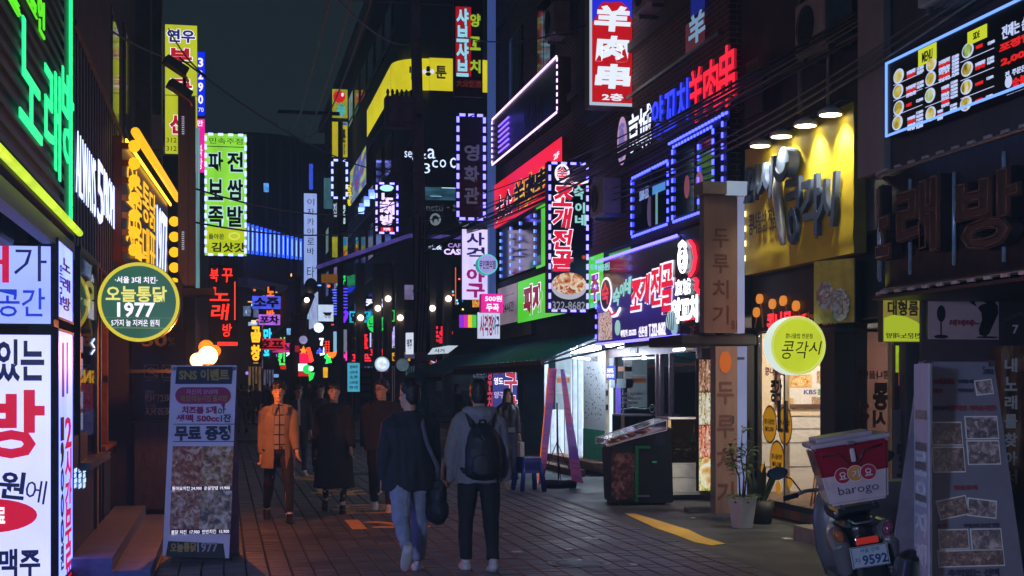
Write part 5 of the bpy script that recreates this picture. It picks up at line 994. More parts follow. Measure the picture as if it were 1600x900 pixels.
eslab(E4((254, 868), (358, 872), (370, 571), (268, 571)), WBd, 'front_board', 0, .02)
eslab(E4((263, 845), (349, 849), (352, 872), (259, 869)), CHAR, 'lower_plate', -.022); 
eslab(E4((274, 600), (362, 600), (364, 573), (276, 573)), M('#1c2240', .5), 'header', -.022)
def erect(px0, py0, px1, py1, mat, nm, y=-.022):
    k = -.047 * 0; off0 = (py0 - 572) * -.047; off1 = (py1 - 572) * -.047
    eslab([onE(px0 + off1, py1), onE(px1 + off1, py1), onE(px1 + off0, py0), onE(px0 + off0, py0)], mat, nm, y)
PK = M('#b01c5c', .5, name='magenta_print')
def epill(px0, py0, px1, py1, mat, nm):
    r_ = (py1 - py0) / 2; pts = [onE(px1 - r_ + r_ * math.cos(a) - .047 * (py0 + r_ - 572), py0 + r_ - r_ * math.sin(a)) for a in [-math.pi/2 + math.pi * i / 10 for i in range(11)]] + [onE(px0 + r_ + r_ * math.cos(a) - .047 * (py0 + r_ - 572), py0 + r_ - r_ * math.sin(a)) for a in [math.pi/2 + math.pi * i / 10 for i in range(11)]]
    eslab(pts, mat, nm, -.022)
epill(276, 605, 363, 631, PK, 'speech_bubble'); eslab(E4((350, 640), (352, 629), (344, 629), (344, 629.5)), PK, 'bubble_tail', -.0225)
FE = [food(['#1c2848', '#8a3024', '#d07840', '#f0d8b8'], 8), food(['#243250', '#8a5030', '#d8a868', '#f4e8d0'], 7), food(['#1c2a48', '#7a3a2c', '#d09060', '#f0e8d8'], 8), food(['#22304c', '#6a6050', '#d0b088', '#f4ece0'], 7)]
erect(276, 697, 322, 759, FE[0], 'food_photo'); erect(322, 697, 371, 759, FE[1], 'food_photo'); erect(277, 766, 323, 826, FE[2], 'food_photo'); erect(323, 766, 372, 826, FE[3], 'food_photo'); erect(276, 759, 371, 766, M('#1c2240', .5), 'caption_strip'); erect(278, 826, 373, 834, M('#1c2240', .5), 'caption_strip')
erect(276, 662, 371, 663.2, NB, 'rule'); erect(276, 689, 371, 690.2, NB, 'rule')
def et(tx, px0, py0, px1, py1, mat, off=.02, ou=None):
    dx = -.047 * ((py0 + py1) / 2 - 572); x0, z1 = onE(px0 + dx, py0); x1, z0 = onE(px1 + dx, py1); o = letter(eb, tx, x0, z0, x1, z1, mat, off, 0, .003)
    zc = (z0 + z1) / 2; o.matrix_basis = Matrix.Translation((0, lfb(zc) - .028, zc)) @ Matrix.Rotation(-math.atan(.27 / ztb), 4, 'X') @ Matrix.Translation((0, 0, -zc)) @ o.matrix_basis
GOP = M('#b8a04a', .5, name='gold_print'); PKT = M('#e0a8d0', .5)
et('SNS 이벤트', 281, 577, 358, 594, GOP, .04); et('자신의 SNS에', 293, 608, 342, 616, PKT, .01); et('매장/메뉴사진 올리면', 285, 618, 357, 627, GOP, .01)
et('치즈볼 5개', 288, 635, 341, 646, PK, .04); et('or', 344, 638, 356, 646, NB, 0); et('생맥 500cc', 280, 648, 346, 659, PK, .04); et('1잔', 349, 647, 364, 659, NB, .03); et('무료 증정', 279, 666, 364, 687, NB, .05)
et('통마요치킨 24,900  순살양념 19,900', 278, 760, 368, 765, PW, .0); et('불닭 치킨  17,900  반반치킨  15,900', 280, 828, 370, 833, PW, .0)
et('오늘통닭', 280, 848, 320, 861, GOP, .04); et('1977', 322, 848, 353, 861, HW, .03)
bm = bmesh.new(); A_ = [bm.verts.new(p) for p in ((-twb - .02, .38, .02), (twb + .05, .38, .02), (twb + .03, .06, ztb), (-twb, .06, ztb))]; B_ = [bm.verts.new(v.co + Vector((0, .02, 0))) for v in A_]; bm.faces.new(A_); bm.faces.new(B_[::-1])
for i in range(4): bm.faces.new((A_[i], B_[i], B_[(i+1) % 4], A_[(i+1) % 4]))
bmobj('rear_board', bm, M('#a878a0', .5), eb)
for px in (272, 366):
    x, z = onE(px, 576); bm = bmesh.new(); ball(bm, (x, lfb(z) - .03, z), .018, seg=10); bmobj('bolt', bm, STEEL, eb, True)
bm = bmesh.new(); abox(bm, cxb*0 - twb - .02, twb - .02, -.22, .3, .0, .04, .01); bmobj('base_bar', bm, CHAR, eb)
# ---- farther left signs
s = SY(30.5, 258, 38, 308, 240, 'yellow_vertical_sign', 'tall yellow vertical sign with navy, red letters and phone digits', 'sign', d=.3, face=E('#bcc428', 1.0, .12, name='acid_yellow', scale=2), body=M('#8a8a30', .6))
s.T('연우', 262, 46, 304, 67, E('#1a2a88', .8), .04, out=(PW, .04)); s.T('부', 265, 76, 298, 101, E('#c01822', .9), .05, out=(PW, .03)); s.T('동', 265, 124, 298, 146, E('#c01822', .9), .05, out=(PW, .03)); s.T('산', 267, 180, 290, 208, E('#c01822', .9), .05, out=(PW, .03)); s.T('312', 260, 215, 276, 223, INK, .0); s.T('312', 260, 228, 276, 236, INK, .0); s.R(258, 148, 308, 151, BLACK, name='joint')
s = SY(38, 290, 80, 320, 180, 'blue_vertical_sign', 'bright blue vertical sign with white digits behind the yellow one', 'sign', d=.3, face=E('#0a2af0', 1.1, name='pure_blue'), body=DARK); s.V('3290', 310, 88, 317, 165, PW, .03, gap=.3); s.T('70', 310, 168, 318, 175, PW, .0)
s = SY(38.1, 290, 185, 320, 269, 'magenta_vertical_sign', 'hot magenta vertical sign under the bright blue one', 'sign', d=.3, face=E('#f01ca0', 1.1, name='hot_magenta'), body=DARK); s.T('만', 308, 188, 317, 197, PW, .03); s.V('화방', 309, 225, 316, 266, PW, .02)
s = SY(36, 320, 208, 385, 399, 'pancake_house_sign', 'large green-yellow vertical sign with six dark letters and light dashes', 'sign', d=.35, face=E('#8cdc3c', 1.05, .22, name='spring_green', scale=1.6), body=DARK); s.border(E('#8c90ff', 4, name='white_blue_led'), .02, .2, ln=.12, r=.028)
s.R(322, 355, 383, 397, E('#c2d41c', .95, .1, name='yellow_green'), name='lower_field'); DB = M('#06202c', .5, name='blue_black')
for i, (a_, b_) in enumerate((('파', '전'), ('보', '쌈'), ('족', '발'))):
    y0 = (238, 281, 323)[i]; y1 = (268, 312, 354)[i]; s.T(a_, 326, y0, 348, y1, DB, .03, out=(E('#b8e8e0', 1.0), .045), y=-.01); s.T(b_, 356, y0, 379, y1, DB, .03, out=(E('#b8e8e0', 1.0), .045), y=-.01)
s.T('민속주점', 327, 215, 379, 226, M('#7a3040'), .0); s.R(322, 229, 383, 229.8, DB, name='rule'); s.T('돌아온', 326, 365, 350, 374, M('#0a8a90'), .02, y=-.01); s.T('김삿갓', 331, 379, 382, 394, DB, .03, y=-.01); neon_ell(s, 366, 369, 8, 5, E('#d8dc60', 1.1), .02, y=-.02)
s = SY(36.2, 326, 414, 371, 534, 'red_neon_sign', 'dark slatted vertical sign with red neon handwriting', 'sign', d=.2, face=M('#2a1014', .5, name='dark_red_back'), body=BLACK)
for k in range(22): s.R(327, 418 + k * 5, 366, 420 + k * 5, M('#3a1a1c', .5), name='slat')
for ch, b_ in (('북', (328, 420, 341, 440)), ('꾸', (347, 420, 363, 441)), ('노', (328, 449, 358, 470)), ('래', (330, 475, 358, 500)), ('방', (348, 506, 362, 526))): s.T(ch, *b_, E('#ff2a18', 2.4, name='scarlet_neon'), .01, y=-.03, shear=.1)
s.R(366, 440, 368, 500, E('#ff4a30', 1.2), name='edge_tube'); s = SY(36.3, 340, 533, 371, 540, 'red_tube', 'short red tube light under the red neon handwriting', 'light strip', d=.1, face=E('#ff2a20', 2), body=BLACK)
# ================================================================ FAR: corner building with the yellow band, end of the street
bx = thing('corner_tower', 'dark corner building with a yellow lit band sign high on its rounded corner', 'building', (7.6, 62, 0))
def far_prism(parent, nm, pts, z0, z1, mat):
    bm = bmesh.new(); a = [bm.verts.new((p[0], p[1], z0)) for p in pts]; b = [bm.verts.new((p[0], p[1], z1)) for p in pts]
    bm.faces.new(a[::-1]); bm.faces.new(b); n = len(pts)
    for i in range(n): bm.faces.new((a[i], a[(i+1) % n], b[(i+1) % n], b[i]))
    return bmobj(nm, bm, mat, parent)
cor = [(1.2 - 1.2 * math.cos(a), 1.2 - 1.2 * math.sin(a)) for a in [math.pi / 2 * i / 6 for i in range(7)]]
base = [(-0.0, 48)] + [(c[0], c[1]) for c in cor] + [(16, 0), (16, 48)]
far_prism(bx, 'wall', base, 3.4, 21, M('#4a505c', .8, var=.3, scale=.3, name='dark_slate_wall')); far_prism(bx, 'ground_floor_wall', [(.6, 48)] + [(c[0] + .5, c[1] + .5) for c in cor] + [(16, .5), (16, 48)], 0, 3.398, M('#2c2a2e', .8))
far_prism(bx, 'roof_slab', [(-.5, 48)] + [(c[0] - .5, c[1] - .5) for c in cor] + [(16, -.5), (16, 48)], 21.002, 21.5, M('#4a525c', .6))
off = lambda p, d: (p[0] - d, p[1] - d)
# yellow band: street side panels, rounded corner, front panels
YB_ = E('#d8cc1e', 1.05, .12, name='band_yellow', scale=1.2)
for i in range(3):
    y0, y1 = 1.3 + 3.6 * i, 1.3 + 3.6 * (i + 1) - .06
    pn = box('band_panel', bx, -.3, -.001, y0, y1, 14.55, 15.95, DARK, .01); ubox('face', pn, -.305, -.3, y0, y1, 14.56, 15.94, YB_)
bm = bmesh.new(); prev = None
for c in cor:
    q = (bm.verts.new((c[0] - .3 * (1 - c[0] / 1.2), c[1] - .3 * (1 - c[1] / 1.2) - .0, 14.55)), bm.verts.new((c[0] - .3 * (1 - c[0] / 1.2), c[1] - .3 * (1 - c[1] / 1.2), 15.95)))
    if prev: bm.faces.new((prev[0], q[0], q[1], prev[1]))
    prev = q
bmobj('band_corner', bm, YB_, bx, True)
s = Sign('band_sign', 'yellow lit front band sign with a cartoon bee between black letters', 'sign', (8.8, 61.65), (12.2, 61.65), 14.55, 15.98, d=.33, face=YB_, body=DARK)
s.T('벌', 640, 124, 656, 104, INK, .02, y=-.02); s.T('툰', 681, 122, 697, 104, INK, .03, y=-.02)
s.disc(669, 113, 5, 6, INK, name='bee_body', y=-.02); s.disc(663, 112, 3.5, 3.5, E('#e8f0ff', 1), name='bee_wing', y=-.03); s.disc(675, 112, 3.5, 3.5, E('#e8f0ff', 1), name='bee_wing', y=-.03); s.R(665.5, 112, 672.5, 113.5, YB_, name='bee_stripe', y=-.04); s.disc(669, 106, 3, 2.5, INK, name='bee_head', y=-.03)
s = Sign('lower_poster', 'green, red and blue lit poster panel lower along the corner building', 'sign', onX(7.3, 547), onX(7.3, 572), 12.2, 14.2, d=.1, face=food(['#1a8a5a', '#c8d83a', '#2a60c0', '#c03a2a'], 1.2, .8), body=DARK)
for k in range(5): ubox('band_course', bx, -.12, -.001, 1.3, 48, 3.6 + 3.5 * k, 3.75 + 3.5 * k, M('#525a66', .5))
rnd = random.Random(11)
WD = [M('#131822', .1, name='night_pane'), M('#1a2433', .15, name='night_pane2')]
LITC = ['#7aa8d8', '#d8c890', '#6a80c8', '#90b8b0', '#b090d0']
def far_windows(parent, ox, oy, X, ys, zs, wd, hh, plit=.15, k=.5):
    for z in zs:
        for y in ys:
            lit = rnd.random() < plit; m = E(rnd.choice(LITC), k, .5) if lit else rnd.choice(WD)
            f = ubox('window', parent, X - .08 - ox, X + .02 - ox, y - oy, y + wd - oy, z, z + hh, BLACK); 
            g = ubox('pane', parent, X - .09 - ox, X - .078 - ox, y + .08 - oy, y + wd - .08 - oy, z + .08, z + hh - .08, m)
far_windows(bx, 7.6, 62, 7.6, [65 + 4 * i for i in range(11)], (4.6, 8.2, 11.4, 17.4), 2.6, 1.9, .12)
# signs on it, facing the camera
s = SY(61.4, 662, 228, 772, 300, 'cafe_letters', 'white lit cafe letters in two rows high on the corner building', 'sign', nobox=True)
s.bx('backing', 0, s.w, .05, .2, 0, s.h, M('#14161c', .6)); WC = E('#cfe0ff', 1.6, name='cafe_white')
s = SY(61.3, 628, 228, 718, 300, 'cafe_sign', 'dark fascia with two rows of white lowercase cafe lettering', 'sign', d=.2, face=M('#101418', .5), body=BLACK)
s.T('seg', 632, 236, 650, 251, WC, .0); s.T('a', 668, 232, 680, 248, WC, .0); s.T('3', 662, 255, 672, 271, WC, .0); s.T('c', 675, 250, 684, 262, WC, .0); s.T('o', 687, 249, 697, 262, WC, .0); s.T('o', 703, 246, 715, 263, WC, .0); s.T('z', 658, 240, 666, 248, WC, .0)
bpy.data.objects.remove([o for o in bpy.data.objects if o.name.startswith('cafe_letters')][0].children[0]); bpy.data.objects.remove(bpy.data.objects['cafe_letters'])
s = SY(61.2, 660, 314, 742, 362, 'spaghetti_sign', 'dark sign with grey lettering and a pale round logo above the canopy', 'sign', d=.2, face=M('#1a1e24', .4), body=BLACK); s.T('netti', 666, 319, 692, 330, E('#7a8490', .4), .0); s.T('·S', 698, 319, 722, 330, E('#7a8490', .4), .0); neon_ell(s, 680, 343, 7, 8, E('#9aa8b0', .5), .05, y=-.05); s.disc(681, 346, 3, 4, E('#9aa8b0', .5), name='logo_spot'); neon_ell(s, 725, 345, 7, 8, E('#8090a8', .5), .05, y=-.05)
s = SY(61.0, 662, 292, 735, 312, 'lit_clerestory', 'pale blue lit window strip between two cafe signs', 'window', d=.2, face=E('#3a6a80', .5, .6, scale=3), body=DARK); s.R(672, 306, 690, 307, E('#a0e0ff', 1.5), name='tube'); s.R(690, 293, 712, 294.5, E('#c8f0ff', 1.5), name='tube')
s = SY(61.1, 772, 100, 800, 300, 'rear_sign', 'tall sign edge glowing yellow and green behind the shabu sign', 'sign', d=.2, face=E('#9aa020', .8, .4), body=DARK)
# canopy roof with light line
cn = thing('lit_canopy', 'dark canopy roof with a violet lit edge across the corner cafe', 'canopy', (7.6, 60, 0))
a0, a1, a2 = atT(58, 495, 418) - cn.location, atT(58, 640, 368) - cn.location, atT(58, 745, 372) - cn.location
for nm, p, q in (('roof_edge', a0, a1), ('roof_edge', a1, a2)):
    bm = bmesh.new(); tube(bm, [p, q], .09, 6); bmobj(nm, bm, E('#6a58c0', .45, .5, name='violet_edge', scale=2), cn, True)
bm = bmesh.new(); q = [a0, a1, a2, a2 + Vector((0, 3, .2)), a1 + Vector((0, 3, .2)), a0 + Vector((0, 3, .2))]; vs = [bm.verts.new(p) for p in q]; bm.faces.new((vs[0], vs[1], vs[4], vs[5])); bm.faces.new((vs[1], vs[2], vs[3], vs[4])); vb = [bm.verts.new(Vector(p) + Vector((0, 0, -.25))) for p in (a0, a1, a2)]; bm.faces.new((vs[0], vb[0], vb[1], vs[1])); bm.faces.new((vs[1], vb[1], vb[2], vs[2])); bmobj('roof', bm, M('#2c3038', .5), cn)
s = SY(59.5, 690, 378, 735, 400, 'canopy_sign', 'white and purple lettered round sign board under the violet edge', 'sign', d=.15, face=M('#101626', .4), body=BLACK); s.T('1st.&', 664, 381, 690, 390, WC, .01); s.T('CASH', 694, 389, 728, 398, E('#d8c8ff', 1.6), .04); s.T('CAFE', 700, 380, 726, 387, E('#b090e0', 1.2), .02)
# lit columns with downlights
for i, (px, lab) in enumerate(((563, 'first'), (590, 'second'), (606, 'third'), (625, 'fourth'), (675, 'fifth'), (700, 'sixth'))):
    p = atT(60, px, 430); c = thing('lit_column', lab + ' slim column with a warm downlight under the canopy, counting from left', 'column', (p.x, p.y, 0), 0, 'columns under the lit canopy')
    box('shaft', c, -.18, .18, 0, .4, .5, 6.8, M('#5a5c66', .7, var=.2, name='column_render')); bm = bmesh.new(); ball(bm, (0, -.12, 4.5 + .4 * (i % 3)), .13, seg=8); bmobj('downlight', bm, E('#ffdcb0', 5, name='downlight'), c, True)
    bm = bmesh.new(); tube(bm, [(.0, -.03, 2.2), (0, -.03, 4.3)], .05, 6); bmobj('painted_light_streak', bm, M('#8a6a58', .5), c)  # streak of downlight on the shaft painted as a tan tube
# windows with colourful insides behind (right of the pole)
s = SY(60.6, 700, 415, 760, 500, 'arcade_window', 'tall dark window with strings of coloured lights inside', 'window', d=.1, face=M('#10141c', .1), body=BLACK)
for i, (px, c) in enumerate(((703, '#30b0c0'), (711, '#e06040'), (722, '#3080d0'), (727, '#8060e0'), (736, '#e0b040'), (745, '#40c080'))): s.R(px, 418, px + 1.6, 480 - 4 * i, E(c, 1.2), name='light_string')
for i in range(14): px, py = 702 + rnd.random() * 50, 420 + rnd.random() * 70; s.disc(px, py, 1.6, 1.6, E(rnd.choice(('#ffb040', '#ff7040', '#60e0ff', '#f8e080')), 2), name='coloured_lamp', y=-.02, n=8)
s = SY(60.3, 738, 450, 756, 480, 'orange_glow_window', 'orange patterned glow beside the magenta box sign', 'window', d=.1, face=food(['#14100c', '#6a3a14', '#f0a030', '#ffd870'], 3, 1.0), body=BLACK)
# ground floor of the corner block
s = SY(60.9, 648, 505, 708, 538, 'red_handwriting_sign', 'dark sign with fat red glowing letters right of the utility pole', 'sign', d=.2, face=M('#1c1420', .5), body=BLACK); s.T('번', 652, 511, 666, 525, E('#ff1c38', 1.8), .06); s.T('도', 668, 511, 685, 526, E('#ff1c38', 1.8), .06); s.T('룡', 688, 511, 706, 526, E('#ff1c38', 1.8), .06); s.T('식', 670, 527, 690, 536, E('#d01828', 1.5), .06)
s = SY(58, 672, 538, 708, 553, 'white_awning_sign', 'white lit curved sign under the red handwriting', 'sign', d=.2, nobox=True); s.poly([(668, 554), (676, 544), (700, 540), (716, 540), (700, 552)], E('#c8d8e8', 1.0), name='face'); s.T('사거', 679, 545, 694, 551, INK, .02, y=-.02)
s = SY(57.5, 665, 555, 720, 575, 'curved_sign', 'round white bordered sign dipping under the smaller awning', 'sign', nobox=True); s.poly([(672, 563), (690, 569), (706, 561), (716, 555), (712, 566), (700, 574), (685, 575)], E('#d8dcec', .9), name='face'); s.stroke([(672, 566), (684, 576), (700, 575), (713, 566)], .06, E('#c04030', .8), name='red_edge')
s = SY(62.2, 676, 566, 744, 612, 'tavern_window', 'dim tavern window with a yellow upper band and dark guests', 'window', d=.3, face=M('#242a30', .25), body=BLACK); s.R(700, 568, 730, 578, E('#8a6a2c', .5, .3), name='yellow_band'); s.R(680, 578, 742, 611, E('#26323c', .35, .5, scale=3), y=-.01, name='interior')
lw = SY(62.0, 680, 612, 746, 659, 'stone_wall', 'low grey stone block wall under the tavern window', 'wall', d=.3, body=M('#4a4c58', .8))
SB = M('#8a8c9c', .8, var=.35, scale=3, name='grey_stone_block')
for r_ in range(6):
    for c_ in range(5):
        w5 = lw.w / 5; x0 = c_ * w5 + (.17 * w5 if r_ % 2 else 0); box('stone', lw.root, x0 + .015, min(lw.w, x0 + w5 - .015), -.05 - .02 * ((r_ * 3 + c_) % 2), 0, r_ * lw.h / 6 + .012, (r_ + 1) * lw.h / 6 - .012, SB, .012)
# left part of the ground floor: shops with small signs
s = SY(61.6, 556, 515, 590, 552, 'photo_booth_sign', 'brown lit box with red letters beside white ones', 'sign', d=.2, face=M('#3a2428', .6), body=BLACK); s.T('포', 561, 523, 574, 532, E('#ff1c28', 2), .07); s.T('토', 561, 533, 574, 544, E('#ff1c28', 2), .07); s.R(578, 520, 580, 548, E('#b8c0ff', 1.5), name='tube'); s.T('쇼', 582, 521, 592, 532, E('#d8e8ff', 1.6), .04); s.T('앙', 582, 533, 592, 544, E('#d8e8ff', 1.6), .04)
s = round_sign('green_disc_sign', 'bright green disc sign with three dark letters', 588, 506, 14.5, 60, E('#2ce868', 1.0, .05, name='bright_green'), E('#2ce868', 1.0), DARK, .2); s.T('노래방', 576, 499, 600, 513, INK, .01)
s = SY(60.9, 598, 508, 630, 545, 'totem_sign', 'pale lilac lit stack of small figures shaped like a tower', 'sign', nobox=True)
for (cx_, cy_, r1, r2) in ((618, 514, 4, 5), (617, 522, 6, 5), (618, 530, 8, 5), (619, 537, 9, 4)): s.disc(cx_, cy_, r1, r2, E('#c8b8f8', 1.0, .4, name='lilac', scale=5), name='figure')
s.T('북그라미', 610, 539, 628, 544, E('#c8d8ff', 1.3), .02)
s = ST((634, 59.5), (646, 59.2), 2.95, 3.85, 'tilted_sign', 'small tilted white sign with navy letters by the utility pole', 'sign', d=.1, face=E('#d8e0f4', 1.1), body=GREY); s.T('맥주', 636, 530, 644, 545, NB, .02)
s = round_sign('round_lamp_sign', 'round pale lit sign on a white pole', 597, 569, 12, 58, E('#b8d8f0', 1.15, .2), E('#90b0c8', .9), GREY, .2); s.T('YAKITORI', 588, 578, 606, 581, E('#c03040', .8), .0, y=-.012); s.disc(597, 568, 8, 8, E('#e8f4ff', 1.2, .4, scale=5), name='logo', y=-.012)
pp = atT(57.9, 597, 600); pole('sign_pole', 'short white pole under the round pale sign', 'pole', pp.x, pp.y + .3, 0, 2.35, .05, .05, WHITE)
s = round_sign('grey_disc_sign', 'dim grey round sign right of the pale one', 629, 570, 11, 58.5, E('#6a8090', .5, .4), GREY, GREY, .2)
s = SY(55, 543, 567, 562, 612, 'cyan_menu_sign', 'cyan lit standing menu sign with dark lines of prices', 'sign', d=.15, face=E('#4aa8c8', 1.0, .15, name='cyan_face'), body=GREY)
for i, t_ in enumerate(('생맥주', '2,000원', '소주', '3,500원', '파전')): s.T(t_, 546, 571 + i * 8, 559, 576 + i * 8, NB, .02)
s.bx('leg', s.w*.4, s.w*.5, .02, .1, -s.z0, 0, GREY)
s = ST((563, 53), (583, 52.4), .55, 2.3, 'leaning_menu', 'grey tilted board with rows of menu lines in front of the shops', 'sign', d=.08, face=M('#5a5660', .6), body=GREY)
for k in range(4): s.R(565, 581 + k * 11, 580, 588 + k * 11, M('#8a6a70'), name='menu_row')
s.bx('leg', .1, .16, .02, .06, -s.z0, 0, GREY)
far = [(566, 556, 574, 560, '#c8e0ff', 'tiny white lamp strip under the corner eaves'), (700, 498, 712, 503, '#a0c0d8', 'pale lit strip beyond the rainbow screen')]
s = SY(60.5, 632, 552, 650, 560, 'shop_strip', 'dim mauve shop strip behind the utility pole', 'sign', d=.1, face=E('#6a5a80', .5, .4), body=DARK)
s = SY(60.5, 622, 485, 646, 540, 'violet_shutter', 'violet grey lit shutter panel left of the utility pole', 'panel', d=.1, face=M('#7a6a90', .5), body=DARK)
s = SY(60.2, 632, 445, 665, 468, 'pale_notice_board', 'pale lilac notice board half hidden by the utility pole', 'sign', d=.1, face=E('#8a80b0', .6, .3), body=DARK)
# purple 노래방 sign with dashed outline
s = SY(52, 587, 285, 622, 365, 'violet_karaoke_sign', 'dark violet karaoke sign with white letters and dashed light outline', 'sign', d=.25, face=M('#2a1c5a', .4), body=BLACK); s.border(E('#8478ff', 5, name='lilac_led'), .03, .26, ln=.17, r=.035)
s.disc(604.5, 294, 11, 5, E('#b0f0e0', 1.4), name='logo_cloud'); s.V('노래방', 595, 302, 615, 352, E('#e0c8ff', 1.7, name='lilac_letter'), .05, gap=.06); s.R(595, 355, 614, 362, E('#e02040', 1), name='red_tag'); s.T('지하', 599, 356, 610, 361, PW, .04, y=-.012)
s = SY(53, 574, 300, 590, 330, 'slanted_dots_sign', 'slanted strip of blue light dots left of the violet karaoke sign', 'sign', nobox=True); s.led([(560, 335), (586, 300)], E('#88a8ff', 3), .3, ln=.2, r=.06); s.led([(562, 328), (584, 296)], E('#5870ff', 3), .3, ln=.2, r=.06)
# 볼링 sign stack at px 520-542
s = SY(86, 519, 139, 543, 184, 'bowling_sign', 'yellow sign with a red bowling ball on top of a thin stack', 'sign', d=.3, face=E('#a8a428', .9, .2), body=DARK); s.disc(530, 151, 9.5, 9.5, E('#d81820', 1.1), name='red_ball'); s.disc(535, 148, 2, 3, PW, name='shine', y=-.02); s.disc(533, 172, 7, 10, E('#58b8b0', .9, .5, scale=6), name='figure')
s = SY(86, 519, 190, 543, 245, 'bee_vertical_sign', 'yellow vertical sign with small black bee under the bowling sign', 'sign', d=.3, face=E('#c8b820', .95, .1), body=DARK); s.T('벌툰', 530, 202, 540, 222, INK, .04); s.V('만화', 530, 224, 540, 242, M('#6a5a10'), .02); s.R(528, 191, 542, 196, E('#3a60c0', 1), name='blue_tag')
s = SY(80, 518, 249, 543, 310, 'outlined_dark_sign', 'dark vertical sign with dashed blue outline on the thin pole', 'sign', d=.3, face=M('#10121e', .5), body=BLACK); s.border(E('#8088ff', 4.5), .04, .4, ln=.25, r=.06)
s = SY(78, 569, 250, 573, 292, 'dashed_light_post', 'vertical dashed blue lights on the corner building side', 'light strip', nobox=True); s.led([(.05, 0), (.05, s.h)], E('#7890ff', 4), .4, ln=.25, r=.06, local=True)
s = SY(79, 543, 288, 549, 322, 'yellow_letters_sign', 'thin yellow vertical lettering beside the outlined dark sign', 'sign', nobox=True); s.V('당구장', 543, 288, 549, 322, E('#e8d820', 1.2), .06)
s = SY(84, 520, 316, 542, 368, 'white_letters_sign', 'dim vertical sign with white letters below the outlined one', 'sign', d=.2, face=M('#151a22', .5), body=BLACK); s.V('맥주집', 531, 320, 539, 350, E('#b8d8e0', 1.2), .05); s.V('집', 521, 316, 526, 340, E('#a8b8d0', 1), .03)
s = SY(85, 519, 370, 543, 402, 'ball_sign', 'yellow and blue small sign with red ball low on the stack', 'sign', d=.2, face=E('#a0a020', .9, .3), body=DARK); s.R(530, 371, 542, 384, E('#3080c0', .8), name='blue_field'); s.disc(534, 397, 5, 6, E('#d82018', 1), name='red_ball', y=-.02)
s = SY(82, 556, 370, 572, 395, 'twin_strips', 'two small striped cyan and red light strips', 'light strip', nobox=True)
for px in (556, 566): s.R(px, 371, px + 4, 380, E('#48a0c0', .9)); s.R(px, 381, px + 4, 387, E('#c0a030', .8)); s.R(px, 388, px + 4, 396, E('#a03020', .8))
s = SY(83, 519, 452, 527, 496, 'blue_stripe_sign', 'stacked blue neon strokes left of the dark pole', 'sign', nobox=True)
for k in range(10): s.R(519 + (k % 3), 452 + k * 4.2, 526, 454 + k * 4.2, E('#5a6aff', 1.8), name='stroke')
s = SY(83, 534, 450, 544, 505, 'violet_stroke_sign', 'stacked violet blue neon strokes right of the dark pole', 'sign', nobox=True)
for k in range(7): s.R(535, 450 + k * 5, 543, 452 + k * 5, E('#5040ff', 2.0), name='stroke')
s.stroke([(538, 486), (542, 490), (540, 496), (536, 503)], .12, E('#6020ff', 2.5))
s = SY(78, 502, 428, 528, 442, 'orange_led_board', 'dim orange LED board on the thin pole', 'sign', d=.2, face=E('#8a5a14', .6, .5, scale=8), body=BLACK); s = SY(78, 534, 430, 540, 445, 'green_led_letter', 'green lit letter beside the orange LED board', 'sign', d=.1, face=M('#0c1c14'), body=BLACK); s.T('주', 534, 431, 540, 444, E('#20e060', 1.5), .03)
s = SY(77, 542, 430, 556, 458, 'green_blue_sign', 'green and blue lit sign slanting right of the thin pole', 'sign', d=.1, nobox=True); s.poly([(542, 432), (556, 428), (556, 446), (543, 448)], E('#208858', .8, .5, scale=4)); s.poly([(543, 449), (556, 447), (550, 456), (543, 458)], E('#1830d0', 1.1))
s = SY(92, 475, 302, 495, 444, 'izakaya_sign', 'slim pale blue vertical sign with six small dark letters', 'sign', d=.4, face=E('#a0b8f8', 1.0, .1, name='pale_blue_face'), body=E('#2c50e0', .6)); s.V('이자카야로바', 480, 308, 491, 400, NB, .0, gap=.3); s.V('타', 480, 410, 491, 440, NB, .0, gap=.4)
s = SY(96, 483, 256, 489, 296, 'distant_blue_sign', 'tiny blue vertical sign high behind the slim pale one', 'sign', d=.2, face=E('#3a58e8', 1.0, .4, scale=6), body=DARK); s = SY(96, 412, 286, 420, 300, 'distant_blue_lamp', 'small bright blue window lamp in the dark tower', 'lamp', d=.2, face=E('#5aa0f0', 1.2, .5), body=DARK)
s = SY(90, 506, 278, 520, 326, 'grey_cyan_panel', 'pale cyan lit wall panel behind the thin pole', 'panel', d=.3, face=E('#4a7a88', .6, .3), body=DARK)
# bowl sign and lamp below it
s = ST((483, 70), (497, 66), 4.4, 6.0, 'bowl_side_sign', 'left flank of the pale bowl sign seen edge-on', 'sign', d=.1, face=E('#a8b8e8', .9, .3, scale=4), body=GREY)
s = SY(65, 497, 476, 521, 502, 'bowl_sign', 'pale lit sign with a dark red bowl drawing', 'sign', d=.3, face=E('#c8dcf8', 1.05, .1), body=GREY); s.poly([(504, 488), (519, 488), (516, 493), (508, 493)], M('#8a1420'), name='bowl'); s.T('덮밥', 507, 497, 517, 493, NB, .0, y=-.02)
bl = thing('ball_lamp', 'round white glowing lamp under the bowl sign', 'lamp', tuple(atT(64, 498, 512))); bm = bmesh.new(); ball(bm, (0, 0, 0), .22, seg=16); bmobj('globe', bm, E('#d8f4f0', 2.2), bl, True); ubox('bracket', bl, -.02, .02, 0, .8, .1, .14, BLACK)
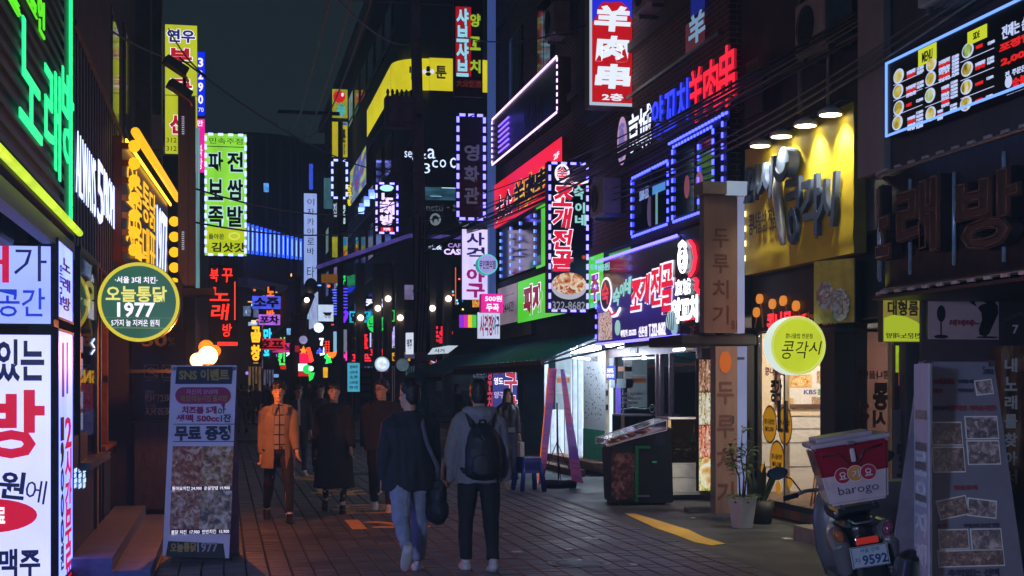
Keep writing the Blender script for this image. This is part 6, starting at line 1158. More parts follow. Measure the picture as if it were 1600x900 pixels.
# stacked neon totem at px 465-485
tt = SY(62, 458, 525, 490, 606, 'neon_totem', 'colourful stack of neon figures with red sign, star and green shapes', 'sign', nobox=True)
tt.bx('post', tt.w*.35, tt.w*.5, .1, .2, -tt.z0, tt.h*.8, BLACK); tt.disc(474, 531, 6.5, 6.5, E('#9a98c8', .9, .4), name='mascot_lamp'); tt.R(461, 540, 468, 550, E('#a02030', .9), name='red_block'); tt.R(468, 551, 487, 567, E('#f01850', 1.4), name='pink_block'); tt.poly([(474, 540), (477, 546), (480, 547), (477, 550), (478, 553), (474, 551), (470, 553), (471, 549), (468, 546), (472, 545)], E('#f89020', 1.6), name='star', y=-.03)
tt.R(466, 568, 480, 580, E('#e8f0ff', 1.6), name='white_block'); tt.disc(480, 577, 7, 7, E('#20d860', 1.4), name='green_blob', y=-.02); tt.disc(486, 576, 4, 4, E('#e8fff0', 1.8), name='white_blob', y=-.03); tt.R(466, 581, 484, 588, E('#c02018', 1.2), name='red_base'); tt.poly([(482, 582), (492, 582), (489, 592), (483, 596)], E('#30e050', 1.3), name='green_drop'); tt.stroke([(481, 543), (485, 556), (487, 565)], .1, E('#ff4020', 2.5), name='red_tube')
s = SY(63, 507, 532, 516, 552, 'red_dot_sign', 'small vertical sign of red dotted neon letters', 'sign', d=.1, face=M('#2a1010'), body=BLACK)
for k in range(10): s.disc(509.5 + (k % 2) * 4, 534 + (k // 2) * 4, 1.6, 1.5, E('#ff3018', 2), name='neon_dot', n=8)
s = SY(63.5, 498, 527, 507, 555, 'white_line_neon', 'thin white neon line drawing beside the red dotted sign', 'sign', nobox=True); s.stroke([(499, 530), (504, 529), (502, 537), (502, 540)], .06, E('#e8f4ff', 2)); s.stroke([(500, 554), (506, 553), (507, 543)], .06, E('#e8f4ff', 2))
s = SY(63.2, 521, 518, 526, 550, 'cyan_white_strip', 'upright pale cyan light strip left of the thin pole', 'light strip', d=.1, face=E('#88b8d8', 1.1), body=GREY); s = SY(60, 537, 515, 542, 550, 'grey_white_strip', 'upright grey white strip right of the thin pole', 'light strip', d=.1, face=E('#8a90a8', .7), body=GREY)
s = SY(62.5, 506, 553, 526, 565, 'orange_green_neon', 'orange and green neon squiggle by the thin pole', 'sign', nobox=True); s.stroke([(508, 556), (514, 560), (511, 566), (517, 563)], .12, E('#30e860', 2)); s.stroke([(512, 555), (525, 553), (518, 557)], .12, E('#ff6a20', 2.4))
s = SY(63, 505, 574, 512, 590, 'yellow_lamp_box', 'small yellow lit box near the ground under the squiggle', 'lamp', d=.2, face=E('#e8a818', 1.3, .3), body=BLACK)
s = SY(64, 438, 570, 447, 577, 'small_red_sign', 'small red lit sign left of the neon totem', 'sign', d=.1, face=E('#c82c18', 1.2, .4), body=BLACK)
s = SY(78, 448, 513, 459, 523, 'cyan_box_sign', 'small white and blue sign above the crowd', 'sign', d=.1, face=E('#80b8f0', 1.1, .4), body=BLACK)
# ---- end of the street: dark masses
eb1 = thing('far_tower', 'dark tall building closing the far end of the street', 'building', (0, 112, 0)); box('wall', eb1, -12, 10, 0, 10, 0, 20.5, M('#484e5c', .8, var=.3, scale=.3, name='far_wall'), .02)
eb2 = thing('far_left_block', 'dark low building on the left behind the pancake sign', 'building', (-.8, 40, 0)); box('wall', eb2, -9, 0, 0, 38, 3.5, 9.5, M('#262a30', .8, name='far_wall2'), .02); box('ground_wall', eb2, -9, -.3, 0, 38, 0, 3.498, M('#22242a', .8), .02)
eb3 = thing('fluted_tower', 'dark round fluted tower with vertical ribs left of the thin pole', 'building', (1.9, 104, 0)); 
bm = bmesh.new(); tube(bm, [(0, 0, 9), (0, 0, 19.2)], 3.6, 24); bmobj('drum', bm, M('#2a3038', .6, name='drum'), eb3, True)
for k in range(11): a = -math.pi * (k + .5) / 11; ubox('rib', eb3, 3.62 * math.cos(a) - .07, 3.62 * math.cos(a) + .07, 3.62 * math.sin(a) - .07, 3.62 * math.sin(a) + .07, 9.5, 19, M('#5a6878', .5, .3, name='rib_metal'))
# curved blue-lit bridge-like band
bl_ = thing('blue_tube_facade', 'curved balcony band of upright blue light tubes across the street end', 'facade', (0, 92, 0))
for k in range(13):
    f_ = k / 12; px = 388 + 82 * f_; t_ = 88 + 10 * f_; z0 = EYE + (600 - (396 + 10 * f_)) * t_ / FPX; z1 = EYE + (600 - (349 + 24 * f_)) * t_ / FPX; p = atT(t_, px); 
    ubox('light_tube', bl_, p.x - .09, p.x + .09, p.y - 92, p.y - 91.85, z0, z1, E('#2a58ff', 2, name='blue_tube')); ubox('light_core', bl_, p.x - .03, p.x + .03, p.y - 92.03, p.y - 92.001, z0 + .2, z1 - .2, E('#90b0ff', 2.2, name='tube_core'))
pa, pb = atT(92, 380), atT(104, 476); s = Sign('balcony_band', 'dark concrete band behind the blue tubes with a pale lower edge', 'facade', pa, pb, 8.6, 12.6, d=.6, face=M('#141822', .6), body=M('#30343a', .6)); s.bx('lower_edge', 0, s.w, -.3, .6, -.5, 0, M('#8a929a', .5)); 
# small far lights and windows, each its own
for i in range(44):
    px, py = rnd.uniform(384, 530), rnd.uniform(425, 590); t_ = rnd.uniform(80, 100); p = atT(t_, px, py); w_ = rnd.uniform(.06, .3); h_ = rnd.uniform(.06, .22)
    c = rnd.choice(('#e8e0c0', '#90c0ff', '#ffb060', '#60a0ff', '#ffffff', '#60e0d0', '#ff6040', '#a080ff')); o = box('distant_light', None, p.x - w_/2, p.x + w_/2, p.y, p.y + .1, p.z - h_/2, p.z + h_/2, E(c, rnd.choice((.8, 1.5, 3))), .02)
    props(o, 'tiny blurred shop light far down at the end of the street', 'light', 'tiny lights at the far end of the street')
for i, (x0, y0, x1, y1, c, k) in enumerate(((380, 478, 392, 494, '#8a9ac0', .5), (396, 480, 404, 496, '#7a90c0', .5), (405, 473, 418, 479, '#b0c8f0', 1.2), (388, 503, 402, 509, '#a8c0e8', 1.2), (406, 500, 420, 504, '#c0d0e8', .9), (411, 511, 417, 524, '#80d0f0', 1.5), (421, 511, 424, 520, '#e0c060', 1.0), (448, 511, 460, 518, '#90c0ff', 1.2), (396, 553, 404, 568, '#d8a860', .8))):
    s = SY(100, x0, y0, x1, y1, 'far_shop_sign', ('greyish lit window, leftmost of the far row', 'greyish lit window next to the leftmost far one', 'thin bright sign highest in the far row', 'bright blurred sign low left in the far row', 'faint white line sign in the far row', 'bright cyan upright sign in the far row', 'small yellow upright sign in the far row', 'blue white sign at the right of the far row', 'amber lit doorway behind the far car')[i], 'sign', d=.2, face=E(c, k, .6, scale=5), body=DARK)
KC = ['#e02838', '#f0b020', '#28c8f0', '#e838a0', '#40d860', '#d8e0ff', '#5060ff', '#ff6a20', '#a8e0ff', '#c070ff']; KT = ['호프', '노래방', '치킨', '곱창', '당구', '커피', '만화', '포차', '소주', '분식']
ORD = ['lowest', 'low', 'middle', 'high', 'highest']
def farsign(px, t_, z0, h_, w_, c, txt, dark):
    p = atT(t_, px); s = Sign('far_street_sign', 'small ' + ('dark sign with coloured glowing letters' if dark else 'bright coloured sign with dark letters') + ' in the far part of the street', 'sign', (p.x, p.y), (p.x + w_, p.y), z0, z0 + h_, d=.2, face=M('#14161e', .5) if dark else E(c, .9, .25), body=DARK, group='small shop signs in the far part of the street')
    m_ = E(c, 1.8) if dark else INK; n = len(txt)
    if h_ > w_:
        for k, chh in enumerate(txt): letter(s.root, chh, w_*.15, h_ * (1 - (k + .1) / n), w_*.85, h_ * (1 - (k + .88) / n), m_, .05, -.01, .02)
    else: letter(s.root, txt, w_*.08, h_*.85, w_*.92, h_*.15, m_, .05, -.01, .02)
q_ = 0
for px, t_, z0, h_, w_ in ((402, 62, 3.2, .5, 1.2), (390, 58, 2.6, 1.5, .5), (410, 70, 2.9, 1.6, .5), (424, 76, 3.4, .5, 1.1), (433, 80, 2.7, 1.7, .5), (445, 84, 3.2, .6, 1.0), (394, 66, 5.2, .6, 1.3), (415, 74, 5.0, 1.8, .5), (428, 82, 5.6, .6, 1.2), (404, 60, 4.2, .45, .9), (548, 66, 2.7, .5, 1.0), (553, 70, 3.6, 1.4, .5), (546, 74, 4.9, .6, 1.1), (530, 82, 3.0, 1.4, .5), (515, 88, 4.0, .6, 1.0), (500, 90, 2.8, 1.2, .5), (493, 84, 3.4, .5, .9), (462, 92, 3.9, .6, 1.2), (470, 90, 5.2, 1.4, .5), (455, 95, 5.6, .6, 1.4), (576, 61.4, 2.9, .4, .9), (612, 61, 2.7, .35, .8), (642, 61.6, 3.2, .5, 1.0), (655, 61.2, 2.4, .4, .8), (598, 61.3, 4.4, .5, 1.0), (570, 62, 5.0, .5, .9), (440, 88, 2.4, .4, .9), (480, 93, 2.5, .5, 1.0)):
    farsign(px, t_, z0, h_, w_, KC[q_ % 10], KT[(q_ * 3) % 10], q_ % 3 != 0); q_ += 1
# lit shop windows at street level along the corner block and at the far left
for i, (px0, px1, t_, c, lab) in enumerate(((562, 585, 62.6, '#5a6a8a', 'dim bluish shop window behind the cyan menu sign'), (604, 626, 62.6, '#6a5a6a', 'dim mauve shop window right of the round pale sign'), (634, 648, 62.6, '#4a6a78', 'dim teal shop window by the utility pole'), (388, 408, 64, '#8a6a4a', 'dim amber shop window at the far left'), (412, 428, 78, '#6a6a8a', 'dim blue-grey shop window at the far left'))):
    a, b_ = atT(t_, px0), atT(t_, px1); s = Sign('far_shop_window', lab, 'window', (a.x, a.y), (b_.x, a.y), .5, 2.5, d=.15, face=E(c, .45, .6, scale=7), body=DARK)
    for k in range(1, 4): s.bx('mullion', s.w * k / 4 - .03, s.w * k / 4 + .03, -.04, 0, 0, s.h, BLACK)
# awnings on the far left, blocks between
s = ST((425, 84), (462, 60), 4.7, 6.2, 'far_awning', 'dim slate slanting awning at the left of the far street', 'awning', d=.2, face=M('#3a4858', .6), body=DARK)
ec = thing('far_shop_block', 'dark narrow building block behind the neon totem', 'building', (2.9, 86, 0)); box('wall', ec, -.5, 4.6, 0, 6, 0, 5.6, M('#2a2c34', .8), .02); far_windows(ec, 2.9, 86, 2.42, [86.5, 89], (2.6, 4), 1.5, 1.4, .6, .4)
# car far away with red tail lamps
cr = thing('far_car', 'small dark car far away with red tail lamps lit', 'car', (.9, 72, 0))
bm = bmesh.new(); abox(bm, -.85, .85, 0, 4.2, .3, .85, .12); abox(bm, -.7, .7, .6, 3.4, .8, 1.4, .18); bmobj('body', bm, M('#2c2e36', .25, .5, coat=.6, name='car_paint'), cr, True)
for sx in (-1, 1):
    ubox('tail_lamp', cr, sx*.62 - .17, sx*.62 + .17, -.02, .02, .68, .78, E('#ff2018', 5, name='tail_red'))
    for yy in (.8, 3.3): bm = bmesh.new(); tube(bm, [(sx*.74, yy, .32), (sx*.88, yy, .32)], .32, 16); bmobj('wheel', bm, CHAR, cr, True)
ubox('rear_window', cr, -.55, .55, .6, .63, .95, 1.3, PANE); ubox('number_plate', cr, -.22, .22, -.03, -.01, .5, .6, WHITE)
# ---------------------------------------------------------------- utility poles, transformer, cables
mp = atT(40, 659); PC = M('#b89aac', .8, var=.2, scale=3, bump=.2, name='pole_concrete')
up = thing('utility_pole', 'thick concrete utility pole with teal wrap at the street corner', 'pole', (mp.x, mp.y, 0))
bm = bmesh.new(); tube(bm, [(0, 0, 0), (-.05, 0, 6), (-.2, 0, 13.6)], [.19, .17, .14], 16); bmobj('shaft', bm, PC, up, True)
bm = bmesh.new(); tube(bm, [(0, 0, .02), (0, 0, 2.15)], [.225, .218], 16); bmobj('wrap', bm, M('#2a6a80', .5, name='teal_wrap'), up, True)
box('meter_box', up, .1, .35, -.3, -.1, 1.35, 1.75, GREY)
for z in (2.3, 4.3, 6.2): bm = bmesh.new(); tube(bm, [(-.03, 0, z), (-.03, 0, z + .06)], .22, 16); bmobj('band', bm, STEEL, up, True)
bm = bmesh.new(); rb_ = random.Random(2)
for k in range(14): 
    a = rb_.uniform(0, 6.28); r_ = .215; tube(bm, [(r_*math.cos(a), r_*math.sin(a), 2.6), (r_*math.cos(a+.4), r_*math.sin(a+.4), 4.3), (r_*math.cos(a+.9) - .05, r_*math.sin(a+.9), 6.4)], .018, 5)
o = bmobj('cable_bundle', bm, CHAR, up, True); o['kind'] = 'stuff'
box('crossarm', up, -3.2, 2.3, -.06, .06, 12.4, 12.55, M('#5a5c60', .5, .4))
tf = thing('transformer', 'boxy mauve transformer with twin drums hung left of the utility pole', 'transformer', (mp.x - .65, mp.y - .2, 8.85)); TM_ = M('#a88aa6', .6, var=.15, name='mauve_tank')
box('tank', tf, -.42, .42, -.2, .25, 0, .86, TM_, .05)
for sx in (-1, 1): box('fin_pack', tf, sx*.2 - .14, sx*.2 + .14, -.32, -.2, .12, .78, M('#b898b4', .6, name='fin'), .03)
for k in range(6): bm = bmesh.new(); tube(bm, [(-.33 + .13*k, 0, .86), (-.33 + .13*k, 0, .93), (-.33 + .13*k, 0, 1.0), (-.33+.13*k, 0, 1.08)], [.05, .03, .05, .02], 8); bmobj('insulator', bm, CHAR, tf, True)
box('bracket', tf, .4, .62, -.1, .1, .3, .4, GREY)
sp_ = atT(70, 532); pole('thin_pole', 'thin dark utility pole in the middle distance carrying stacked signs', 'pole', sp_.x, sp_.y, 0, 14.6, .17, .12, M('#26282e', .7)); 
box('lamp_bracket_pole', None, atT(60, 433).x, atT(60, 530).x, 60, 60.12, 13.0, 13.14, M('#3c4046', .5)); props(bpy.data.objects['lamp_bracket_pole'], 'long thin horizontal arm reaching left from the thin pole', 'bracket')
# street lamp head far centre
sl_ = thing('street_lamp', 'unlit street lamp head on a bent arm left of the bowl sign', 'lamp', tuple(atT(62, 486, 448))); bm = bmesh.new(); ball(bm, (0, 0, 0), .3, (1, 1, 1.3), 14); bmobj('globe', bm, M('#6a6070', .4), sl_, True); bm = bmesh.new(); tube(bm, [(0, 0, -.3), (-.5, 0, -1.2), (-.7, .2, -4.8)], [.2, .35, .3], 8); bmobj('post', bm, M('#3c3236', .7), sl_, True); bm = bmesh.new(); ball(bm, (-.2, -.3, -.6), .11, seg=8); bmobj('bulb', bm, E('#fff0d8', 6), sl_, True)
def cable(a, b, sag, r, label=None, mat=None, n=14):
    pts = []
    for i in range(n + 1):
        t = i / n; p = Vector(a).lerp(Vector(b), t); p.z -= sag * 4 * t * (1 - t); pts.append(p)
    bm = bmesh.new(); tube(bm, pts, r, 5); o = bmobj('power_cable', bm, mat or CHAR, None, True)
    return props(o, label or 'thin dark overhead cable among the bundle along the right facades', 'cable', None if label else 'overhead cables along the right facades')
CM = M('#6a6c66', .45, .2, name='grey_cable'); R_ = random.Random(9)
A = lambda t, px, py: atT(t, px, py)
# bundle from the utility pole along the right wall up to the upper right
for i in range(10):
    d1, d2 = R_.uniform(-22, 22), R_.uniform(-26, 30)
    cable(A(40, 658, 385 + d1 * .6), A(12.5, 1500 + R_.uniform(-40, 40), -35 + d2), R_.uniform(.05, .4), R_.choice((.01, .014, .018)), mat=R_.choice((CHAR, CM, CHAR)))
for i in range(4): cable(A(38.5, 660, 330 + 16 * i), A(14, 1440 + 8*i, -30 + 8 * i), .3 + .05 * i, .012, mat=R_.choice((CHAR, CM)))
for i in range(3): cable(A(24, 940, 300 + 9*i), A(11, 1540, -40 + 14 * i), .2, .01 + .002 * i, mat=CM)
for i, (a, b, sg) in enumerate(((A(40, 656, 60), A(12, 470, -60), .4), (A(60, 436, 192), A(16, 525, -50), 1.2), (A(60, 450, 196), A(16, 560, -40), 1.2), (A(60, 470, 200), A(18, 590, -30), 1.0), (A(40, 655, 270), A(20, 280, 90), .5), (A(30, 262, 42), A(20, 322, 120), .1), (A(40, 655, 300), A(18.9, 290, 290), .5), (A(40, 655, 330), A(18.9, 292, 345), .4), (A(12, 20, -60), A(30, 300, 98), .2), (A(40, 655, 20), A(22, 915, 40), .5), (A(40, 655, 200), A(70, 532, 330), .4), (A(40, 655, 240), A(70, 532, 360), .5), (A(40, 655, 260), A(85, 490, 420), .6), (A(40, 656, 150), A(32, 740, 180), .3))):
    cable(a, b, sg, .014, ['cable crossing the sky from the utility pole top to the left', 'faint sagging wire highest left in the night sky', 'faint sagging wire, middle of three in the night sky', 'faint sagging wire nearest the utility pole in the sky', 'wire from the utility pole to the yellow vertical sign', 'short slanting wire across the yellow vertical sign', 'upper wire running level to the grey metal column', 'lower wire running level to the grey metal column', 'wire rising over the left building to the vertical sign', 'wire from the utility pole to the red skewer sign', 'upper wire between the utility pole and the thin pole', 'lower wire between the utility pole and the thin pole', 'wire from the utility pole down to the slim pale sign', 'wire linking the utility pole to the shabu sign'][i], CM if i in (1, 2, 3) else CHAR)
# pipes on the near right wall
for i, (px, X) in enumerate(((1302, 6.5), (1257, 6.42))): p = onX(X, px); pole('wall_pipe', ('grey' if i == 0 else 'dark') + ' vertical conduit on the wall above the yellow sign', 'pipe', X - .05, p.y, 4.75, 7.2 if i == 0 else 8, .03, .03, STEEL if i == 0 else GREY)
s = SX(6.3, 1196, 1306, 6.95, 7.15, 'ac_ledge', 'mauve lit underside of a ledge at the top right', 'ledge', d=.4, face=M('#8a5a70', .5), body=GREY)  # plain mauve front panel
s = SX(6.36, 1164, 1192, 5.0, 5.5, 'small_grey_sign', 'small unlit sign with faint lines after the red characters', 'sign', d=.05, face=M('#3c3a3a', .5), body=BLACK)
for k in range(4): s.R(1166, 100 + k * 5, 1186, 102 + k * 5, M('#6a6460'), name='print_line')
# ================================================================ PEOPLE
WORK = bpy.data.scenes.new('workbench')   # an empty scene in which bodies and cloth are fused, removed again below
def remesh(bm, vox, smooth=2, namp=0, nsc=8, seed=0, vfold=0):
    me = bpy.data.meshes.new('tmp'); bm.to_mesh(me); bm.free()
    o = bpy.data.objects.new('tmp', me); WORK.collection.objects.link(o)
    r = o.modifiers.new('r', 'REMESH'); r.mode = 'VOXEL'; r.voxel_size = vox; r.use_smooth_shade = True
    if smooth: q = o.modifiers.new('s', 'SMOOTH'); q.factor = .5; q.iterations = smooth
    vl = WORK.view_layers[0]; vl.update(); m2 = bpy.data.meshes.new_from_object(o.evaluated_get(vl.depsgraph))
    bpy.data.objects.remove(o); bpy.data.meshes.remove(me)
    if namp:
        for v, n in zip(m2.vertices, [v.normal.copy() for v in m2.vertices]):
            p = Vector((v.co.x * nsc, v.co.y * nsc, v.co.z * nsc * (.35 if vfold else .8) + seed * 7))
            f = noise.noise(p) + .5 * noise.noise(p * 2.3); v.co += n * (namp * f)
    for p in m2.polygons: p.use_smooth = True
    return m2
SKIN = M('#cb9c82', .5, var=.06, name='skin'); SKIN_P = M('#dcb49c', .5, var=.05, name='pale_skin'); HAIR = M('#1a1514', .45, var=.3, scale=40, bump=.6, name='black_hair'); LIP = M('#9a4a44', .5, name='lips'); EYE_W = M('#d8d4d0', .3, name='eye_white'); EYE_D = M('#0c0a0a', .2, name='iris')
def rot_about(v, ax, ang): return Matrix.Rotation(ang, 3, ax) @ Vector(v)
def person(label, px, py, t, face, H=1.75, ll=(10, 5), rl=(-10, 10), la=(0, 10), ra=(0, 10), head=0, nod=0, top=None, bot=None, vox=.009, w=1.0, skin=None, hair='short', shoes=None, arm_ab=9, seed=1, coat=None, sock=None, loc=None, z0=0, sit=False, group=None, torso_k=1.0, rf_=0):
    """one standing or walking figure; face = heading in degrees (0 looks at -Y)"""
    k = H / 1.75; skin = skin or SKIN; p = Vector(loc) if loc else G(px, py) if t is None else Vector((*atT(t, px)[:2], 0)); p.z = z0
    rad = math.radians
    hipz = .92; J = {}
    def leg(side, a, kb):
        h = Vector((side * .095, 0, hipz)); d1 = Vector((side * .03, -math.sin(rad(a)), -math.cos(rad(a)))).normalized(); kn = h + d1 * .43
        a2 = a - kb; d2 = Vector((0, -math.sin(rad(a2)), -math.cos(rad(a2)))); an = kn + d2 * .42
        return h, kn, an, a2
    L, R = leg(1, *ll), leg(-1, *rl)
    low = min(L[2].z, R[2].z) - .075; dz = -low
    if sit: dz = 0
    def up(v): return v + Vector((0, 0, dz))
    L = tuple(up(v) for v in L[:3]) + (L[3],); R = tuple(up(v) for v in R[:3]) + (R[3],)
    def arm(side, a, e):
        s_ = Vector((side * .17 * w, .0, 1.395)); d1 = Vector((side * math.sin(rad(arm_ab)), -math.sin(rad(a)), -math.cos(rad(a)))).normalized(); el = s_ + d1 * .28
        d2 = Vector((side * .06, -math.sin(rad(a + e)), -math.cos(rad(a + e)))).normalized(); wr = el + d2 * .25; return up(s_), up(el), up(wr), d2
    LA, RA = arm(1, *la), arm(-1, *ra)
    HM = Matrix.Translation(up(Vector((0, -.01, 1.52)))) @ Matrix.Rotation(rad(head), 4, 'Z') @ Matrix.Rotation(rad(-nod), 4, 'X')
    def foot(bm, an, a2, r=1.0, sole=False):
        tip = Vector((0, -math.cos(rad(max(-60, min(25, a2)) * (1 if a2 < -14 else 0))), math.sin(rad(a2 if a2 < -14 else 0)))) ; tip.normalize()
        hl = an + Vector((0, .0, -.0)); dn = Vector((0, tip.z, -tip.y)) * -1; dn = Vector((0, -tip.z * -1, -abs(tip.y)))
        b0 = an + dn * .045
        tube(bm, [b0 - tip * .05, b0 - tip * .02, b0 + tip * .08, b0 + tip * .16, b0 + tip * .2], [.02 * r, .04 * r, .042 * r, .036 * r, .016 * r], 12, ex=((1, 0, 0), 1.12)); ball(bm, b0 - tip * .03 + dn * -.01, .038 * r)
        tube(bm, [an + Vector((0, .0, .05)), an + dn * .05], [.037 * r, .04 * r], 10)
    # ---- body: one continuous surface
    bm = bmesh.new(); rs = [(0, 0, z + dz, rx * w, ry) for z, rx, ry in ((.88, .12, .09), (.96, .155, .105), (1.08, .14, .095), (1.22, .155, .105), (1.34, .155, .1), (1.42, .12, .085), (1.47, .08, .065))]
    rings(bm, rs); tube(bm, [up(Vector((0, .005, 1.42))), up(Vector((0, 0, 1.5))), up(Vector((0, -.012, 1.58)))], [.06, .053, .055], 12)
    for h, kn, an, a2 in (L, R): tube(bm, [h, (h + kn) / 2, kn, kn + (an - kn) * .35, an], [.085, .075, .052, .052, .034], 12); foot(bm, an, a2, .85)
    for (s_, el, wr, d2), side in ((LA, 1), (RA, -1)):
        tube(bm, [s_, (s_ + el) / 2, el, el + (wr - el) * .35, wr], [.05, .043, .037, .036, .025], 10)
        fx, fy = frame3(d2); tow = Vector((0, -1, 0)); tow = (tow - d2 * tow.dot(d2)).normalized(); sd = d2.cross(tow)
        pc = wr + d2 * .045; tube(bm, [wr - d2*.01, wr + d2 * .03, wr + d2 * .085], [.02, .024, .023], 10, ex=(tuple(tow), 1.55))
        for q in range(4):
            b_ = wr + d2 * .08 + tow * (.03 - .02 * q); ln = (.062, .074, .068, .052)[q]; cu = -sd * side * (.012 + .004 * q)
            tube(bm, [b_, b_ + d2 * ln * .5 + cu * .5, b_ + d2 * ln * .9 + cu * 2.0], [.0095, .0088, .0065], 7)
        b_ = wr + d2 * .03 + tow * .028; tube(bm, [b_, b_ + tow * .022 + d2 * .025, b_ + tow * .024 + d2 * .055], [.012, .0105, .008], 7)
    hb = bmesh.new()
    rings(hb, [(0, y, z, rx, ry) for z, rx, ry, y in ((-.005, .03, .03, -.05), (.012, .045, .05, -.035), (.04, .057, .068, -.02), (.07, .064, .082, -.01), (.1, .068, .09, -.003), (.13, .072, .093, 0), (.165, .074, .095, .002), (.2, .066, .086, .004), (.225, .045, .06, .005), (.236, .01, .012, .005))])
    tube(hb, [(0, -.088, .125), (0, -.1, .105), (0, -.112, .085), (0, -.094, .076)], [.008, .011, .015, .01], 8)     # nose
    tube(hb, [(-.03, -.078, .135), (0, -.092, .14), (.03, -.078, .135)], [.012, .012, .012], 8)                      # brow
    tube(hb, [(-.02, -.083, .048), (0, -.09, .048), (.02, -.083, .048)], [.008, .012, .008], 8)                      # mouth mound
    for sx in (-1, 1): ball(hb, (sx * .076, .008, .11), .02, (.45, .8, 1.25), 8)
    hb.transform(HM); tmp = bpy.data.meshes.new('t'); hb.to_mesh(tmp); hb.free(); bm.from_mesh(tmp); bpy.data.meshes.remove(tmp)
    me = remesh(bm, vox * .8, 1); me.materials.append(skin); root = link('person', me); root.location = p; root.rotation_euler = (0, 0, rad(face)); root.scale = (k, k, k); props(root, label, 'person', group)
    # face details
    for sx in (-1, 1):
        eb = bmesh.new(); ball(eb, (sx * .028, -.0805, .115), .0105, (1.3, .7, .75), 8); eb.transform(HM); bmobj('eye', eb, EYE_D, root, True)
        eb = bmesh.new(); tube(eb, [(sx * .014, -.095, .138), (sx * .03, -.092, .144), (sx * .046, -.076, .138)], .0035, 6); eb.transform(HM); bmobj('eyebrow', eb, HAIR, root, True)
    eb = bmesh.new(); tube(eb, [(-.02, -.086, .049), (0, -.1, .047), (.02, -.086, .049)], [.003, .0055, .003], 6); eb.transform(HM); bmobj('lips', eb, LIP, root, True)
    # hair
    hb = bmesh.new()
    if hair == 'long':
        rings(hb, [(0, y, z, rx, ry) for z, rx, ry, y in ((-.2, .06, .03, .07), (-.14, .1, .05, .06), (-.04, .1, .055, .05), (.06, .09, .065, .04), (.12, .086, .082, .025), (.17, .085, .1, .01), (.21, .075, .092, .006), (.24, .05, .06, .005), (.25, .01, .01, .005))])
        for sx in (-1, 1): tube(hb, [(sx * .03, -.088, .19), (sx * .066, -.07, .13), (sx * .08, -.05, .04), (sx * .085, -.04, -.06), (sx * .08, -.03, -.17)], [.012, .02, .022, .026, .012], 8)
    else:
        rings(hb, [(0, y, z, rx, ry) for z, rx, ry, y in ((.03, .045, .03, .06), (.07, .07, .055, .045), (.1, .078, .068, .036), (.14, .083, .083, .025), (.168, .085, .096, .012), (.2, .08, .1, .006), (.232, .06, .075, .005), (.255, .02, .025, .005))])
        rr = random.Random(seed)
        if hair == 'fringe':
            for i in range(11): x = -.065 + .013 * i; tube(hb, [(x * .8, -.02, .24), (x, -.074 + abs(x) * .3, .205), (x * 1.08, -.09 + abs(x) * .45, .165 + rr.uniform(-.008, .008)), (x * 1.06, -.094 + abs(x) * .5, .145 + rr.uniform(-.01, .01))], [.018, .016, .009, .004], 6)
        for i in range(26): a = rr.uniform(0, 6.28); r_ = rr.uniform(.2, .95); c = Vector((.072 * r_ * math.cos(a), .085 * r_ * math.sin(a) + .005, .245 - .05 * r_ * r_)); tube(hb, [c, c + Vector((.012 * math.cos(a + 1), .014 * math.sin(a), .008)), c + Vector((.022 * math.cos(a + 1), .03 * math.sin(a), -.006))], [.016, .012, .004], 5)
    hb.transform(HM); hm = remesh(hb, max(.006, vox * .7), 1, .003, 60, seed); hm.materials.append(HAIR if hair != 'brown' else HAIR); link('hair', hm, root)
    # trousers
    if bot is not None:
        bm = bmesh.new(); rings(bm, [(0, 0, z + dz, rx * w, ry) for z, rx, ry in ((.83, .1, .08), (.88, .165, .12), (.97, .165, .12), (1.04, .15, .108))])
        for h, kn, an, a2 in (L, R): e = an + (kn - an) * bot[2]; tube(bm, [h + Vector((0, 0, .02)), (h + kn) / 2, kn, kn + (e - kn) * .4, kn + (e - kn) * .8, e], [.108, .1 * bot[1], .078 * bot[1], .072 * bot[1], .062 * bot[1], .06 * bot[1]], 14)
        m2 = remesh(bm, vox, 2, .011, 13, seed, 1); m2.materials.append(bot[0]); link('trousers', m2, root)
    for i, (h, kn, an, a2) in enumerate((L, R)):
        bm = bmesh.new(); foot(bm, an, a2, 1.12); m2 = remesh(bm, max(vox * .8, .008), 1); m2.materials.append(shoes or CHAR); sh_ = link('shoe', m2, root)
        if sock: bm = bmesh.new(); tube(bm, [an + (kn - an) * -.02, an + (kn - an) * .16], [.042, .045], 10); bmobj('sock', bm, sock, root, True)
    # top garments: list of dict(mat, hem, r, sleeve, open, flare, name)
    for g_ in (top or []):
        bm = bmesh.new(); r_ = g_.get('r', .02); hem = g_['hem']; fl = g_.get('flare', 0)
        zs = [hem, hem + .04, (hem + .98) / 2 if hem < .9 else 1.0, 1.1, 1.22, 1.34, 1.42, 1.465, 1.49]
        prof = {1.1: (.15, .105), 1.22: (.165, .115), 1.34: (.172, .115), 1.42: (.135, .098), 1.465: (.088, .075), 1.49: (.064, .066)}
        rs = []
        for i, z in enumerate(zs):
            a_, b_ = prof.get(z, (.165, .115)); f_ = fl * max(0, (1.1 - z)) ; e = r_ if z < 1.4 else r_ * .6
            rs.append((0, 0, z + dz, a_ * w * torso_k + e + f_, b_ + e + f_ * .9))
        rings(bm, rs, 20)
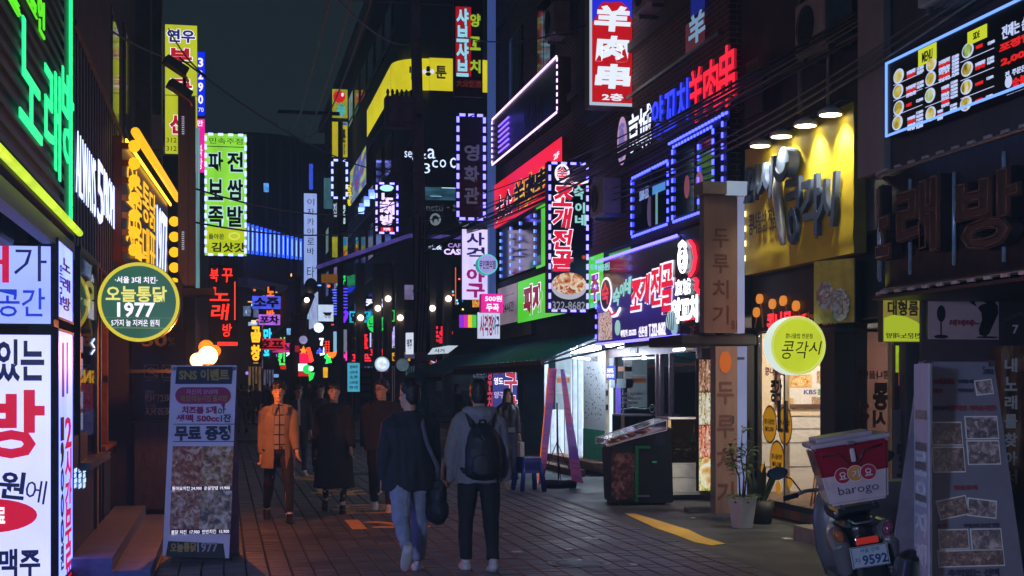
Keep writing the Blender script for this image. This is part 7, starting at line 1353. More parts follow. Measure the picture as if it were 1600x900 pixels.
        for (s_, el, wr, d2), side in ((LA, 1), (RA, -1)):
            if g_.get('sleeve', 1): e_ = wr - d2 * .01 + d2 * g_.get('cuff', 0); tube(bm, [s_ + Vector((-side * .1, 0, .03)), s_ + Vector((-side * .04, 0, .02)), s_ + Vector((side * .012, 0, -.025)), (s_ + el) / 2, el, (el + e_) / 2, e_], [.05, .058 + r_ * .3, .06 + r_ * .5, .056 + r_ * .6, .05 + r_ * .6, .044 + r_ * .6, .038 + r_ * .5], 14)
        m2 = remesh(bm, vox, 2, g_.get('fold', .009), g_.get('fs', 9), seed + len(g_['name']), 1)
        if g_.get('open'):
            b2 = bmesh.new(); b2.from_mesh(m2); ow = g_['open']
            dele = [f for f in b2.faces if f.calc_center_median().y < -.02 and abs(f.calc_center_median().x + .0) < ow * (.8 + .35 * max(0, 1.25 + dz - f.calc_center_median().z)) and abs(f.calc_center_median().x) < .13]
            bmesh.ops.delete(b2, geom=dele, context='FACES'); b2.to_mesh(m2); b2.free()
            m2.materials.append(g_['mat']); o = link(g_['name'], m2, root); q = o.modifiers.new('t', 'SOLIDIFY'); q.thickness = .009
        else: m2.materials.append(g_['mat']); o = link(g_['name'], m2, root)
    root['_dz'] = dz; del root['_dz']
    return root, dict(L=L, R=R, LA=LA, RA=RA, HM=HM, dz=dz, up=up)
CLB = M('#212228', .85, var=.2, scale=20, name='black_wool'); CLB2 = M('#1f2026', .8, var=.2, scale=20, name='black_cotton'); TANC = M('#8f8072', .85, var=.1, scale=20, bump=.1, name='beige_coat'); HOOD = M('#8e8b98', .9, var=.12, scale=30, bump=.15, name='grey_fleece')
JEAN = M('#8d94ac', .8, var=.18, scale=12, bump=.1, name='light_denim'); NAVY = M('#23262f', .8, var=.2, scale=15, name='dark_denim'); SHW = M('#cfc8cc', .5, var=.08, name='white_trainer'); LEA = M('#1f2025', .35, var=.2, name='black_leather')
# man in the beige coat
r1, j1 = person('man in an open beige coat and checked shirt walking toward the viewer, lit orange', 435, 806, 17.6, 4, 1.76, (20, 6), (-12, 24), (16, 16), (-14, 16), head=-4, arm_ab=4, bot=(NAVY, .82, .13), vox=.008, w=.98, skin=SKIN_P, hair='fringe', shoes=CHAR, sock=WHITE, seed=2,
    top=[dict(mat=plaid(), hem=.93, r=.008, name='shirt', sleeve=0, fold=.005), dict(mat=TANC, hem=.70, r=.02, name='coat', open=.075, flare=.1, cuff=0, fold=.012, fs=6)])
bm = bmesh.new()
for sx in (-1, 1): prism(bm, [(sx*.03, 1.47 + j1['dz']), (sx*.09, 1.49 + j1['dz']), (sx*.1, 1.38 + j1['dz']), (sx*.06, 1.36 + j1['dz'])], -.135, -.12)
bmobj('lapels', bm, TANC, r1)
# person in the long black coat dress
r2, j2 = person('person in a long loose black coat dress walking toward the viewer', 522, 803, 18.8, -3, 1.73, (14, 6), (-12, 20), (10, 14), (-8, 12), head=3, arm_ab=6, bot=(CLB2, .7, .2), vox=.009, w=1.02, skin=SKIN_P, hair='fringe', shoes=CHAR, seed=5,
    top=[dict(mat=CLB, hem=.36, r=.05, name='coat_dress', flare=.08, fold=.012)])
# man in black jumper and glasses
r3, j3 = person('smiling man with glasses in a black jumper looking to the side', 597, 801, 19.0, -8, 1.77, (16, 6), (-10, 18), (12, 16), (-8, 12), head=-42, arm_ab=6, bot=(CLB2, 1.0, .08), vox=.009, w=1.1, skin=SKIN, hair='short', shoes=SHW, seed=6, torso_k=1.1,
    top=[dict(mat=CLB, hem=.84, r=.045, name='jumper', fold=.012)])
def glasses(root, HM, col):
    bm = bmesh.new()
    for sx in (-1, 1):
        c = Vector((sx * .03, -.102, .115)); tube(bm, [c + Vector((.02 * math.cos(a), 0, .016 * math.sin(a))) for a in [2*math.pi*i/12 for i in range(13)]], .0025, 5); tube(bm, [c + Vector((sx*.02, 0, .004)), (sx * .08, 0, .12)], .0025, 5)
    tube(bm, [(-.01, -.104, .118), (.01, -.104, .118)], .0025, 5); bm.transform(HM); bmobj('glasses', bm, col, root, True)
glasses(r3, j3['HM'], M('#c8a070', .2, .8))
# man in black jacket and pale jeans, from behind
r4, j4 = person('man in a black jacket and pale jeans seen from behind, walking away', 640, 898, 12.75, 183, 1.73, (-24, 30), (12, 4), (-6, 14), (4, 10), head=40, bot=(JEAN, 1.0, .12), vox=.0075, w=1.06, skin=SKIN, hair='short', shoes=SHW, sock=None, seed=8, torso_k=1.2,
    top=[dict(mat=CLB2, hem=.78, r=.048, name='jacket', flare=.02, fold=.02, fs=7)])
glasses(r4, j4['HM'], CHAR)
def local_thing(name, label, cat, person_root):
    t_ = thing(name, label, cat, person_root.location, person_root.rotation_euler.z); t_.scale = person_root.scale; return t_
dz = j4['dz']
# (behind view: the figure's own right side, -x, shows on the photo's right)
bg_ = local_thing('shoulder_bag', 'big slouchy black shoulder bag hanging at the jacket man\'s hip', 'bag', r4)
bm = bmesh.new(); ball(bm, (-.24, .03, .70 + dz), .17, (.6, 1.0, 1.1), 18); ball(bm, (-.24, .06, .60 + dz), .17, (.62, 1.1, .8), 18); tube(bm, [(-.235, -.08, .83 + dz), (-.235, .18, .83 + dz)], .05, 10)
mm = remesh(bm, .01, 3, .012, 10, 4); mm.materials.append(M('#202127', .6, var=.2, bump=.1, name='bag_cloth')); link('bag_body', mm, bg_)
bm = bmesh.new(); tube(bm, [(-.25, .08, .84 + dz), (-.225, .15, 1.0 + dz), (-.13, .175, 1.2 + dz), (-.09, .15, 1.36 + dz), (-.1, .03, 1.5 + dz), (-.1, -.12, 1.4 + dz), (-.2, -.16, 1.05 + dz), (-.25, -.08, .84 + dz)], .014, 8, ex=((1, 0, 0), 1.5)); bmobj('strap', bm, M('#5c5c68', .7, name='grey_strap'), bg_, True)
# man in grey hoodie with backpack
r5, j5 = person('man in a grey hooded top and black trousers seen from behind', 748, 892, 12.95, 180, 1.73, (7, 4), (-6, 10), (6, 8), (4, 8), head=-4, bot=(CLB2, .95, .1), vox=.0075, w=1.02, skin=SKIN, hair='short', shoes=SHW, seed=9, arm_ab=15, torso_k=1.06,
    top=[dict(mat=HOOD, hem=.82, r=.04, name='hoodie', flare=-.01, fold=.018, fs=8, cuff=.05)])
dz = j5['dz']; bm = bmesh.new(); tube(bm, [(-.1, -.02, 1.47 + dz), (-.115, .07, 1.48 + dz), (-.06, .12, 1.46 + dz), (0, .135, 1.45 + dz), (.06, .12, 1.46 + dz), (.115, .07, 1.48 + dz), (.1, -.02, 1.47 + dz)], [.035, .05, .055, .06, .055, .05, .035], 12); ball(bm, (0, .11, 1.44 + dz), .1, (1.25, .6, .95), 14)
mm = remesh(bm, .009, 3, .006, 14, 2); mm.materials.append(HOOD); link('hood', mm, r5)
bp_ = local_thing('backpack', 'black backpack worn by the man in the grey hooded top', 'backpack', r5)
bm = bmesh.new(); rings(bm, [(0, .2 + y, z + dz, a, b_) for z, a, b_, y in ((.86, .1, .05, 0), (.9, .16, .085, .01), (1.0, .17, .1, .02), (1.14, .165, .095, .015), (1.25, .14, .08, .0), (1.33, .1, .055, -.02), (1.37, .04, .03, -.03))], 18)
mm = remesh(bm, .01, 2, .006, 12, 3); PKM = M('#1d1e24', .55, var=.2, bump=.1, name='backpack_cloth'); mm.materials.append(PKM); link('pack_body', mm, bp_)
bm = bmesh.new(); rings(bm, [(0, .285, z + dz, a, .045) for z, a in ((.9, .08), (.93, .12), (1.06, .12), (1.09, .09))], 14); mm = remesh(bm, .01, 2, .004, 12, 5); mm.materials.append(PKM); link('front_pocket', mm, bp_)
for sx in (-1, 1): bm = bmesh.new(); tube(bm, [(sx*.08, .16, 1.34 + dz), (sx*.115, .1, 1.46 + dz), (sx*.125, 0, 1.5 + dz), (sx*.13, -.12, 1.42 + dz), (sx*.15, -.17, 1.2 + dz), (sx*.17, -.02, 1.0 + dz), (sx*.15, .14, .93 + dz)], .02, 8, ex=((1, 0, 0), 1.5)); bmobj('strap', bm, PKM, bp_, True)
bm = bmesh.new(); tube(bm, [(-.03, .17, 1.36 + dz), (-.025, .19, 1.4 + dz), (.025, .19, 1.4 + dz), (.03, .17, 1.36 + dz)], .008, 6); bmobj('grab_loop', bm, PKM, bp_, True); bm = bmesh.new(); tube(bm, [(.02, .285, 1.27 + dz), (.0, .3, 1.22 + dz)], .006, 6); bmobj('zip_pull', bm, STEEL, bp_, True)
# woman in a black leather jacket
r6, j6 = person('young woman with long dark hair in a black leather jacket beside the awning', 793, 748, 25.6, 10, 1.62, (6, 4), (-5, 8), (3, 12), (0, 10), head=-3, bot=(M('#3c4a66', .8, name='blue_denim'), .85, .12), vox=.01, w=.88, skin=SKIN_P, hair='long', shoes=CHAR, seed=12,
    top=[dict(mat=CLB2, hem=.95, r=.006, name='top_shirt', sleeve=0, fold=.003), dict(mat=LEA, hem=.88, r=.022, name='leather_jacket', open=.04, fold=.008)])
tb_ = local_thing('paper_bag', 'white carrier bag held low by the woman in leather', 'bag', r6); w_ = j6['LA'][2]; bm = bmesh.new(); abox(bm, w_.x - .03, w_.x + .06, w_.y - .14, w_.y + .12, w_.z - .5, w_.z - .16, .01); tube(bm, [(w_.x, w_.y - .08, w_.z - .17), (w_.x, w_.y, w_.z - .06), (w_.x, w_.y + .06, w_.z - .17)], .006, 6); bmobj('bag_body', bm, WHITE, tb_)
hbg = local_thing('waist_pouch', 'small pale blue pouch at the waist of the woman in leather', 'bag', r6); bm = bmesh.new(); abox(bm, -.07, .09, -.19, -.14, .9 + j6['dz'], 1.0 + j6['dz'], .02); bmobj('pouch_body', bm, M('#5a7a8a', .5), hbg)
# two young men behind
r7, j7 = person('young man in dark clothes and white trainers behind the beige coat', 466, 738, 26.5, 5, 1.68, (8, 6), (-6, 10), (3, 12), (2, 10), head=12, bot=(CLB2, .85, .1), vox=.011, skin=SKIN, hair='fringe', shoes=SHW, seed=13, top=[dict(mat=WHITE, hem=.9, r=.004, name='shirt', sleeve=0, fold=.003), dict(mat=CLB, hem=.85, r=.025, name='jacket', open=.03)])
r8, j8 = person('man half hidden behind the long black coat, face lit orange', 501, 739, 27.5, 0, 1.68, (5, 4), (-5, 8), head=-14, bot=(NAVY, .9, .1), vox=.012, skin=SKIN, hair='short', seed=14, top=[dict(mat=M('#3a3e4c', .8), hem=.82, r=.03, name='jacket')])
# man looking at a phone farther back, dark figure
r9, j9 = person('grey-haired man in dark coat holding a lit phone by the far tavern', 716, 690, 38, 60, 1.7, (6, 4), (-5, 8), (30, 80), (10, 20), head=10, nod=15, bot=(CLB2, .9, .1), vox=.013, skin=SKIN_P, hair='short', seed=15, top=[dict(mat=CLB, hem=.75, r=.03, name='coat')])
ph = local_thing('phone', 'lit phone in the hand of the grey-haired man', 'phone', r9); w_ = j9['LA'][2] + j9['LA'][3] * .1; ubox('screen', ph, w_.x - .035, w_.x + .035, w_.y - .008, w_.y, w_.z - .02, w_.z + .12, E('#b8c8ff', 2))
# woman inside at the left
r10, j10 = person('woman with dark hair seated behind the window at the left', 0, 0, None, 25, 1.62, (4, 4), (-4, 4), (5, 20), (5, 20), head=10, bot=(CLB2, .9, .1), vox=.012, w=.85, skin=SKIN_P, hair='long', seed=16, loc=(-1.56, 19.5, 0), z0=-.32, top=[dict(mat=CLB, hem=.82, r=.03, name='jumper')])
# tote bag passer-by
r11, j11 = person('passer-by in pale trousers carrying a cream tote bag far left', 378, 670, 50, 195, 1.72, (10, 6), (-10, 14), bot=(M('#8a8492', .8), .95, .1), vox=.014, hair='short', shoes=CHAR, seed=17, top=[dict(mat=CLB, hem=.85, r=.03, name='jacket')])
tg = local_thing('tote_bag', 'cream tote bag over the far passer-by\'s shoulder', 'bag', r11); bm = bmesh.new(); abox(bm, -.3, -.22, -.17, .17, .78, 1.14, .03); tube(bm, [(-.26, -.1, 1.12), (-.2, -.05, 1.45), (-.2, .05, 1.45), (-.26, .1, 1.12)], .012, 6); bmobj('bag_body', bm, M('#a89c94', .8), tg)
# people far down the street: copies of simple figures
protos = [person('dark clothed pedestrian in the crowd far down the street', 400, 660, 62, 10, 1.7, (10, 6), (-8, 12), head=4, bot=(NAVY, .95, .1), vox=.022, hair='short', seed=20, top=[dict(mat=CLB, hem=.8, r=.03, name='jacket')], group='pedestrians far down the street')[0],
          person('dark clothed pedestrian in the crowd far down the street', 412, 655, 68, 190, 1.66, (8, 6), (-8, 10), bot=(CLB2, .9, .1), vox=.022, hair='long', seed=21, top=[dict(mat=M('#4a4248', .8), hem=.75, r=.03, name='coat')], group='pedestrians far down the street')[0]]
rp = random.Random(4)
for i, (px, t_) in enumerate(((392, 60), (402, 75), (418, 64), (428, 70), (436, 58), (446, 66), (455, 62), (470, 72), (484, 65), (545, 58), (552, 66), (575, 60), (425, 52), (492, 56))):
    o = clone(protos[i % 2]); o.location = (*atT(t_, px)[:2], 0); o.rotation_euler = (0, 0, math.radians(rp.uniform(0, 360))); s_ = rp.uniform(.93, 1.03); o.scale = (s_,) * 3
# ================================================================ STREET THINGS
# delivery scooter, leaning on its stand, seen from behind
sc_p = atT(9.7, 1372); lean = math.radians(-9.5)
sc = thing('delivery_scooter', 'parked delivery scooter with a red and white top box and mirrors', 'scooter', (sc_p.x, sc_p.y, 0), math.radians(-4))
sc.rotation_euler = (0, lean, math.radians(-16))
SCB = M('#1a1b20', .3, var=.15, coat=.5, name='black_plastic'); SCW = M('#6c686e', .3, var=.06, coat=.5, name='silver_fairing'); TY = M('#141416', .85, var=.2, bump=.3, name='tyre_rubber')
def wheel(y, nm='wheel'):
    bm = bmesh.new(); n = 36
    for k in range(n): pass
    tube(bm, [(0, y + .235 * math.cos(2*math.pi*i/n), .28 + .235 * math.sin(2*math.pi*i/n)) for i in range(n + 1)], .048, 10, cap=False); w_ = bmobj(nm, bm, TY, sc, True)
    bm = bmesh.new(); tube(bm, [(0, y + .185 * math.cos(2*math.pi*i/n), .28 + .185 * math.sin(2*math.pi*i/n)) for i in range(n + 1)], .018, 6, cap=False)
    for i in range(8): a = 2*math.pi*i/8; tube(bm, [(0, y, .28), (0, y + .18*math.cos(a), .28 + .18*math.sin(a))], .009, 5)
    tube(bm, [(-.06, y, .28), (.06, y, .28)], .035, 10); bmobj('rim', bm, STEEL, w_, True)
wheel(.05); wheel(1.28)
bm = bmesh.new(); rings(bm, [(0, y, z, a, b_) for z, a, b_, y in ((.42, .08, .12, .1), (.5, .13, .22, .25), (.62, .17, .34, .38), (.74, .16, .38, .42), (.8, .11, .34, .42))], 20); mm = remesh(bm, .012, 2); mm.materials.append(SCB); link('rear_body', mm, sc)
for sx in (-1, 1):
    bm = bmesh.new(); tube(bm, [(sx*.1, .55, .72), (sx*.155, .2, .7), (sx*.17, .0, .68), (sx*.16, -.1, .62), (sx*.15, -.08, .5), (sx*.13, .1, .4)], [.03, .06, .075, .07, .06, .03], 12, ex=((0, 0, 1), 1.35)); mm = remesh(bm, .01, 2); mm.materials.append(SCW); link('side_fairing', mm, sc)
    bm = bmesh.new(); ball(bm, (sx*.165, -.12, .72), .05, (.75, .7, 1.1), 12, Matrix.Rotation(sx*.5, 3, 'Y')); bmobj('indicator', bm, M('#a85a30' if sx < 0 else '#7a3c50', .15, coat=1, name='amber_lens'), sc, True)
bm = bmesh.new(); abox(bm, -.1, .1, -.2, -.13, .28, .62, .04); abox(bm, -.075, .075, -.18, -.1, .55, .7, .02); bmobj('mudguard', bm, SCB, sc)
bm = bmesh.new(); abox(bm, -.075, .075, -.235, -.22, .655, .7, .008); bmobj('reflector', bm, E('#d83020', .3, name='glowing_red_reflector'), sc)  # weak red glow put into the reflector in place of returned light
pl = box('number_plate', sc, -.125, .125, -.238, -.228, .5, .645, M('#b4bcc8', .4, var=.05, name='plate_white'), .012)
bm = bmesh.new(); 
for a_ in ((-.115, .115, .503, .507), (-.115, .115, .638, .642), (-.118, -.114, .507, .638), (.114, .118, .507, .638)): abox(bm, a_[0], a_[1], -.241, -.238, a_[2], a_[3])
bmobj('plate_edge', bm, NVY, pl); PLN = M('#22407a', .5, name='plate_blue')
letter(pl, '9592', -.05, .58, .11, .52, PLN, .03, -.238, .003); letter(pl, '서울 강북', -.06, .63, .07, .6, PLN, .0, -.238, .003); letter(pl, '차', -.105, .57, -.065, .535, PLN, .0, -.238, .003)
bm = bmesh.new()
for sx in (-1, 1): tube(bm, [(sx*.1, .35, .78), (sx*.1, .0, .86), (sx*.1, -.12, .9), (sx*.1, .35, .92)], .011, 6)
tube(bm, [(-.09, -.14, .82), (-.05, -.16, .79), (.05, -.16, .79), (.09, -.14, .82)], .009, 6); bmobj('rack', bm, STEEL, sc, True); box('rack_plate', sc, -.14, .14, -.1, .34, .86, .9, SCB)
# top box
bx_ = thing('delivery_box', None, None, (0, 0, .93)); bx_.parent = sc; del bx_
bo = [o for o in sc.children if o.name.startswith('delivery_box')][0]
def boxm(): 
    m, t, N, L, b = nt('red_white_box'); tc = N.new('ShaderNodeTexCoord'); sp = N.new('ShaderNodeSeparateXYZ'); L.new(tc.outputs['Object'], sp.inputs[0]); mt = N.new('ShaderNodeMath'); mt.operation = 'GREATER_THAN'; mt.inputs[1].default_value = .2
    n = N.new('ShaderNodeTexNoise'); n.inputs['Scale'].default_value = 5; n.inputs['Detail'].default_value = 8; L.new(tc.outputs['Object'], n.inputs['Vector'])
    L.new(sp.outputs[2], mt.inputs[0]); mx = N.new('ShaderNodeMix'); mx.data_type = 'RGBA'; L.new(mt.outputs[0], mx.inputs[0]); mx.inputs[6].default_value = (*hx('#cdb8c0'), 1); mx.inputs[7].default_value = (*hx('#8c1228'), 1)
    m2 = N.new('ShaderNodeMix'); m2.data_type = 'RGBA'; m2.blend_type = 'MULTIPLY'; r = N.new('ShaderNodeMapRange'); r.inputs[1].default_value = .5; r.inputs[2].default_value = .7; r.inputs[4].default_value = .45; L.new(n.outputs[0], r.inputs[0]); L.new(r.outputs[0], m2.inputs[0]); L.new(mx.outputs[2], m2.inputs[6]); m2.inputs[7].default_value = (.6, .5, .5, 1)
    L.new(m2.outputs[2], b.inputs['Base Color']); b.inputs['Roughness'].default_value = .22; b.inputs['Coat Weight'].default_value = .5; return m
bm = bmesh.new(); vs = []
W0, W1, D0, D1, HB = .195, .25, .19, .23, .40
rings4 = [[(-a, -b_, z), (a, -b_, z), (a, b_, z), (-a, b_, z)] for a, b_, z in ((W0, D0, 0), (W1, D1, HB))]
A_ = [bm.verts.new(p) for p in rings4[0]]; B_ = [bm.verts.new(p) for p in rings4[1]]; bm.faces.new(A_[::-1]); bm.faces.new(B_)
for i in range(4): bm.faces.new((A_[i], A_[(i+1) % 4], B_[(i+1) % 4], B_[i]))
bmesh.ops.bevel(bm, geom=bm.edges[:], offset=.018, segments=3, affect='EDGES'); bmobj('box_body', bm, boxm(), bo)
bm = bmesh.new(); abox(bm, -.265, .265, -.245, .245, HB, HB + .035, .012); abox(bm, -.22, .16, -.19, .19, HB + .03, HB + .065, .015); bmobj('lid', bm, M('#a898a4', .35, var=.1, name='lid_grey'), bo)
def yf(z): return -(D0 + (D1 - D0) * z / HB) - .002
def decal(name, pts, mat, dy):
    bm = bmesh.new(); a = [bm.verts.new((p[0], yf(p[1]) - dy, p[1])) for p in pts]; b_ = [bm.verts.new((p[0], yf(p[1]) - dy + .002, p[1])) for p in pts]; bm.faces.new(a); bm.faces.new(b_[::-1]); n = len(pts)
    for i in range(n): bm.faces.new((a[i], b_[i], b_[(i+1) % n], a[(i+1) % n]))
    return bmobj(name, bm, mat, bo)
for i, (cx_, ch, c) in enumerate(((-.085, '요', '#b01838'), (.0, '기', '#d89048'), (.085, '요', '#b01838'))):
    decal('logo_ring', ell(cx_, .195 + .004 * (i == 1) , .055, .055, 26), WHITE, .002 + .002 * i); decal('logo_disc', ell(cx_, .195 + .004 * (i == 1), .051, .051, 26), M(c, .35, var=.05), .003 + .002 * i)
    letter(bo, ch, cx_ - .024, .22, cx_ + .024, .172, WHITE, .015, yf(.19) - .005 - .002 * i, .002)
letter(bo, 'barogo', -.13, .125, .14, .05, NVY, -.005, yf(.09) - .002, .002)
bm = bmesh.new(); tube(bm, [(-.2, -.232, .345), (-.1, -.236, .35), (-.075, -.236, .33), (-.05, -.234, .285), (-.02, -.234, .275), (.03, -.234, .275), (.055, -.236, .3), (.07, -.238, .345), (.2, -.238, .365)], .008, 6); bmobj('moulded_edge', bm, M('#5a0c1a', .4), bo, True)
box('latch', bo, -.018, .014, -.262, -.235, .28, .37, M('#c8b8bc', .3), .008); box('latch_hook', bo, -.03, .02, -.262, -.243, HB - .005, HB + .02, STEEL, .004)
# handlebar, mirrors
bm = bmesh.new(); tube(bm, [(-.36, 1.0, .92), (-.2, 1.02, .95), (0, 1.1, .93), (.2, 1.02, .95), (.36, 1.0, .92)], .014, 8); tube(bm, [(0, 1.1, .93), (0, 1.25, .35)], .04, 10); bmobj('handlebar', bm, STEEL, sc, True)
for sx in (-1, 1):
    bm = bmesh.new(); tube(bm, [(sx*.27, 1.01, .93), (sx*.38, .99, .92)], .02, 10); bmobj('grip', bm, TY, sc, True)
    bm = bmesh.new(); tube(bm, [(sx*.24, 1.02, .95), (sx*.3, 1.0, 1.06), (sx*.37, .98, 1.1)], .006, 6); ball(bm, (sx*.40, .97, 1.12), .075, (1.1, .35, .62), 14); mir = bmobj('mirror', bm, SCB, sc, True)
    bm = bmesh.new(); tube(bm, [(sx*.40, .94, 1.12), (sx*.40, .936, 1.12)], [.05, .05], 16, ex=((1, 0, 0), 1.25)); bmobj('mirror_glass', bm, M('#c0d0d8', .03, 1.0, var=0, name='mirror_silver'), mir)
bm = bmesh.new(); rings(bm, [(0, 1.05, z, a, b_) for z, a, b_ in ((.3, .16, .06), (.5, .2, .09), (.75, .19, .08), (.92, .12, .07))]); bmobj('leg_shield', bm, SCW, sc, True); box('floorboard', sc, -.15, .15, .5, 1.0, .28, .36, SCB)
bm = bmesh.new(); abox(bm, -.13, .13, .25, .75, .78, .86, .03); bmobj('saddle', bm, LEA, sc); bm = bmesh.new(); tube(bm, [(.14, -.18, .3), (.14, .2, .28), (.12, .5, .3)], [.045, .05, .03], 12); bmobj('exhaust', bm, STEEL, sc, True); bm = bmesh.new(); tube(bm, [(-.1, .45, .3), (-.26, .5, .03)], .012, 6); bmobj('side_stand', bm, STEEL, sc, True)
# second dark scooter rear at the right of it
s2_ = atT(9.3, 1428); sc2 = thing('dark_saddle_bag', 'black rounded pannier beside the scooter', 'pannier', (s2_.x, s2_.y, 0)); bm = bmesh.new(); rings(bm, [(0, 0, z, a, b_) for z, a, b_ in ((.2, .06, .1), (.28, .12, .18), (.45, .13, .2), (.58, .1, .16), (.63, .03, .06))]); mm = remesh(bm, .012, 2); mm.materials.append(SCB); link('shell', mm, sc2); bm = bmesh.new(); tube(bm, [(.02, 0, .6), (.08, .05, .8), (.22, .1, .95)], .008, 6); bmobj('cable', bm, CHAR, sc2, True); bm = bmesh.new(); tube(bm, [(-.09, 0, .22), (-.12, 0, 0)], .02, 8); tube(bm, [(.09, 0, .22), (.12, 0, 0)], .02, 8); bmobj('stand', bm, CHAR, sc2, True)
# planter with a leafy shrub
pp = G(1160, 824); pl_ = thing('potted_plant', 'tall thin leafy plant in a white faceted pot', 'plant', (pp.x, pp.y, 0))
bm = bmesh.new(); n = 6
A_ = [bm.verts.new((.13 * math.cos(2*math.pi*k/n), .13 * math.sin(2*math.pi*k/n), 0)) for k in range(n)]; B_ = [bm.verts.new((.2 * math.cos(2*math.pi*k/n + .15), .2 * math.sin(2*math.pi*k/n + .15), .37)) for k in range(n)]; C_ = [bm.verts.new((.17 * math.cos(2*math.pi*k/n + .15), .17 * math.sin(2*math.pi*k/n + .15), .37)) for k in range(n)]; D_ = [bm.verts.new((.16 * math.cos(2*math.pi*k/n + .15), .16 * math.sin(2*math.pi*k/n + .15), .33)) for k in range(n)]
bm.faces.new(A_[::-1]); bm.faces.new(D_)
for P_, Q_ in ((A_, B_), (B_, C_), (C_, D_)):
    for i in range(n): bm.faces.new((P_[i], P_[(i+1) % n], Q_[(i+1) % n], Q_[i]))
bmobj('pot', bm, M('#b8b4b4', .5, var=.08, bump=.1, name='white_pot'), pl_); bm = bmesh.new(); tube(bm, [(0, 0, .3), (0, 0, .345)], [.165, .165], 14); bmobj('soil', bm, M('#2a211c', .9), pl_)
GRN = M('#3c5a34', .5, var=.35, scale=5, name='leaf_green'); LG2 = M('#5c6a48', .6, var=.4, scale=8, name='grey_green')
def leaf(bm, base, d, L_, W_, upv=Vector((0, 0, 1))):
    d = d.normalized(); sd = d.cross(upv).normalized(); nn = sd.cross(d); p = [base, base + d * L_ * .3 + sd * W_ * .8 + nn * .01, base + d * L_ * .65 + sd * W_ + nn * 0.0, base + d * L_ - nn * .03, base + d * L_ * .65 - sd * W_, base + d * L_ * .3 - sd * W_ * .8 + nn * .01, base + d * L_ * .5 + nn * .015]
    v = [bm.verts.new(q) for q in p]
    for i in range(6): bm.faces.new((v[i], v[(i+1) % 6], v[6]))
rl_ = random.Random(8); stems = []
for (tx, ty, h_) in ((.0, .0, 1.18), (.07, .03, .92), (-.09, .02, .98)):
    pts = [Vector((tx*.3, ty*.3, .32)), Vector((tx*.6 + .02, ty, .6)), Vector((tx*1.2 - .02, ty, .85)), Vector((tx*1.6, ty, h_))]; stems.append(pts); bm = bmesh.new(); tube(bm, pts, [.012, .01, .008, .004], 7); bmobj('stem', bm, M('#4a3a2c', .7), pl_, True)
for pts in stems:
    for i in range(34):
        z = rl_.uniform(.62 if i % 5 else .5, pts[-1].z); k = [q for q in range(3) if pts[q].z <= z][-1]; f_ = (z - pts[k].z) / (pts[k+1].z - pts[k].z); b_ = pts[k].lerp(pts[k+1], min(1, f_)); a = rl_.uniform(0, 6.28); off_ = Vector((math.cos(a), math.sin(a), rl_.uniform(-.1, .7))); bm = bmesh.new(); leaf(bm, b_ + off_ * .03, off_, rl_.uniform(.09, .15), rl_.uniform(.016, .028)); bmobj('leaf', bm, GRN, pl_)
bm = bmesh.new()
for i in range(260): a = rl_.uniform(0, 6.28); r_ = rl_.uniform(0, .17); leaf(bm, Vector((r_*math.cos(a), r_*math.sin(a), .34)), Vector((math.cos(a)*.9, math.sin(a)*.9, rl_.uniform(.2, 1.3))), rl_.uniform(.05, .12), .008)
bmobj('low_foliage', bm, LG2, pl_)['kind'] = 'stuff'
p2 = G(1190, 818); pb_ = thing('dark_plant', 'dark spiky plant in a black pot behind the white pot', 'plant', (p2.x, p2.y, 0)); bm = bmesh.new(); tube(bm, [(0, 0, 0), (0, 0, .28)], [.12, .16], 14); bmobj('pot', bm, CHAR, pb_, True)
for i in range(26): a = rl_.uniform(0, 6.28); bm = bmesh.new(); leaf(bm, Vector((.05*math.cos(a), .05*math.sin(a), .26)), Vector((math.cos(a)*.35, math.sin(a)*.35, 1)), rl_.uniform(.3, .55), .03, Vector((math.sin(a), math.cos(a), 0))); bmobj('leaf', bm, M('#23331f', .5), pb_)
# blue stools
SB_ = M('#1c2e8a', .35, var=.1, name='blue_plastic')
def stool(x, y, z, lab):
    t_ = thing('plastic_stool', lab, 'stool', (x, y, z), .2, 'stacked blue plastic stools'); bm = bmesh.new(); abox(bm, -.15, .15, -.15, .15, .43, .46, .012); bmobj('seat', bm, SB_, t_)
    for sx in (-1, 1):
        for sy in (-1, 1): bm = bmesh.new(); tube(bm, [(sx*.13, sy*.13, .44), (sx*.19, sy*.19, 0)], [.024, .03], 8, ex=((1, 0, 0), 1.3)); bmobj('leg', bm, SB_, t_, True)
    bm = bmesh.new(); 
    for sx in (-1, 1): abox(bm, sx*.15 - .008, sx*.15 + .008, -.14, .14, .3, .43); abox(bm, -.14, .14, sx*.15 - .008, sx*.15 + .008, .3, .43)
    bmobj('apron', bm, SB_, t_); bm = bmesh.new(); abox(bm, -.145, .145, -.145, .145, .461, .466); bmobj('worn_top', bm, M('#8a94b8', .5), t_); return t_  # thin paler slab over the blue seat
g_ = G(826, 768)
for i in range(3): stool(g_.x, g_.y, .045 * i, ['lowest blue plastic stool of the stack by the banners', 'middle blue plastic stool of the stack by the banners', 'top blue plastic stool of the stack by the banners'][i])
def acry(c):
    m, t, N, L, b = nt('translucent_sheet'); tl = N.new('ShaderNodeBsdfTranslucent'); tl.inputs[0].default_value = (*hx(c), 1); b.inputs['Base Color'].default_value = (*hx(c), 1); b.inputs['Roughness'].default_value = .4
    mx = N.new('ShaderNodeMixShader'); mx.inputs[0].default_value = .55; L.new(b.outputs[0], mx.inputs[1]); L.new(tl.outputs[0], mx.inputs[2]); L.new(mx.outputs[0], N['Material Output'].inputs[0]); return m
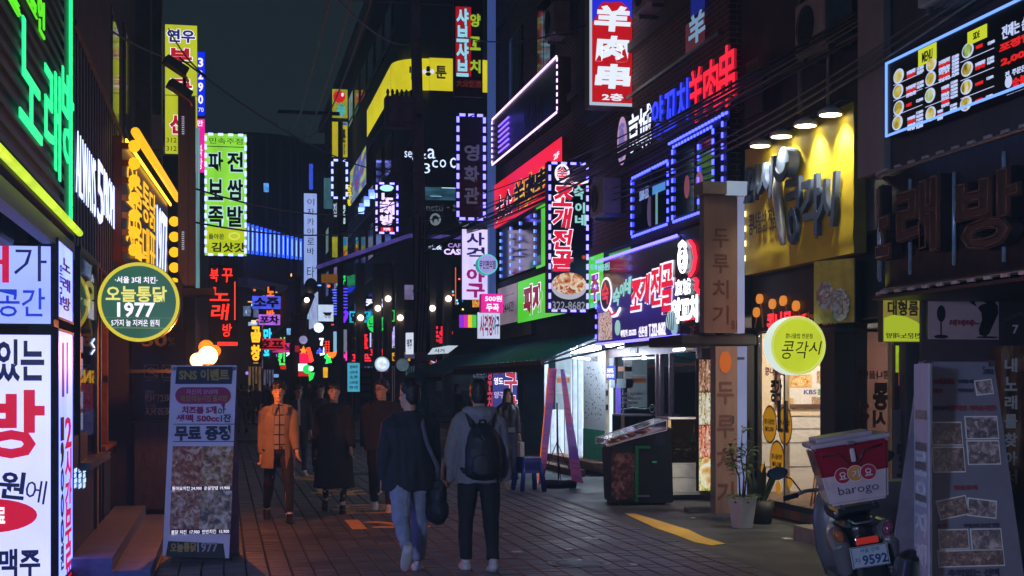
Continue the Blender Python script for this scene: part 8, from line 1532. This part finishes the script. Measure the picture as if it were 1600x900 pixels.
# tall leaning banner pair, inverted V
g_ = G(880, 762); vb = thing('folding_banner', 'tall pink and violet translucent banner pair forming an upside down V', 'banner', (g_.x, g_.y, 0)); PV = [acry('#ffa8e4'), acry('#d4aaff')]
def quadslab(nm, p, th, mat):
    bm = bmesh.new(); a = [bm.verts.new(q) for q in p]; b_ = [bm.verts.new((q[0], q[1] + th, q[2])) for q in p]; bm.faces.new(a); bm.faces.new(b_[::-1])
    for i in range(4): bm.faces.new((a[i], b_[i], b_[(i+1) % 4], a[(i+1) % 4]))
    return bmobj(nm, bm, mat, vb)
kx = 23 / FPX
def lx(px, py, t_=23.2): q = atT(t_, px, py); return (q.x - vb.location.x, q.z)
rows_ = [(0, .06), (.06, .2), (.2, .34), (.34, .52), (.52, .7), (.7, .86), (.86, 1)]
cl = [PV[1], PV[0], PV[0], PV[1], PV[1], PV[0], PV[0]]
for side, (tl, tr, bl2, br) in enumerate((((864, 575), (879, 575), (846, 757), (857, 758)), ((879, 577), (885, 577), (896, 752), (915, 756)))):
    for i, (f0, f1) in enumerate(rows_):
        L0, R0, L1, R1 = [Vector(lx(*a)).lerp(Vector(lx(*b_)), f) for f in (1 - f1, 1 - f0) for a, b_ in ((tl, bl2), (tr, br))]
        p = [(L1.x, 0, L1.y), (R1.x, 0, R1.y), (R0.x, 0, R0.y), (L0.x, 0, L0.y)]; y0 = -.25 * side + .1
        quadslab('panel', [(q[0], y0 + q[2] * .02, q[2]) for q in p], .012, cl[(i + side) % 7])
        for k in range(2):
            c0 = (L0.lerp(R0, .15)).lerp(L1.lerp(R1, .15), .3 + .3 * k); c1 = (L0.lerp(R0, .85)).lerp(L1.lerp(R1, .85), .3 + .3 * k); quadslab('print_line', [(c0.x, y0 - .006 + c0.y*.02, c0.y), (c1.x, y0 - .006 + c1.y*.02, c1.y), (c1.x, y0 - .006 + c1.y*.02, c1.y + .025), (c0.x, y0 - .006 + c0.y*.02, c0.y + .025)], .004, M('#d8a0c8', .5))
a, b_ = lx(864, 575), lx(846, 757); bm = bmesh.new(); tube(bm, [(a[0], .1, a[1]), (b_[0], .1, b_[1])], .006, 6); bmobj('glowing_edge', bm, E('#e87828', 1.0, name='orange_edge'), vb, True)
c_ = lx(876, 640); bm = bmesh.new(); tube(bm, [(c_[0], .02, 1.4), (c_[0] + .03, .02, .06)], .014, 8); tube(bm, [(c_[0], .02, .75), (c_[0] - .3, .0, .05)], .008, 6); tube(bm, [(c_[0], .02, .75), (c_[0] + .33, .0, .05)], .008, 6); tube(bm, [(c_[0], .02, .75), (c_[0], -.3, .05)], .008, 6); bmobj('tripod', bm, BLACK, vb, True)
bm = bmesh.new(); tube(bm, [(c_[0] - .24, -.05, .07), (c_[0] + .3, -.05, .07)], .07, 14); bmobj('weight', bm, M('#22242a', .4, coat=.4), vb, True)
# slanted display case
g_ = G(992, 786); dc = thing('display_case', 'black slant-topped display cart with food under a clear lid', 'display case', (g_.x, g_.y, 0)); dc.rotation_euler.z = math.radians(-4)
Wd, Dd = .46, .42
def wedge(nm, x0, x1, y0, y1, z0, za, zb, mat, bev=.015):   # top slopes in x: za at x0, zb at x1
    bm = bmesh.new(); v = [bm.verts.new(p) for p in ((x0 + .04, y0, z0), (x1, y0, z0), (x1, y1, z0), (x0 + .04, y1, z0), (x0, y0, za), (x1 - .03, y0, zb), (x1 - .03, y1, zb), (x0, y1, za))]
    for f in ((0, 3, 2, 1), (4, 5, 6, 7), (0, 1, 5, 4), (1, 2, 6, 5), (2, 3, 7, 6), (3, 0, 4, 7)): bm.faces.new([v[i] for i in f])
    if bev: bmesh.ops.bevel(bm, geom=bm.edges[:], offset=bev, segments=2, affect='EDGES')
    return bmobj(nm, bm, mat, dc)
wedge('cabinet', -.42, .47, -.4, .35, .03, .82, 1.1, M('#171b24', .35, var=.2, name='dark_cabinet'))
wedge('clear_lid', -.5, .36, -.43, .36, .84, .92, 1.2, glass('#c8c8e0', .25, .08, name='acrylic'), .01); 
bm = bmesh.new()
for q in ([(-.5, -.43, .84), (.36, -.43, 1.06), (.36, -.43, 1.2), (-.5, -.43, .93), (-.5, -.43, .84)], [(-.5, .36, .84), (.36, .36, 1.06), (.36, .36, 1.2), (-.5, .36, .93), (-.5, .36, .84)], [(-.5, -.43, .93), (-.5, .36, .93)], [(.36, -.43, 1.2), (.36, .36, 1.2)]):
    for a, b_ in zip(q, q[1:]): tube(bm, [a, b_], .007, 4)
bmobj('lid_edges', bm, M('#c8c4dc', .15, name='acrylic_edge'), dc)
bm = bmesh.new(); bmesh.ops.create_cube(bm, size=1, matrix=Matrix.Translation((-.07, -.03, .955)) @ Matrix.Rotation(-.3, 4, 'Y') @ Matrix.Diagonal((.8, .7, .02, 1))); bmobj('tray', bm, M('#b8b0b8', .4), dc)
for i in range(26): u, v_ = rl_.uniform(-.38, .22), rl_.uniform(-.3, .25); bm = bmesh.new(); ball(bm, (u, v_, .985 + (u + .07) * .31), rl_.uniform(.03, .055), (1.3, 1, .5), 8); bmobj('food_piece', bm, M(rl_.choice(('#8a5a34', '#b8894a', '#6a3a24', '#c8a878')), .5), dc, True)
box('photo_panel', dc, -.43, -.1, -.418, -.402, .08, .74, food(['#0a0a10', '#24141c', '#4a2430', '#806068'], 5), .004); ubox('green_edge', dc, -.09, -.04, -.42, -.402, .05, .84, M('#12603f', .4)); ubox('green_band', dc, -.09, .13, -.422, -.404, .8, .84, M('#12603f', .4)); ubox('handle', dc, -.06, .12, -.43, -.404, .12, .145, STEEL); ubox('brand_tab', dc, .16, .22, -.42, -.404, .6, .62, M('#30c080', .4))
for sx in (-1, 1):
    for sy in (-1, 1): bm = bmesh.new(); tube(bm, [(sx*.34 - .01, sy*.3 - .03, .03), (sx*.34 + .01, sy*.3 - .03, .03)], .03, 10); bmobj('castor', bm, CHAR, dc, True)
bm = bmesh.new()
# cream cooler beside it
def cooler(px, py, t_, lab, w_=.42, h_=1.15):
    p = Vector((*atT(t_, px)[:2], 0)); c = thing('glass_cabinet', lab, 'cabinet', p); CRM = M('#c8b890', .5, var=.1, name='cream_enamel')
    box('top', c, -w_, w_, -.32, .3, h_ - .03, h_, M('#c0c4cc', .35, .3), .008); box('base', c, -w_, w_, -.3, .3, .08, .55, M('#8a929c', .45, var=.1), .01)
    for sx in (-1, 1): box('post', c, sx*w_ - (.1 if sx > 0 else 0), sx*w_ + (0 if sx > 0 else .05), -.3, -.24, .08 if sx > 0 else .55, h_ - .03, CRM, .006)
    box('side', c, w_ - .02, w_, -.3, .3, .08, h_ - .03, CRM, .004); ubox('back', c, -w_, w_, .26, .3, .55, h_ - .03, DARK); ubox('glass_front', c, -w_ + .05, w_ - .1, -.29, -.28, .56, h_ - .04, glass('#1c2c34', .6)); ubox('shelf', c, -w_ + .03, w_ - .05, -.25, .25, .8, .815, STEEL)
    for i in range(5): bm = bmesh.new(); ball(bm, (-w_ + .12 + i * .11, -.05, .66 + (.2 if i % 2 else 0)), .06, (1, 1, .8), 10); bmobj('bowl', bm, M('#9aa0a0', .4), c, True)
    box('door', c, -w_ + .03, w_ - .12, -.312, -.3, .12, .32, M('#9aa2ac', .4), .006); box('door', c, -w_ + .03, w_ - .12, -.312, -.3, .34, .52, M('#9aa2ac', .4), .006); return c
cooler(1064, 770, 21.2, 'cream and steel glass-sided cabinet left of the food lightbox', .3, 1.22); cooler(994, 760, 24.2, 'second glass cabinet half hidden behind the slanted display cart', .34, 1.2)
g_ = atT(21.6, 1090); cl_ = thing('hanging_cloth', 'brown cloth on a slanting rod beside the food lightbox', 'cloth', (g_.x, g_.y, 0)); bm = bmesh.new(); abox(bm, -.14, .06, -.02, .02, .75, 1.12, .015); mm = remesh(bm, .02, 1, .02, 6, 3, 1); mm.materials.append(M('#7a5a48', .9)); link('cloth', mm, cl_); bm = bmesh.new(); tube(bm, [(-.02, 0, 1.16), (.22, 0, .02)], .01, 6); tube(bm, [(-.02, 0, 1.16), (-.2, .1, .02)], .01, 6); bmobj('rod', bm, BLACK, cl_, True)
# small odds: kerb block, dark tray by the step, cone scraps
p = G(1095, 800); props(box('kerb_block', None, p.x - .2, p.x + .25, p.y - .1, p.y + .12, 0, .06, CONC), 'small dark block lying before the tan pillar', 'block')
p = G(1250, 800); props(box('metal_ramp', None, p.x - .5, p.x + .1, p.y + .9, p.y + 1.0, .02, .1, STEEL), 'thin steel bar lying across the rice shop threshold', 'bar')
# added unseen shop rooms with strong lights, placed to light this end of the street
for nm, lab, X, sg in (('left_fill_room', 'white lit shop room under the karaoke sign', -2.62, -1), ('right_fill_room', 'white lit shop room under the menu board', 7.4, 1)):
    y0, y1 = (-5, 8.5) if sg < 0 else (-5, 6.5); a, b_ = (X, X + sg * 3)
    r_ = thing(nm, lab, 'shop', (X, y0, 0)); x0, x1 = min(0, sg * 3), max(0, sg * 3); Ly = y1 - y0
    ubox('floor', r_, x0, x1, 0, Ly, .02, .1, CREAM); ubox('back_wall', r_, sg*3 - .05, sg*3 + .05, 0, Ly, .1, 2.8, WHITE); ubox('ceiling', r_, x0, x1, 0, Ly, 2.8, 2.88, WHITE)
    for k in range(7): ubox('mullion', r_, -.03, .03, k * Ly / 6 - .03, k * Ly / 6 + .03, .1, 2.8, AL)
    for k in range(5): sh_ = ubox('shelf', r_, sg*2.5 - .25, sg*2.5 + .25, .4, Ly - .4, .4 + .45 * k, .44 + .45 * k, STEEL)
    for k in range(4): ubox('tube_lamp', r_, sg*.5 - .06, sg*.5 + .06, 1 + k * 3, 2.5 + k * 3, 2.7, 2.76, FT)
    for k in range(2):
        l = bpy.data.lights.new('shop_tube_light', 'POINT'); l.energy = 1500 if sg < 0 else 130; l.color = (.48, .6, 1) if sg < 0 else (.9, .72, 1); l.shadow_soft_size = .35; o = bpy.data.objects.new('shop_tube_light', l); COL.objects.link(o); o.location = (X + sg * .45, y0 + Ly * (.45 + .38 * k), 2.45)  # strong fill lights added for the walkers and the standing board
bpy.data.scenes.remove(WORK)
# ---------------------------------------------------------------- thin air volume, added to lift blacks and give signs a halo
bm = bmesh.new(); abox(bm, -13, 24, -14, 118, -1, 24); hz = bmobj('added_haze', bm, bpy.data.materials.new('added_haze_air')); hz['kind'] = 'stuff'
m = hz.data.materials[0]; m.use_nodes = True; N = m.node_tree.nodes; N.remove(N['Principled BSDF']); v = N.new('ShaderNodeVolumePrincipled'); v.inputs['Color'].default_value = (.5, .78, 1, 1); v.inputs['Density'].default_value = .003; v.inputs['Anisotropy'].default_value = .3
m.node_tree.links.new(v.outputs[0], N['Material Output'].inputs['Volume'])
S.cycles.volume_bounces = 0
